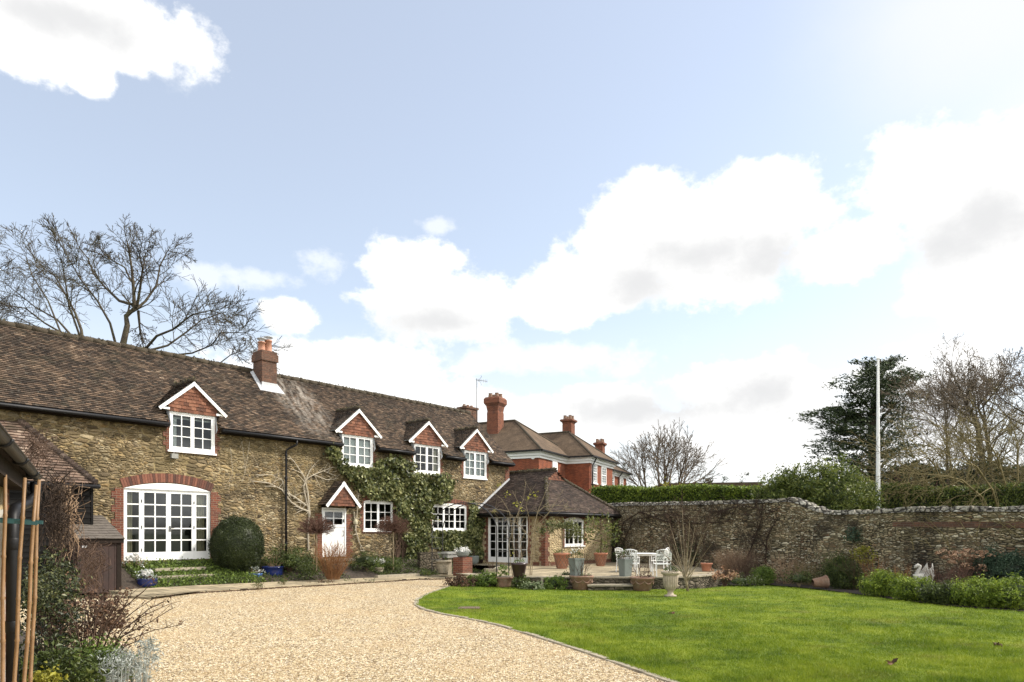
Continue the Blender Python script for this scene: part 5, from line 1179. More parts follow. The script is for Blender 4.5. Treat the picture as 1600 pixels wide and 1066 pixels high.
# ------------------------------------------------------------------ ivy on the front of the cottage
ivp = [(506, 700), (520, 694), (530, 712), (548, 728), (572, 727), (590, 720), (612, 712), (640, 722), (655, 742), (690, 740), (706, 752), (702, 778), (690, 788), (672, 792), (671, 838), (662, 850), (665, 880), (628, 884), (634, 852), (625, 832), (614, 806), (600, 786), (572, 780), (556, 764), (540, 748), (520, 728)]
ivp2 = [(674, 832), (700, 829), (728, 830), (733, 800), (737, 782), (748, 800), (754, 830), (753, 868), (740, 876), (722, 862), (690, 858), (673, 850)]
ivy = empty('ivy', H(10.5, 0, 0), RZ, 'thick ivy over the cottage front between the dormers and round the ground floor windows', 'climber')
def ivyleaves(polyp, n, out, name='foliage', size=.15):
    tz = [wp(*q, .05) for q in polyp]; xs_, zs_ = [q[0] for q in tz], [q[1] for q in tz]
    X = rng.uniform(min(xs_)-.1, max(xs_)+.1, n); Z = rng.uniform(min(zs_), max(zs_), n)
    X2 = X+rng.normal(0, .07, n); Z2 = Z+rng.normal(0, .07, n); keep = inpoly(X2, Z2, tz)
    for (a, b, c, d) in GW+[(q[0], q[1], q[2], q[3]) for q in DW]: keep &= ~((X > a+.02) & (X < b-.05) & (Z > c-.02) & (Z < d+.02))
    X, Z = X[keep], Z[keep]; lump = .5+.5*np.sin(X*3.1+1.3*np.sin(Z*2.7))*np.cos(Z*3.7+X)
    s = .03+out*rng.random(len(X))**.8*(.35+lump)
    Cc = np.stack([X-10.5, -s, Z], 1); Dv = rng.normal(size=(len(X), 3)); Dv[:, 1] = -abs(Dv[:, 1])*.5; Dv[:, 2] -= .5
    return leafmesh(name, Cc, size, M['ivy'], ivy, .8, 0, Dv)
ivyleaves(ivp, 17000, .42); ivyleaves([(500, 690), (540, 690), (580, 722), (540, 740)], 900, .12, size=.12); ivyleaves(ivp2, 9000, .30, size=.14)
mb = MB()
for i in range(16):
    x0 = random.uniform(11.2, 12.0); pts = [(x0+random.gauss(0, .1)-10.5+j*random.uniform(-.06, .12), -.06-random.random()*.05, .5+j*.55) for j in range(6)]; mb.tube(pts, [.035, .03, .025, .02, .015, .01], 5, cap=False)
mb.build('stems', M['browntwig'], ivy)
# pale bare climber left of the porch
cl = empty('bare_climber', H(6, .05, 0), RZ, 'bare pale branched climber trained on the stone beside the drainpipe', 'climber'); mb = MB()
def wl(px, py, s=.05): t, z = wp(px, py, s); return Vector((t-6, -s+.05, z))
for P_ in ([(482, 860), (481, 820), (484, 805), (478, 780), (474, 760), (480, 748), (490, 742), (505, 736), (525, 744)], [(484, 805), (481, 770), (475, 745), (460, 722), (452, 714)], [(478, 790), (462, 778), (445, 768), (430, 760)], [(474, 760), (478, 750), (484, 735), (492, 725)], [(455, 775), (440, 750), (425, 742), (400, 742)], [(484, 800), (470, 795), (455, 785), (440, 765), (420, 755), (395, 752)], [(505, 736), (520, 730), (535, 735)], [(490, 742), (510, 750), (528, 748)], [(553, 800), (556, 830), (562, 850), (570, 862)], [(558, 790), (560, 770), (556, 830)], [(390, 690), (386, 720), (380, 750)], [(360, 700), (364, 740), (350, 765)], [(375, 700), (378, 690), (384, 740), (400, 760)]):
    th = .042 if P_[0][1] > 780 else .024
    if P_[0][0] < 400: th = .008
    pts = [wl(*q) for q in P_]; mb.tube(pts, np.linspace(th, th*.4, len(pts)), 6, cap=False)
    for i in range(10):
        k = random.randint(0, len(pts)-2); q = pts[k].lerp(pts[k+1], random.random()); e = Vector((random.gauss(0, .3), -abs(random.gauss(0, .05)), random.gauss(.1, .25))); mb.tube([q, q+e*.5, q+e*1.0+Vector((0, 0, -.05))], [th*.35, th*.3, .004], 3, cap=False)
mb.build('branches', M['whitetwig'], cl)
# ------------------------------------------------------------------ beds in front of the cottage
t, z = wp(370.5, 853, .95); rb = 40/F*H(t, .95).y
p = H(t, .95, bedz(t, .95)-.05); zc = z-p.z
o = empty('box_ball', p, 0, 'clipped dark green box ball beside the white garden doors', 'topiary')
q_ = ell(26000, (1, 1, 1), 1, -.97); lum = 1+.05*np.sin(q_[:, 0]*9+3*q_[:, 2])*np.cos(q_[:, 1]*8+q_[:, 2]*7); q_ = q_*(lum*(.92+.08*rng.random(len(q_))+.05*(rng.random(len(q_)) > .93)))[:, None]
leafmesh('foliage', q_*np.array((rb, rb, rb*1.14))+np.array([0, 0, zc]), .042, M['box'], o, .6)
mb = MB(); mb.lathe([(.01, zc-rb)]+[(rb*.9*cos(w), zc+rb*1.02*sin(w)) for w in np.linspace(-1.4, 1.4, 13)]+[(.01, zc+rb*1.01)], 24); mb.build('inner_growth', M['box'], o, smooth=True)
mb = MB(); mb.tube([(0, 0, -.1), (0, 0, zc)], .05, 6); mb.build('trunk', M['bark'], o)
def bl(px, py, s): t, z = wp(px, py, s); return H(t, s, bedz(t, s)-.02), z
def bedshrub(name, px, ytop, ybot, wpx, s, mat, label, **k):
    t, zt_ = wp(px, ytop, s); p = H(t, s, bedz(t, s)-.03); r = wpx/2/F*p.y; h = (zt_-p.z)/2
    return shrub(name, p, (r, r*.8, max(.1, h)), mat, label, zc=h, **k)
bedshrub('evergreen_shrub', 452, 857, 905, 82, 1.35, M['shrub'], 'rounded green shrub right of the box ball', nc=110, per=36, cr=.10, size=.06, stems=14, zmin=-.9)
bedshrub('evergreen_shrub', 572, 862, 897, 66, 1.5, M['shrub'], 'low green mound below the small window right of the stable door', nc=80, per=34, cr=.09, size=.05, stems=5, zmin=-.9)
bedshrub('evergreen_shrub', 605, 873, 897, 40, 1.3, M['shrub'], 'smallest green mound between the white flower pot and the ivy', nc=40, per=30, cr=.08, size=.05, stems=3, zmin=-.9)
t, z = wp(520, 880, 2.9); p = H(t, 2.9, .12); o = empty('dry_grass_clump', p, 0, 'orange brown clump of dry stems in front of the stable door', 'dry plant'); mb = MB(); twigs(mb, (0, 0, 0), 150, 1.45, .55, .007, 3, .1, .25); mb.build('stems', M['orangetwig'], o); leafmesh('dry_leaves', clumped(30, 12, (.5, .5, .35), .08)+np.array([0, 0, .35]), .05, M['dead'], o)
# two standards: mop headed leafless trees
def standard(px, s, ybase, ytop, ybot, wpx, label):
    t, zt_ = wp(px, ytop, s); _, zb = wp(px, ybot, s); p = H(t, s, bedz(t, s)-.03); r = wpx/2/F*p.y; o = empty('standard_tree', p, 0, label, 'small tree', 'mop headed standards by the stable door'); mb = MB(); cz = (zt_+zb)/2-p.z; hz = (zt_-zb)/2
    mb.tube([(0, 0, 0), (.02, 0, cz*.5), (0, .01, cz-hz*.3)], [.03, .026, .028], 7); mb.tube([(-.12, .05, 0), (-.11, .05, cz-hz*.7)], [.012, .012], 5); mb.build('trunk', M['paletwig'], o); mb = MB()
    for i in range(260):
        q = Vector(ell(1, (r, r, hz), .75, -.5)[0])+Vector((0, 0, cz)); b = Vector((0, 0, cz-hz*.35)); m1 = b.lerp(q, .5)+Vector((random.gauss(0, .05), random.gauss(0, .05), random.gauss(.02, .05))); mb.tube([b, m1, q], [.009, .007, .005], 3, cap=False)
        for k in range(4): e = Vector((random.gauss(0, 1), random.gauss(0, 1), random.gauss(.2, .8))).normalized()*random.uniform(.06, .18); s_ = m1.lerp(q, random.uniform(.4, 1)); mb.tube([s_, s_+e], [.005, .0035], 3, cap=False)
    mb.build('crown', M['redtwig'], o)
standard(494, 1.5, 890, 806, 846, 62, 'mop headed leafless standard tree left of the stable door'); standard(614, 1.5, 885, 804, 843, 60, 'mop headed leafless standard tree in front of the small window')
# leafy ground cover on the bank and steps
n = 34000; T_ = rng.uniform(-.2, 15.2, n); S_ = rng.uniform(.0, 2.15, n); keep = (rng.random(n) < .35+.5*(np.sin(T_*1.9+S_*2)+np.sin(T_*.7+1)*.7 > .1)) & ~((T_ > SD[0]-.1) & (T_ < SD[1]+.1) & (S_ < 2.3)); T_, S_ = T_[keep], S_[keep]
C = np.array([np.array(H(a, b, bedz(a, b)+abs(random.gauss(.03, .035)))) for a, b in zip(T_, S_)]); leafmesh('ground_cover', C, .065, M['shrub'], None, .7)['kind'] = 'stuff'
n = 5200; T_ = rng.uniform(FD[0]-.05, FD[1]+.9, n); S_ = rng.uniform(.0, 2.2, n); C = np.array([np.array(H(a, b, bedz(a, b)+.02+abs(random.gauss(.03, .05)))) for a, b in zip(T_, S_)]); leafmesh('step_ground_cover', C, .07, M['herb'], None, .75)['kind'] = 'stuff'
for i, (s, zz, lab) in enumerate(((1.02, wp(260, 888, 1.02)[1], 'upper mossy stone step under the white garden doors, half hidden by creeping leaves'), (1.62, wp(260, 900, 1.62)[1], 'lower mossy stone step below the white garden doors'))):
    a, b = wp(242+4*i, 890, s)[0], wp(322+14*i, 890, s)[0]; mb = MB(); x = a
    while x < b-.1:
        L = random.uniform(.5, .9); e = min(b, x+L); q = H(x+.006, s-.16, zz-.05); r_ = H(e-.006, s-.16, zz-.05+random.uniform(-.01, .01)); mb.bar(q, r_, .36, .09); x = e
    o = mb.build('stone_step', M['conc']); tag(o, lab, 'step'); mb = MB(); mb.bar(H(a, s-.2, zz-.18), H(b, s-.2, zz-.18), .3, .2); mb.build('riser', M['terracewall'], o)
for i in range(2):
    zz = SD[2]-.06-.17*i; s = .25+.32*i; mb = MB(); mb.bar(H(SD[0]-.12, s, zz-.06), H(SD[1]+.12, s, zz-.06), .46, .12); o = mb.build('door_step', M['conc']); tag(o, ['upper stone step at the white stable door', 'lower stone step before the white stable door'][i], 'step')
a, b = H(8.4, 2.25, .02), H(10.6, 2.25, .0); mb = MB(); mb.bar(a+Vector((0, 0, .04)), b+Vector((0, 0, .04)), .22, .14); tag(mb.build('bed_edging', M['conc']), 'low stone bed edging below the stable door, beside the path', 'edging')
# strip of soil and tufts along the path edge
for i, (px_, py_, w_, h_, mat, lab) in enumerate(((402, 922, 14, .28, 'shrub', 'wispy green tuft at the path edge before the pale blue bowl'), (441, 917, 10, .3, 'shrub', 'wispy green tuft at the path edge before the dark blue pot'), (668, 903, 16, .22, 'herb', 'small tuft on the path before the stone pot'), (500, 914, 50, .16, 'dead', 'brown trailing tuft along the path edge below the dry clump'), (560, 911, 60, .10, 'shrub', 'low dark trailing plant along the path edge right of the dry clump'))):
    p = gnd(px_, py_, .05); r_ = w_/2/F*p.y; o = empty('path_tuft', p, 0, lab, 'plant'); mb = MB(); twigs(mb, (0, 0, 0), 16, h_, .8, .004, 2, .1, r_*.8); mb.build('stems', M['olivetwig'], o); leafmesh('foliage', clumped(14, 10, (r_, .12, h_*.5), .05)*np.array([1, 1, .8])+np.array([0, 0, h_*.4]), .045, M[mat], o)
n = 2600; k = rng.random(n)*(len(front_xy)-2); C = []
for q in k:
    i = int(q); a, b = front_xy[i], front_xy[i+1]; p = a.lerp(b, q-i); y = p.y-abs(random.gauss(0, .09))-.02; C.append((p.x, y, zg(p.x)+.012+random.random()*.02))
leafmesh('leaf_litter', np.array(C), .05, M['dead'], None, .6)['kind'] = 'stuff'
def foot(px, out):                                    # on the ground this far out from the garden wall
    p = wpt(px, 900, out); p.z = zg(p.x); return p
def push(p, d):                                       # further from the eye along the ground
    k = (p.y+d)/p.y; return Vector((p.x*k, p.y*k, p.z))
# ------------------------------------------------------------------ pots and planters (each with its own plant)
def pot_thing(name, loc, prof, mat, label, group=None, cat='plant pot', n=24, wob=None, square=False, rz=0, soil=.92):
    o = empty(name, loc, rz, label, cat, group); mb = MB()
    rt, zt_ = max((p for p in prof), key=lambda p: p[1])[0], max(p[1] for p in prof)
    inner = [(rt*.90, zt_), (rt*.84, zt_-.08)]
    mb.lathe([(.01, .004)]+list(prof)+inner, 4 if square else n, (0, 0, 0), wob); mb.build('pot', mat, o, smooth=not square)
    m2 = MB(); m2.lathe([(rt*.86, zt_-.06), (.01, zt_-.03)], 4 if square else n); m2.build('soil', M['soil'], o)
    return o, zt_, rt
def addleaves(o, z, R, mat, nc=24, per=18, size=.05, aspect=.55, cr=.05, zmin=-.1, name='foliage', up=.2):
    C = clumped(nc, per, R, cr, .5, zmin)+np.array([0, 0, z+R[2]*.3]); leafmesh(name, C[C[:, 2] > .0], size, mat, o, aspect, up)
def addtwigs(o, z, n, h, spread, mat, r=.006, kids=3, r0=.1, name='stems'):
    mb = MB(); twigs(mb, (0, 0, z-.05), n, h, spread, r, kids, .1, r0); mb.build(name, mat, o)
def bowl(r, h): return [(r*.55, 0), (r*.8, h*.2), (r*.97, h*.55), (r*.95, h*.85), (r*1.0, h*.92), (r*1.0, h)]
def urnpot(r, h): return [(r*.62, 0), (r*.68, h*.05), (r*.86, h*.6), (r*.92, h*.85), (r*1.0, h*.86), (r*1.0, h)]
def onpath(px, py, z=None): return gnd(px, py, .065) if z is None else atz(px, py, z)
# blue glazed bowls by the path
p = onpath(230, 921.5); o, zt_, rt = pot_thing('glazed_bowl', p, bowl(.29, .27), M['blueglaze'], 'dark blue glazed bowl with white leaved plant at the left end of the path', 'blue glazed pots'); addleaves(o, zt_, (.18, .18, .2), M['silver'], 14, 14, .09)
addleaves(o, zt_+.1, (.14, .14, .14), M['flower'], 10, 9, .08)
p = onpath(209, 918); p = push(p, .35); o, zt_, rt = pot_thing('glazed_pot', p, bowl(.27, .34), M['blueglaze'], 'dark blue pot of greyish wispy plants behind the dark blue bowl', 'blue glazed pots'); addtwigs(o, zt_, 40, .75, .55, M['tantwig'], .004, 3, .2); addleaves(o, zt_+.15, (.36, .3, .36), M['silver'], 26, 12, .06); addleaves(o, zt_+.05, (.3, .3, .25), M['shrub'], 14, 12, .06)
p = onpath(397.5, 911); o, zt_, rt = pot_thing('glazed_bowl', p, bowl(.27, .27), M['paleblue'], 'pale worn blue bowl with yellow flower in front of the box ball', 'blue glazed pots'); addtwigs(o, zt_, 14, .3, .9, M['tantwig'], .005, 2, .15); addleaves(o, zt_, (.2, .2, .16), M['silver'], 10, 10, .07)
leafmesh('flower', np.array([(-.14, -.1, zt_+.28), (-.1, -.1, zt_+.24), (-.16, -.08, zt_+.2)]), .11, M['yellow'], o, .8)
p = onpath(426, 910); p = push(p, .2); o, zt_, rt = pot_thing('glazed_pot', p, [(.26, 0), (.33, .1), (.36, .3), (.37, .44), (.40, .46), (.40, .50)], M['blueglaze'], 'deep blue glazed pot with trailing dry stalks right of the pale blue bowl', 'blue glazed pots'); addtwigs(o, zt_, 16, .5, 1.6, M['tantwig'], .007, 1, .2)
# flower pot below the small window
p = onpath(591, 903); o, zt_, rt = pot_thing('flower_pot', p, urnpot(.23, .36), M['conc'], 'stone coloured pot of white flowers right of the stable door'); addleaves(o, zt_, (.26, .26, .2), M['herb'], 16, 12, .06); addleaves(o, zt_+.16, (.24, .24, .14), M['flower'], 16, 8, .06)
# basin on a brick pier by the arch
p = atz(722, 894, .2); p.z = .14; p = push(p, .2)
PX = empty('brick_pier', p, RZ, 'short red brick pier by the metal rose arch', 'pier'); mb = MB(); mb.box(-.25, .32, -.28, .28, -.1, .66); mb.build('brickwork', M['brick'], PX)
tq = atz(709, 893, .2); tq.z = .14; tq.y += .7
mb = MB(); T_ = empty('stone_trough', tq, RZ, 'pale stone trough table beside the brick pier with pots on it', 'trough'); mb.box(-.75, .45, -.3, .3, .78, .86); mb.box(-.7, .4, -.26, .26, .62, .78); mb.build('basin', M['greystone'], T_); mb = MB(); mb.box(-.62, -.40, -.2, .2, -.1, .62); mb.box(.12, .34, -.2, .2, -.1, .62); mb.build('leg', M['conc'], T_)
q = Vector((p.x+.02, p.y, .80)); o, zt_, rt = pot_thing('planter_bowl', q, bowl(.27, .22), M['sage'], 'grey planter of white flowers standing on the brick pier'); addleaves(o, zt_, (.3, .25, .16), M['flower'], 22, 9, .07); addleaves(o, zt_-.05, (.3, .25, .1), M['silver'], 12, 10, .07)
p = atz(693, 895.5, .12); o, zt_, rt = pot_thing('stone_pot', p, urnpot(.33, .54), M['conc'], 'mossy carved stone pot on the path left of the brick pier'); addleaves(o, zt_, (.2, .2, .25), M['herb'], 10, 10, .08); addtwigs(o, zt_, 6, .5, .4, M['browntwig'])
mb = MB(); a, b = atz(652, 893, .15), atz(690, 892, .15); mb.bar(a+Vector((0, .5, .38)), b+Vector((0, .5, .38)), .4, .85); tag(mb.build('low_wall', M['terracewall']), 'low dark stone wall at the foot of the ivy by the trough', 'low wall')
for i, (px_, py_, r_, h_, m_, lab) in enumerate(((740.5, 882, .26, .42, 'sage', 'small grey round pot by the climber, left of the far white doors'), (754, 880.5, .2, .36, 'plum', 'small dark pot beside the far white doors'))):
    p = atz(px_, py_, TZ); o, zt_, rt = pot_thing('round_pot', p, bowl(r_, h_), M[m_], lab); addtwigs(o, zt_, 8, .5, .5, M['browntwig'], .005)
# terrace pots
p = atz(767.5, 905.5, .0); o, zt_, rt = pot_thing('stone_planter', p, [(.27, 0), (.30, .02), (.33, .36), (.35, .36), (.35, .42)], M['conc'], 'square carved stone planter at the foot of the rose arch', square=True, rz=pi/4+.2); addtwigs(o, zt_, 6, .4, .4, M['browntwig'], .005)
p = atz(788, 918, -.14); o, zt_, rt = pot_thing('brown_pot', p, [(.26, 0), (.29, .1), (.31, .32), (.33, .33), (.33, .38)], M['terra2'], 'brown pot on the lawn edge beside the rose arch leg'); addleaves(o, zt_, (.18, .18, .35), M['herb'], 12, 10, .09)
p = atz(811, 903, TZ); p = push(p, .3); o, zt_, rt = pot_thing('plum_pot', p, [(.17, 0), (.19, .05), (.27, .42), (.29, .44), (.29, .50)], M['plum'], 'dark plum pot with leafless rose stems before the far white doors'); addtwigs(o, zt_, 9, 1.4, .35, M['browntwig'], .007, 4); addleaves(o, zt_, (.24, .24, .1), M['herb'], 8, 10, .06)
mb = MB()
def lattice(o, prof, n=12):                             # raised diamond lattice of the basket pots
    m = MB(); (r0, z0), (r1, z1) = prof
    for i in range(n):
        for sg in (-1, 1):
            pts = []
            for j in range(7): k = j/6; w = 2*pi*i/n+sg*k*1.2; r_ = r0+(r1-r0)*k+.008; pts.append((r_*cos(w), r_*sin(w), z0+(z1-z0)*k))
            m.tube(pts, .014, 4, cap=False)
    m.build('lattice', M['terra2'], o)
def bay(o, z, hgt, R, label=None):
    m = MB(); m.tube([(0, 0, z-.1), (.02, 0, z+hgt*.5), (0, 0, z+hgt)], [.03, .026, .022], 7); m.build('stem', M['paletwig'], o)
    return z+hgt
BW = ((878, 888.5, .37, .68, 'terracotta lattice pot with a sparse standard tree left of the arched window'), (938.5, 884.5, .32, .62, 'terracotta lattice pot with a glossy leaved tree right of the arched window'))
for i, (px_, py_, r_, h_, lab) in enumerate(BW):
    p = atz(px_, py_, TZ); o, zt_, rt = pot_thing('lattice_pot', p, [(r_*.58, 0), (r_*.62, .04), (r_*.95, h_*.86), (r_*1.04, h_*.88), (r_*1.04, h_)], M['terra'], lab, 'terracotta lattice pots'); lattice(o, ((r_*.63, .05), (r_*.95, h_*.85)))
    addleaves(o, zt_, (r_*.8, r_*.8, .12), M['herb'], 10, 10, .06)
    if i == 0:
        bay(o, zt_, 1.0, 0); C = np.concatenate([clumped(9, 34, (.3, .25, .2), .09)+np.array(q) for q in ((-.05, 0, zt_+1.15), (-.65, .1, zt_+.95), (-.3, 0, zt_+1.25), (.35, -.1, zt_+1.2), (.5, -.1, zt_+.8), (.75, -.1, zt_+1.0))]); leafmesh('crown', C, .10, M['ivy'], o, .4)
        m = MB()
        for q in ((-.65, .1, zt_+.95), (-.3, 0, zt_+1.25), (.5, -.1, zt_+.8), (.35, -.1, zt_+1.2), (.75, -.1, zt_+1.0)): m.tube([(0, 0, zt_+.6), (q[0]*.5, 0, zt_+.85), q], [.016, .012, .008], 5); 
        m.build('branches', M['paletwig'], o)
    else:
        m = MB(); m.tube([(0, 0, zt_-.1), (.03, 0, zt_+.5), (0, 0, zt_+1.5)], [.03, .026, .02], 7); C = [np.zeros((0, 3))]
        for k in range(26):
            w = random.random()*6.28; z1 = zt_+random.uniform(.35, 1.6); L = random.uniform(.3, .85)*(1.1-.25*abs(z1-zt_-1)); e = Vector((cos(w)*L, sin(w)*L, z1+random.uniform(.05, .35))); m.tube([(0, 0, z1), (e.x*.5, e.y*.5, z1+.08), e], [.014, .01, .006], 4); C.append(np.array(e)*rng.uniform(.75, 1.05, (26, 1))+rng.normal(size=(26, 3))*.09)
        m.build('branches', M['browntwig'], o); leafmesh('crown', np.concatenate(C), .13, M['laurel'], o, .4)
for i, (px_, py_, w_, h_, lab) in enumerate(((900.5, 903, .205, .62, 'grey green tapered square planter behind the left swag bowl'), (977, 901.5, .20, .58, 'grey green tapered square planter left of the white chairs'))):
    p = atz(px_, py_, TZ); p = push(p, .25); o, zt_, rt = pot_thing('square_planter', p, [(w_*1.05, 0), (w_*1.36, h_), (w_*1.44, h_), (w_*1.44, h_+.05)], M['sage'], lab, 'grey green square planters', square=True, rz=pi/4+.55)
    if i == 0: addtwigs(o, zt_, 14, .7, .5, M['olivetwig'], .005, 4, .2); addleaves(o, zt_, (.32, .32, .3), M['shrub'], 18, 12, .05); addleaves(o, zt_+.1, (.2, .2, .25), M['flower'], 6, 6, .07)
    else: addleaves(o, zt_, (.36, .34, .24), M['shrub'], 26, 16, .05); addleaves(o, zt_+.02, (.36, .34, .2), M['dead'], 16, 12, .045)
def swags(o, r, z):
    m = MB(); n = 8
    for i in range(n):
        pts = []
        for j in range(7): w = 2*pi*(i+j/6)/n; zz = z-.10*sin(pi*j/6); rr = r*(.87+.13*(zz/z))+.012; pts.append((rr*cos(w), rr*sin(w), zz))
        m.tube(pts, [.010, .016, .021, .023, .021, .016, .010], 5)
        w = 2*pi*i/n; m.lathe([(.0, -.02), (.022, 0), (.0, .02)], 6, ((r+.01)*cos(w), (r+.01)*sin(w), z+.01))
    m.build('swag', M['terra2'], o)
for i, (px_, py_, r_, h_, lab) in enumerate(((908.5, 921.5, .42, .50, 'weathered terracotta bowl with swags, left of the terrace step, holding bare rose stems'), (1003.5, 923, .42, .47, 'weathered terracotta bowl with swags, right of the terrace step'))):
    p = atz(px_, py_, -.175); o, zt_, rt = pot_thing('swag_bowl', p, [(r_*.66, 0), (r_*.68, .04), (r_*.72, .05), (r_*.90, h_*.80), (r_*1.0, h_*.86), (r_*1.03, h_*.93), (r_*1.0, h_)], M['terra2'], lab, 'terracotta bowls with swags'); swags(o, r_*.90, h_*.72)
    addtwigs(o, zt_, 12 if i == 0 else 9, .95 if i == 0 else .7, .55, M['redtwig'] if i else M['browntwig'], .008, 5, .22); addleaves(o, zt_-.03, (r_*.8, r_*.8, .1), M['shrub'] if i == 0 else M['dead'], 12, 10, .05)
# fluted urn
p = atz(1047.5, 932, -.175); o, zt_, rt = pot_thing('fluted_urn', p, [(.19, 0), (.19, .04), (.11, .06), (.08, .13), (.10, .18), (.15, .22), (.185, .30), (.21, .60), (.21, .66), (.28, .70), (.295, .74), (.28, .78)], M['urn'], 'cream fluted stone urn on a foot standing on the lawn edge', n=48, wob=lambda w, i: (1+.05*abs(sin(w*9)) if 5 <= i <= 8 else 1)); addleaves(o, zt_, (.3, .3, .14), M['shrub'], 16, 14, .05)
m = MB()
for k in range(18): w = 2*pi*k/18; m.tube([(.17*cos(w), .17*sin(w), .26), (.195*cos(w), .195*sin(w), .34), (.215*cos(w), .215*sin(w), .60), (.21*cos(w), .21*sin(w), .65)], [.010, .024, .028, .012], 6)
m.build('fluting', M['urn'], o, smooth=True)
p = atz(1104, 893, TZ); o, zt_, rt = pot_thing('plain_pot', p, [(.16, 0), (.18, .05), (.21, .28), (.24, .29), (.24, .34)], M['terra'], 'plain tan flower pot on the terrace before the garden wall'); addtwigs(o, zt_, 10, .45, .6, M['browntwig'], .004)
# rose arch of black iron
ax = empty('rose_arch', atz(738, 902, .14), 0, 'black iron hooped rose arch over the path end', 'garden arch'); o0 = ax.location.copy()
L0, R0 = atz(675, 893, .14), atz(776, 905.5, .14); tp_ = pix(716, 786, (L0.y+R0.y)/2); hgt = tp_.z-.14
dx = (R0-L0); dpt = Vector((-dx.y, dx.x, 0)).normalized()*.5
for side, off in (('hoop', Vector((0, 0, 0))), ('hoop', dpt)):
    a, b = L0+off, R0+off; w2 = (b-a)/2; c = (a+b)/2; sp = hgt*.62; m = MB(); pts = [a-o0, a+Vector((0, 0, sp))-o0]+[c-w2*cos(k)+Vector((0, 0, sp+(hgt-sp)*sin(k)))-o0 for k in np.linspace(.12, pi-.12, 15)]+[b+Vector((0, 0, sp))-o0, b-o0]
    m.tube(pts, .021, 6); m.build('hoop', M['iron'], ax)
for q in (L0, R0):
    for zz in (.5, 1.0, 1.45): m = MB(); m.tube([q+Vector((0, 0, zz))-o0, q+dpt+Vector((0, 0, zz))-o0], .010, 5); m.build('rung', M['iron'], ax)
for k in np.linspace(.3, pi-.3, 6):
    q = (L0+R0)/2-(R0-L0)/2*cos(k)+Vector((0, 0, hgt*.62+hgt*.38*sin(k))); m = MB(); m.tube([q-o0, q+dpt-o0], .010, 5); m.build('rung', M['iron'], ax)
# tall bare rose stems by the arch
o = empty('climbing_rose', atz(826, 921, -.15), 0, 'tall pale leafless rose stems rising in front of the far garden room doors', 'rose'); b0_ = o.location; m = MB()
for P_ in ([(830, 920), (829, 880), (832, 835), (840, 800), (852, 770), (862, 748)], [(830, 900), (834, 850), (848, 815), (864, 792), (880, 765)], [(829, 910), (824, 860), (828, 815), (822, 790), (830, 762)], [(800, 905), (804, 870), (800, 830), (796, 800), (784, 780), (770, 770)], [(808, 905), (815, 860), (808, 815), (812, 790), (800, 766)], [(803, 900), (795, 850), (806, 810), (818, 780), (822, 752)], [(832, 845), (820, 830), (805, 815), (790, 812)], [(834, 850), (850, 840), (868, 820)], [(830, 835), (842, 818), (858, 800), (880, 798), (900, 795)], [(812, 905), (818, 880), (812, 850), (822, 830)], [(840, 800), (850, 792), (872, 790), (890, 792)], [(796, 800), (780, 796), (765, 800)]):
    y_ = random.uniform(24.0, 25.2); pts = [pix(a_, b_, y_+random.uniform(-.1, .1))-b0_ for a_, b_ in P_]
    if P_[0][1] > 890: pts[0].z = 0
    th = .022 if P_[0][1] > 915 else .012; m.tube(pts, np.linspace(th, .005, len(pts)), 6, cap=False)
    for i in range(9): k = random.randint(1, len(pts)-2) if len(pts) > 3 else 1; q = pts[k].lerp(pts[k+1], random.random()); e = Vector((random.gauss(0, .22), random.gauss(0, .2), random.gauss(.12, .2))); m.tube([q, q+e*.55, q+e], [.006, .005, .003], 3, cap=False)
m.build('stems', M['paletwig'], o); C = np.array([np.array(pix(a_, b_, 24.6)-b0_) for a_, b_ in ((780, 758), (835, 775), (792, 772), (806, 790), (808, 786), (770, 800), (815, 795), (836, 772), (800, 862), (826, 778))]); leafmesh('leaves', (C[:, None]+rng.normal(size=(len(C), 7, 3))*.06).reshape(-1, 3), .08, M['yellow'], o, .7)
# low plants at the foot of the terrace
for i, (px_, py_, w_, h_, mat, lab) in enumerate(((722, 917, 48, .32, 'dead', 'reddish brown low plant where gravel, path and lawn meet'), (742, 916, 40, .36, 'herb', 'fresh green low plant just right of the reddish low plant'), (764, 918, 34, .5, 'herb', 'tallest fresh green clump beside the rose arch leg'), (812, 921, 30, .42, 'shrub', 'dark green low plant between the brown pot and the rose stem'), (832, 923, 30, .26, 'varieg', 'round cushion of pale variegated leaves at the lawn edge'), (867, 922, 36, .46, 'herb', 'pale green leafy clump left of the swag bowl'), (886, 918, 24, .5, 'darkhedge', 'dark leaved plant behind the left swag bowl'))):
    p = gnd(px_, py_, .02); r_ = w_/2/F*p.y; shrub('border_plant', p, (r_, r_*.7, h_*.55), M[mat], lab, 'plant', nc=36, per=22, cr=.06, size=.085 if mat != 'varieg' else .06, zc=h_*.45, core=.45, zmin=-.8, up=.3, stems=3)
for i, px_ in enumerate((847,)):
    p = gnd(px_, 921, 0); mb = MB(); mb.box(p.x-.04, p.x+.04, p.y, p.y+.08, p.z-.1, p.z+.36); mb.box(p.x-.05, p.x+.05, p.y-.01, p.y+.09, p.z+.36, p.z+.40); tag(mb.build('small_post', M['conc']), 'short weathered post at the lawn edge in front of the terrace wall', 'post')
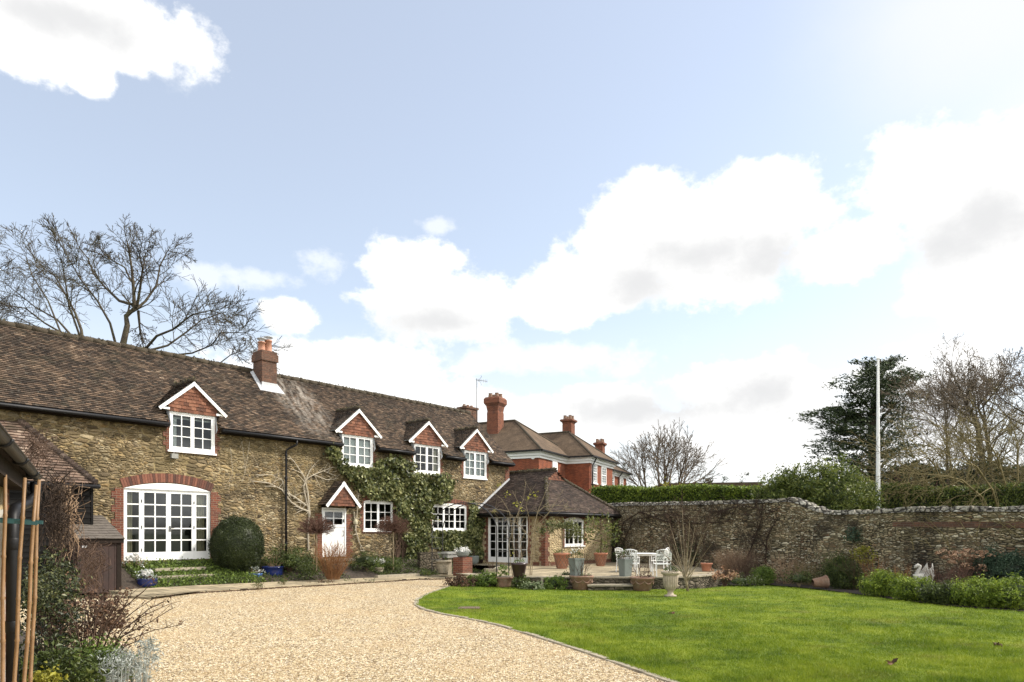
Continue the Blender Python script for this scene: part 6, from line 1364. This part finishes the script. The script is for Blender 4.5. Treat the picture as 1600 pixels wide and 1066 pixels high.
# ------------------------------------------------------------------ white metal table and chairs
def chair():
    o = empty('garden_chair', (0, 0, 0)); m = MB(); w, d, h = .52, .50, .44
    for x in (-w/2, w/2): 
        f = MB(); f.tube([(x, -d/2, 0), (x*.96, -d/2, h), (x, -d/2+.02, .66)], [.017]*3, 7); f.build('leg', M['white'], o)
        f = MB(); f.tube([(x, d/2+.04, 0), (x*.97, d/2, h), (x, d/2+.04, .7), (x, d/2+.09, .90)], [.017]*4, 7); f.build('leg', M['white'], o)
        f = MB(); f.tube([(x, -d/2+.02, .66), (x*1.08, -.05, .67), (x, d/2+.04, .68)], .016, 6); f.build('armrest', M['white'], o)
    s = MB(); s.bar((-w/2, -d/2, h), (w/2, -d/2, h), .03, .04); s.bar((-w/2, d/2, h), (w/2, d/2, h), .03, .04)
    for i in range(9): x = -w/2+.015+(w-.03)*i/8; s.bar((x, -d/2, h), (x, d/2, h), .042, .014)
    s.build('seat', M['white'], o)
    b = MB(); b.tube([(-w/2, d/2+.09, .90), (-w/4, d/2+.11, .945), (0, d/2+.115, .955), (w/4, d/2+.11, .945), (w/2, d/2+.09, .90)], .018, 7); b.bar((-w/2, d/2+.03, .56), (w/2, d/2+.03, .56), .02, .03)
    for i in range(7):
        for sg in (-1, 1):
            x0 = -w/2+w*(i+.0)/7; x1 = min(w/2, max(-w/2, x0+sg*w*2.2/7)); b.tube([(x0+w/14, d/2+.03, .565), ((x0+x1)/2+w/14, d/2+.075, .75), (min(w/2, x1+w/14), d/2+.10, .925)], .010, 4)
    for k in range(3): b.tube([(-w/2, d/2+.045+.02*k, .65+.09*k), (0, d/2+.06+.02*k, .655+.09*k), (w/2, d/2+.045+.02*k, .65+.09*k)], .012, 4)
    b.build('backrest', M['white'], o); return o
tc = atz(1008, 894, TZ); tc.y += .5
ch0 = chair(); ch0['category'] = 'chair'; ch0['group'] = 'white chairs round the terrace table'
spots = [((986, 899.5), 2.25, 'white metal garden chair at the front left of the terrace table'), ((1034, 900), -2.35, 'white metal garden chair at the front right of the terrace table'), ((978, 893.5), 1.1, 'white metal garden chair at the back left of the terrace table'), ((1030, 893.5), -1.1, 'white metal garden chair at the back right of the terrace table')]
for i, ((px_, py_), a, lab) in enumerate(spots):
    p = atz(px_, py_, TZ+.004)
    d = Vector((tc.x-p.x, tc.y-p.y)); rz_ = atan2(d.y, d.x)+pi/2
    if i == 0: ch0.location = p; ch0.rotation_euler = (0, 0, rz_); ch0['label'] = lab
    else: copy_thing(ch0, p, rz_, lab)
o = empty('garden_table', (tc.x, tc.y, TZ), .3, 'round white metal table on the terrace between the white chairs', 'table'); m = MB(); m.lathe([(.01, .70), (.58, .70), (.60, .715), (.60, .735), (.01, .74)], 28); m.build('tabletop', M['white'], o); m = MB(); m.tube([(.5*cos(k), .5*sin(k), .66) for k in np.linspace(0, 2*pi, 25)], .02, 5); m.build('apron', M['white'], o)
for k in range(4): w = k*pi/2+.4; f = MB(); f.tube([(.50*cos(w), .50*sin(w), 0), (.42*cos(w), .42*sin(w), .35), (.46*cos(w), .46*sin(w), .70)], .018, 6); f.build('leg', M['white'], o)
# ------------------------------------------------------------------ lawn edge: small bare tree and borders along the wall
tr, tw = MB(), MB(); b = gnd(1075, 925, 0); PT = dict(seg=.25, wander=.10, up=[.02, .03, .02], split=.012, rmin=.004, max=3, n=[6, 5, 4], f0=[.3, .2, .2], ang=[.4, .5, .6], lr=.33, rr=.6, tip=.35)
for ex, ey in ((1040, 842), (1046, 818), (1058, 806), (1066, 796), (1078, 812), (1086, 822), (1098, 832), (1108, 818), (1034, 862), (1072, 840), (1112, 850), (1052, 850)):
    e = pix(ex, ey, b.y+random.uniform(-.7, .7)); s = b+Vector((-.08, 0, random.uniform(.3, .6))); grow(tr, tw, None, None, 0, .02, 0, PT, [s, s.lerp(e, .4)+Vector((0, 0, -.05)), s.lerp(e, .75), e])
tr.tube([b, b+Vector((-.06, 0, .35)), b+Vector((-.1, 0, .75))], [.05, .04, .03], 7); tr.tube([b+Vector((-.06, 0, .3)), b+Vector((.22, 0, .75))], [.02, .012], 5)
tree_thing('small_bare_tree', b, 'small multi stemmed bare tree at the lawn edge right of the urn', 'small tree', tr, tw, M['paletwig'], M['browntwig'])
p = gnd(1141, 909, 0); p = push(p, .5); o = empty('dry_shrub', p, 0, 'tan rounded shrub of dry stems at the right end of the terrace', 'shrub'); mb = MB(); twigs(mb, (0, 0, .1), 200, 1.3, .62, .006, 4, .1, .3); mb.build('stems', M['tantwig'], o)
p = gnd(1132, 917, .0); p = push(p, .2); shrub('hydrangea', p, (.55, .4, .3), M['dryhead'], 'brown leaved hydrangea against the end of the terrace wall', nc=22, per=10, cr=.07, size=.10, aspect=.8, zc=.45, core=0, stems=16, smat=M['browntwig'])
shrub('low_shrub', gnd(1160, 917, 0), (.9, .4, .22), M['shrub'], 'dark low plants along the lawn edge right of the bare tree', 'plant', nc=34, per=22, cr=.1, size=.07, zc=.2)
bd = []
for (px_, py_, w_, h_, mat, nm, lab, kw) in (
    (1193, 914, 26, .75, 'herb', 'green_shrub', 'small bright green bush at the foot of the wall behind the lawn', {}),
    (1325, 922, 40, .95, 'shrub', 'green_shrub', 'medium green bush between the fallen pot and the first spurge', {}),
    (1312, 912, 36, 1.3, 'shrub', 'green_shrub', 'loose green climber bush low on the wall above the fallen pot', {'cr': .16}),
    (1385, 934, 74, .85, 'euph', 'spurge_bush', 'left mounded yellow green spurge in front of the wall', {}),
    (1432, 941, 62, .72, 'euph', 'spurge_bush', 'second yellow green spurge, just below the white swan', {}),
    (1475, 946, 60, .62, 'shrub', 'spurge_bush', 'low dull green bush between the second spurge and the big right spurge', {}),
    (1530, 951, 78, .85, 'euph', 'spurge_bush', 'big bright spurge at the right, nearer the lawn', {}),
    (1585, 955, 80, .9, 'euph', 'spurge_bush', 'bright spurge at the right picture edge', {}),
    (1580, 932, 60, 1.6, 'bluegreen', 'blue_green_shrub', 'tall blue green spurge against the wall at the right edge', {}),
    (1545, 918, 34, 1.75, 'bluegreen', 'blue_green_shrub', 'blue green shrub behind the dried hydrangea heads', {})):
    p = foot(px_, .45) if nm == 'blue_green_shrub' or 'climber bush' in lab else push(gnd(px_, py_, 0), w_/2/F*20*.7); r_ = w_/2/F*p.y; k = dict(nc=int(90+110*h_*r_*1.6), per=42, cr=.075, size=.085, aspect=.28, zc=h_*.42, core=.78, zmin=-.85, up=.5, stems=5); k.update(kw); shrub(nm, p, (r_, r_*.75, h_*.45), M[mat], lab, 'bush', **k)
for i, (px_, py_, w_, n_, h_, lab) in enumerate(((1517, 928, 50, 46, 1.35, 'dried tan hydrangea heads on bare stems in front of the wall at the right'),)):
    p = foot(px_, .9); o = empty('dried_hydrangea', p, 0, lab, 'shrub'); mb = MB(); C = []
    for k in range(n_):
        q = Vector((random.gauss(0, .48), random.gauss(0, .25), random.uniform(.55, 1.0)*h_+.1)); mb.tube([(q.x*.3, q.y*.3, 0), (q.x*.7, q.y*.7, q.z*.6), q], [.01, .008, .006], 4, cap=False); C.append(np.array(q)+ell(26, (.11, .11, .07), .7, -.4))
    mb.build('stems', M['browntwig'], o); leafmesh('flower_heads', np.concatenate(C), .06, M['dryhead'], o, .8); leafmesh('dead_leaves', clumped(22, 10, (.6, .35, .4), .1)+np.array([0, 0, .6]), .09, M['dead'], o, .6)
# white swan planter among the spurges
p = gnd(1443, 941, 0); p = push(p, 1.6); p.z = zg(p.x); s_ = p.y/F; SW = empty('swan_statue', p, -.1, 'white weathered swan statue between the spurges in front of the wall', 'statue'); zb_ = (CZ-(905-CYP)*s_)-p.z; zt2 = (CZ-(881-CYP)*s_)-p.z; hh = zt2-zb_
mb = MB(); mb.box(-.28, .28, -.2, .2, -.1, zb_-.12); mb.build('plinth', M['conc'], SW)
mb = MB(); n_ = 14; rings = [(-.42, .04, .10), (-.36, .13, .04), (-.2, .2, 0), (0, .22, 0), (.2, .19, .02), (.34, .12, .06), (.42, .03, .10)]
for a, b in zip(rings[:-1], rings[1:]):
    for i in range(n_):
        w0, w1 = 2*pi*i/n_, 2*pi*(i+1)/n_; mb.face([(r_[0], r_[1]*cos(w), zb_+.05+r_[2]+r_[1]*sin(w)*.8) for r_, w in ((a, w0), (b, w0), (b, w1), (a, w1))])
mb.tube([(-.22, 0, zb_+.05), (-.26, 0, zb_+hh*.45), (-.16, 0, zb_+hh*.75), (-.12, 0, zb_+hh*.95), (-.2, 0, zb_+hh), (-.30, 0, zb_+hh*.93), (-.36, 0, zb_+hh*.84)], [.10, .075, .06, .055, .065, .055, .02], 10); mb.build('body', M['swan'], SW, smooth=True)
for sg in (-1, 1):
    mb = MB()
    for k in range(7): a = k/6; mb.tube([(-.12+.1*a, sg*.2, zb_+.06+.03*k), (.16+.05*a, sg*(.25+.02*a), zb_+.18+hh*.08*k), (.30-.06*a, sg*.2, zb_+.25+hh*.105*k)], [.03, .045, .016], 6)
    mb.build('wing', M['swan'], SW, smooth=True)
o = empty('dry_plant', gnd(1441, 938, 0)+Vector((0, 1.0, 0)), 0, 'orange dry stems in front of the white swan', 'dry plant'); mb = MB(); twigs(mb, (0, 0, 0), 36, 1.05, .3, .006, 2, .1, .12); mb.build('stems', M['orangetwig'], o)
o = empty('dry_plant', gnd(1391, 930, 0)+Vector((0, 1.0, 0)), 0, 'orange dry stems standing behind the left spurge', 'dry plant'); mb = MB(); twigs(mb, (0, 0, 0), 30, 1.25, .25, .006, 2, .1, .12); mb.build('stems', M['orangetwig'], o)
SW.scale = (.78, .78, .95)
# fallen terracotta pot
p = gnd(1281, 921, .2); o = empty('fallen_pot', p, 0, 'old terracotta pot lying on its side at the foot of the wall', 'plant pot'); mb = MB(); mb.lathe([(.16, 0), (.2, .05), (.27, .55), (.30, .56), (.30, .64), (.26, .64), (.22, .5), (.02, .45)], 20); R_m = Matrix.Rotation(radians(84), 3, 'Y'); mb.v = [tuple((R_m @ Vector(v))*.78+Vector((-.25, 0, .02))) for v in mb.v]; mb.build('pot', M['terra2'], o, smooth=True)
# bare stems leaning on and trained along the wall
def wallstems(name, label, paths, mat, th=.014, out=.12, kids=8, kl=.25, cat='climber'):
    o = empty(name, wpt(*paths[0][0], out), 0, label, cat); l = o.location; m = MB()
    for P_ in paths:
        pts = [wpt(a_, b_, out+random.uniform(-.03, .05))-l for a_, b_ in P_]; m.tube(pts, np.linspace(th, th*.35, len(pts)), 5, cap=False)
        for i in range(kids):
            k = random.randint(0, len(pts)-2); q = pts[k].lerp(pts[k+1], random.random()); e = Vector((random.gauss(0, kl), random.gauss(0, kl*.4), random.gauss(.05, kl))); m.tube([q, q+e*.55+Vector((0, 0, .03)), q+e], [th*.4, th*.3, .003], 3, cap=False)
    m.build('stems', mat, o); return o
wallstems('bare_climber', 'pale angular bare climber stems on the middle of the wall', [[(1200, 920), (1215, 900), (1180, 876), (1178, 868), (1180, 855), (1168, 840), (1160, 825), (1157, 800)], [(1222, 918), (1228, 905), (1205, 880), (1203, 860), (1206, 840)], [(1215, 900), (1195, 895), (1185, 885)], [(1180, 876), (1172, 890), (1165, 910)], [(1205, 882), (1220, 878), (1232, 868)], [(1215, 905), (1200, 912), (1210, 918)], [(1230, 918), (1250, 895), (1262, 880)]], M['paletwig'], .022)
wallstems('bare_climber', 'two straight pale stems leaning on the wall over the fallen pot', [[(1297, 912), (1302, 888), (1306, 868)], [(1297, 912), (1310, 885), (1325, 855)], [(1318, 860), (1312, 848)]], M['paletwig'], .02, kids=3)
wallstems('bare_climber', 'long arching brown rose canes across the right part of the wall', [[(1560, 900), (1530, 855), (1510, 830), (1500, 815), (1480, 808), (1430, 805), (1400, 820)], [(1500, 880), (1480, 850), (1465, 830), (1440, 815), (1415, 812)], [(1640, 860), (1610, 850), (1580, 830), (1550, 808), (1520, 806), (1490, 812), (1450, 815)], [(1640, 800), (1600, 812), (1570, 820), (1540, 812)], [(1640, 846), (1600, 850), (1570, 853)], [(1525, 838), (1532, 815), (1535, 805)], [(1485, 860), (1478, 838), (1450, 812), (1440, 806)], [(1428, 860), (1424, 840), (1418, 832)], [(1455, 855), (1445, 842), (1432, 838), (1432, 826), (1440, 820)], [(1600, 835), (1575, 818), (1545, 812)], [(1640, 830), (1600, 815), (1560, 835)]], M['olivetwig'], .013, .15, 5)
wallstems('wisteria', 'dark tangled leafless wisteria hanging under the coping near the garden room', [[(962, 890), (964, 850), (975, 815), (1000, 800), (1060, 796), (1120, 800), (1180, 806)], [(966, 890), (972, 850), (990, 812), (1040, 804), (1100, 808), (1150, 800)], [(1085, 880), (1088, 840), (1075, 812), (1050, 800)], [(1160, 890), (1180, 840), (1190, 810), (1185, 795)], [(1000, 800), (1040, 815), (1090, 818), (1140, 815)], [(960, 880), (958, 840), (962, 805)], [(1120, 800), (1160, 790), (1210, 800)], [(1060, 870), (1050, 830), (1045, 805)], [(1196, 880), (1198, 840), (1215, 810)]], M['darktwig'], .035, .12, 60, .38)
for i, (px_, py_, lab, mat, sz) in enumerate(((968, 868, 'dark evergreen tuft of climber in the corner of wall and garden room', 'darkhedge', (.5, .3, 1.2)), (1085, 865, 'dark green climber on the wall behind the bare tree', 'darkhedge', (.9, .2, .8)), (1335, 838, 'blue green fern tuft growing from the wall face', 'bluegreen', (.32, .15, .26)), (1355, 872, 'yellow green leafy climber low on the wall above the left spurge', 'yellow', (.6, .15, .4)))):
    p = wpt(px_, py_, .12); C = clumped(40, 16, sz, .09); o = empty('wall_climber', p, 0, lab, 'climber'); leafmesh('foliage', C, .08, M[mat], o, .5); mb = MB()
    for k in range(8): q = Vector((random.gauss(0, sz[0]*.5), 0, random.gauss(0, sz[2]*.4))); mb.tube([(0, .1, -sz[2]*.8), q*.5, q], [.012, .01, .005], 4, cap=False)
    mb.build('stems', M['darktwig'], o)
shrub('pruned_stump_plant', gnd(1260, 919, 0)+Vector((0, .6, 0)), (.6, .35, .3), M['shrub'], 'scruffy low green plants left of the fallen pot', 'plant', nc=30, per=18, cr=.1, size=.07, zc=.3, stems=12, smat=M['paletwig'])
for i, (px_, py_, n_, h_, sp_, m_, lab) in enumerate(((1165, 914, 70, 1.5, .5, 'browntwig', 'tall brown leafless stems between the tan dry shrub and the small bright bush'), (1228, 916, 60, 1.3, .7, 'tantwig', 'pale dry stems at the wall foot right of the small bright bush'), (1258, 918, 50, 1.0, .6, 'olivetwig', 'olive dry stems just before the fallen pot'), (1345, 926, 40, 1.3, .5, 'browntwig', 'brown dry stems at the wall just before the left spurge'), (1478, 944, 60, 1.2, .6, 'redtwig', 'reddish dry stems at the wall between the swan and the hydrangea heads'))):
    p = push(gnd(px_, py_, 0), 1.1); o = empty('dry_plant', p, 0, lab, 'dry plant'); mb = MB(); twigs(mb, (0, 0, 0), n_, h_, sp_, .006, 4, .1, .35); mb.build('stems', M[m_], o)
# soil border under the wall
bp = [gnd(x, y).to_2d() for x, y in ((1128, 915), (1200, 914), (1260, 919), (1320, 926), (1380, 934), (1430, 941), (1490, 948), (1560, 953), (1650, 960))]
sheet('border_soil', bp+[WL(r, 0, 0).to_2d() for r in (24, 18, 12, 6, 1.5)], M['soil'], dz=.012)
# manhole lid, leaf and twigs on the lawn
p = gnd(733, 951.5, .03); mb = MB(); mb.box(-.27, .27, -.24, .24, -.02, .004); mb.box(-.23, .23, -.2, .2, .004, .009); o = mb.build('manhole_lid', M['rust'], loc=p); tag(o, 'rusty rectangular manhole lid set in the lawn near the gravel', 'manhole lid')
dl = [(1050, 961, .10), (1558, 1012, .09), (800, 1040, .0), (1005, 955, .05), (1395, 1042, .09), (1195, 975, .04), (905, 960, .04), (1240, 985, .04), (840, 985, .05), (1146, 1020, .04), (1445, 980, .04)]
for i, (px_, py_, s) in enumerate(dl):
    if s < .08: continue
    p = gnd(px_, py_, .05); C = rng.normal(size=(7, 3))*np.array([s*.6, s*.5, .015]); o = leafmesh('fallen_leaves', C, s*1.1, M['dead'], None, .6, loc=p); tag(o, {1050: 'dark curled leaf clump on the lawn in front of the urn', 1558: 'dark leaf clump on the lawn near the right picture edge', 1395: 'brown leaf clump on the lawn low at the right'}[px_], 'leaves')
# ------------------------------------------------------------------ vine on the near shed and outbuilding, foreground bed
def vine(px_, py0, py1, Yv, n, wx, label, mat, r=.005):
    b = pix(px_, py1, Yv); b.z = max(0, b.z); o = empty('bare_vine', b, 0, label, 'climber'); m = MB()
    for i in range(n):
        x0, x1 = random.gauss(px_, wx*.55), random.gauss(px_, wx*.5); y0_ = random.uniform(py0, py0+(py1-py0)*.5); y1_ = random.uniform(y0_+15, py1); y_ = Yv+random.uniform(-.5, .5); pts = []
        for k in range(6): f = k/5; pts.append(pix(x0+(x1-x0)*f+random.gauss(0, 4)+10*sin(f*6+i), y0_+(y1_-y0_)*f-18*sin(f*3.1)*(i % 3 == 0), y_+.1*random.gauss(0, 1))-b)
        m.tube(pts, [r*random.uniform(.6, 1.5)]*6, 4, cap=False)
    m.build('stems', mat, o); return o
vine(88, 730, 890, 8.0, 170, 25, 'curtain of dry bare vine stems hanging from the outbuilding roof behind the bamboo canes', M['darktwig'], .0032)
vine(100, 745, 880, 9.0, 90, 24, 'paler loose vine stems hanging before the black boarded outbuilding wall', M['tantwig'], .003)
vine(58, 668, 740, 9.5, 60, 26, 'tangle of fine dry vine stems lying over the outbuilding tiles', M['browntwig'], .0035)
vine(140, 840, 935, 13.0, 90, 26, 'dry vine stems straggling across the front of the brown store', M['browntwig'], .004)
for q_, R_q, n_q, lab in (((128, 960, 8.2), (.62, .6, .75), 190, 'dark tangled bare brushwood in front of the brown store'), ((100, 1000, 6.8), (.40, .4, .62), 150, 'dark tangled bare brushwood behind the fan of stems, beside the ivy bush')):
    p = pix(*q_); p.z = zg(p.x); thicket(p, R_q, n_q, lab, M['darktwig'], .0045, 'brushwood')
sheet('shed_bed', [Vector((-4.2, 4.5)), Vector((-3.6, 6.2)), Vector((-4.6, 7.8)), Vector((-7, 10.3)), Vector((-10.4, 14.0)), Vector((-12.6, 17.4)), Vector((-14, 17)), Vector((-9, 7)), Vector((-6, 3))], M['soil'], dz=.016)
def bp_(px_, py_, Y): q = pix(px_, py_, Y); return Vector((q.x, q.y, zg(q.x)))
LS = [('ivy_bush', (70, 985, 6.4), (.17, .3, .68), 'darkivy', 'tall ivy leaved bush against the near shed, right of the bamboo canes', .04), ('ivy_bush', (88, 935, 8.0), (.26, .3, .36), 'darkivy', 'mid height leafy bush behind the ivy bush by the shed', .045), ('leafy_plant', (96, 1050, 5.6), (.28, .3, .16), 'shrub', 'dark green grassy plant at the bottom left below the ivy bush', .045), ('leafy_plant', (152, 1036, 6.2), (.26, .3, .14), 'herb', 'fresh green ferny plant beside the silver plant at the bottom left', .04), ('leafy_plant', (72, 1068, 5.0), (.075, .07, .05), 'yellow', 'small yellow green plant at the bottom left corner', .04), ('leafy_plant', (125, 965, 7.6), (.42, .4, .30), 'dead', 'brown leafed scrub left of the bare fan of stems', .045), ('silver_plant', (218, 1030, 6.3), (.19, .2, .2), 'silver', 'taller silver leaved bush at the edge of the gravel', .04), ('silver_plant', (186, 1046, 5.9), (.18, .2, .14), 'silver', 'lower silver leaved bush beside the taller one at the gravel edge', .04)]
for nm, (px_, py_, Yp), R, mat, lab, sz in LS:
    p = bp_(px_, py_, Yp); z = pix(px_, py_, Yp).z-p.z; shrub(nm, p, R, M[mat], lab, 'plant', nc=int(55+80*R[2]) if mat not in ('yellow', 'silver') else 26, per=30 if mat != 'silver' else 34, cr=.06 if mat not in ('silver', 'yellow') else .03, size=sz, zc=max(z, R[2]*.8), core=0, stems=22, sr=.3, smat=M['darktwig'] if mat != 'silver' else M['silver'], zmin=-.9, aspect=.55 if mat != 'silver' else .25)
b = bp_(140, 1010, 6.6); o = empty('bare_shrub', b, 0, 'fan of bare brown stems leaning over the gravel at the bottom left', 'shrub'); m = MB(); C = []
for P_ in [((135, 1018), (165, 975), (185, 940), (198, 922)), ((135, 1018), (168, 972), (200, 945), (215, 930)), ((138, 1018), (172, 985), (210, 955), (245, 932)), ((140, 1018), (180, 990), (225, 962), (262, 945)), ((142, 1018), (190, 995), (230, 975), (270, 950)), ((140, 1016), (160, 960), (172, 940), (176, 928)), ((145, 1020), (200, 1000), (240, 985), (284, 976)), ((132, 1016), (150, 965), (158, 945), (162, 925)), ((145, 1020), (185, 1000), (205, 985), (222, 960)), ((135, 1015), (158, 985), (190, 952), (224, 925)), ((150, 1022), (195, 1010), (218, 1000), (222, 988)), ((130, 1018), (120, 980), (108, 955), (100, 935)), ((128, 1018), (110, 990), (92, 970), (80, 950)), ((140, 1018), (175, 978), (190, 958), (206, 925)), ((146, 1020), (190, 988), (232, 952), (256, 940))]:
    y_ = 6.5+random.uniform(-.4, .4); pts = [pix(a_, b_, y_)-b for a_, b_ in P_]; pts[0] = pts[0]*.5+Vector((0, 0, .02)); m.tube(pts, [.007, .006, .0045, .003], 5, cap=False)
    for k in range(7):
        j = random.randint(1, 2); q = pts[j].lerp(pts[j+1], random.random()); e = Vector((random.gauss(.03, .06), random.gauss(0, .05), random.gauss(.06, .05))); m.tube([q, q+e], [.003, .002], 3, cap=False)
        if random.random() < .5: C.append(np.array(q+e)+rng.normal(size=(3, 3))*.012)
    C.append(np.array(pts[1].lerp(pts[2], random.random()))+rng.normal(size=(7, 3))*.035)
m.build('stems', M['browntwig'], o); leafmesh('dead_leaves', np.concatenate(C), .035, M['dead'], o, .6)
p = bp_(146, 1066, 5.55); o, zt_, rt = pot_thing('glazed_bowl', p, bowl(.15, .44), M['blueglaze'], 'dark glossy pot rim at the bottom picture edge below the silver bush'); 
# ------------------------------------------------------------------ grass blades and loose gravel
lp = [(p.x, p.y) for p in lawn_xy]
def scatter(n, x0, x1, y0_, y1_, poly_, near=7.5):
    u = rng.random(n); y = 1/(1/y0_+(1/y1_-1/y0_)*u)                # density falls with distance
    x = rng.uniform(-1, 1, n)*y*.80+0; k = (x > x0) & (x < x1); x, y = x[k], y[k]; k = inpoly(x, y, poly_); return x[k], y[k]
X, Y = scatter(480000, -6, 18, 7.3, 26, lp)
n = len(X); Zg = .08-.28*np.clip((X+10)/12, 0, 1)+.024; cl_ = np.sin(X*5.3+2*np.sin(Y*3.1))*np.sin(Y*4.7+1.5*np.sin(X*2.9)); hb = rng.uniform(.02, .052, n)*(1+.35*np.sin(X*2.1+np.sin(Y*1.7)*2)*np.cos(Y*1.3))*(1+.9*np.clip(cl_-.35, 0, 1)+.9*(rng.random(n) > .985)); wb = rng.uniform(.003, .006, n)*(Y/9)**.6; an_ = rng.uniform(0, 2*pi, n); le = rng.normal(0, .5, (n, 2))*hb[:, None]
V = np.empty((n, 3, 3)); V[:, 0] = np.stack([X-np.cos(an_)*wb, Y-np.sin(an_)*wb, Zg], 1); V[:, 1] = np.stack([X+np.cos(an_)*wb, Y+np.sin(an_)*wb, Zg], 1); V[:, 2] = np.stack([X+le[:, 0], Y+le[:, 1], Zg+hb], 1)
o = mesh_obj('lawn_grass', V.reshape(-1, 3), np.arange(3*n).reshape(n, 3), M['blade'], None, False, rng.random(n)); o['kind'] = 'stuff'
dp = [(p.x, p.y) for p in drive]
X, Y = scatter(150000, -14, 4, 7.3, 24, dp); n = len(X); r_ = rng.uniform(.005, .011, n)*(Y/10)**.5; Zg = .08-.28*np.clip((X+10)/12, 0, 1)+.006+r_*.3
base_ = np.array([(1, 0, 0), (0, 1, 0), (-1, 0, 0), (0, -1, 0), (0, 0, .8)], dtype=float); an_ = rng.uniform(0, 2*pi, n); V = np.empty((n, 5, 3))
for i in range(5):
    bx, by, bz = base_[i]; jx = 1+rng.normal(0, .3, n); V[:, i, 0] = X+(bx*np.cos(an_)-by*np.sin(an_))*r_*jx; V[:, i, 1] = Y+(bx*np.sin(an_)+by*np.cos(an_))*r_*jx; V[:, i, 2] = Zg+bz*r_
fi = np.array([(0, 1, 4), (1, 2, 4), (2, 3, 4), (3, 0, 4)]); Fc = (np.arange(n)[:, None, None]*5+fi[None]).reshape(-1, 3)
o = mesh_obj('loose_gravel', V.reshape(-1, 3), Fc, M['pebble'], None, False, np.repeat(rng.random(n), 4)); o['kind'] = 'stuff'
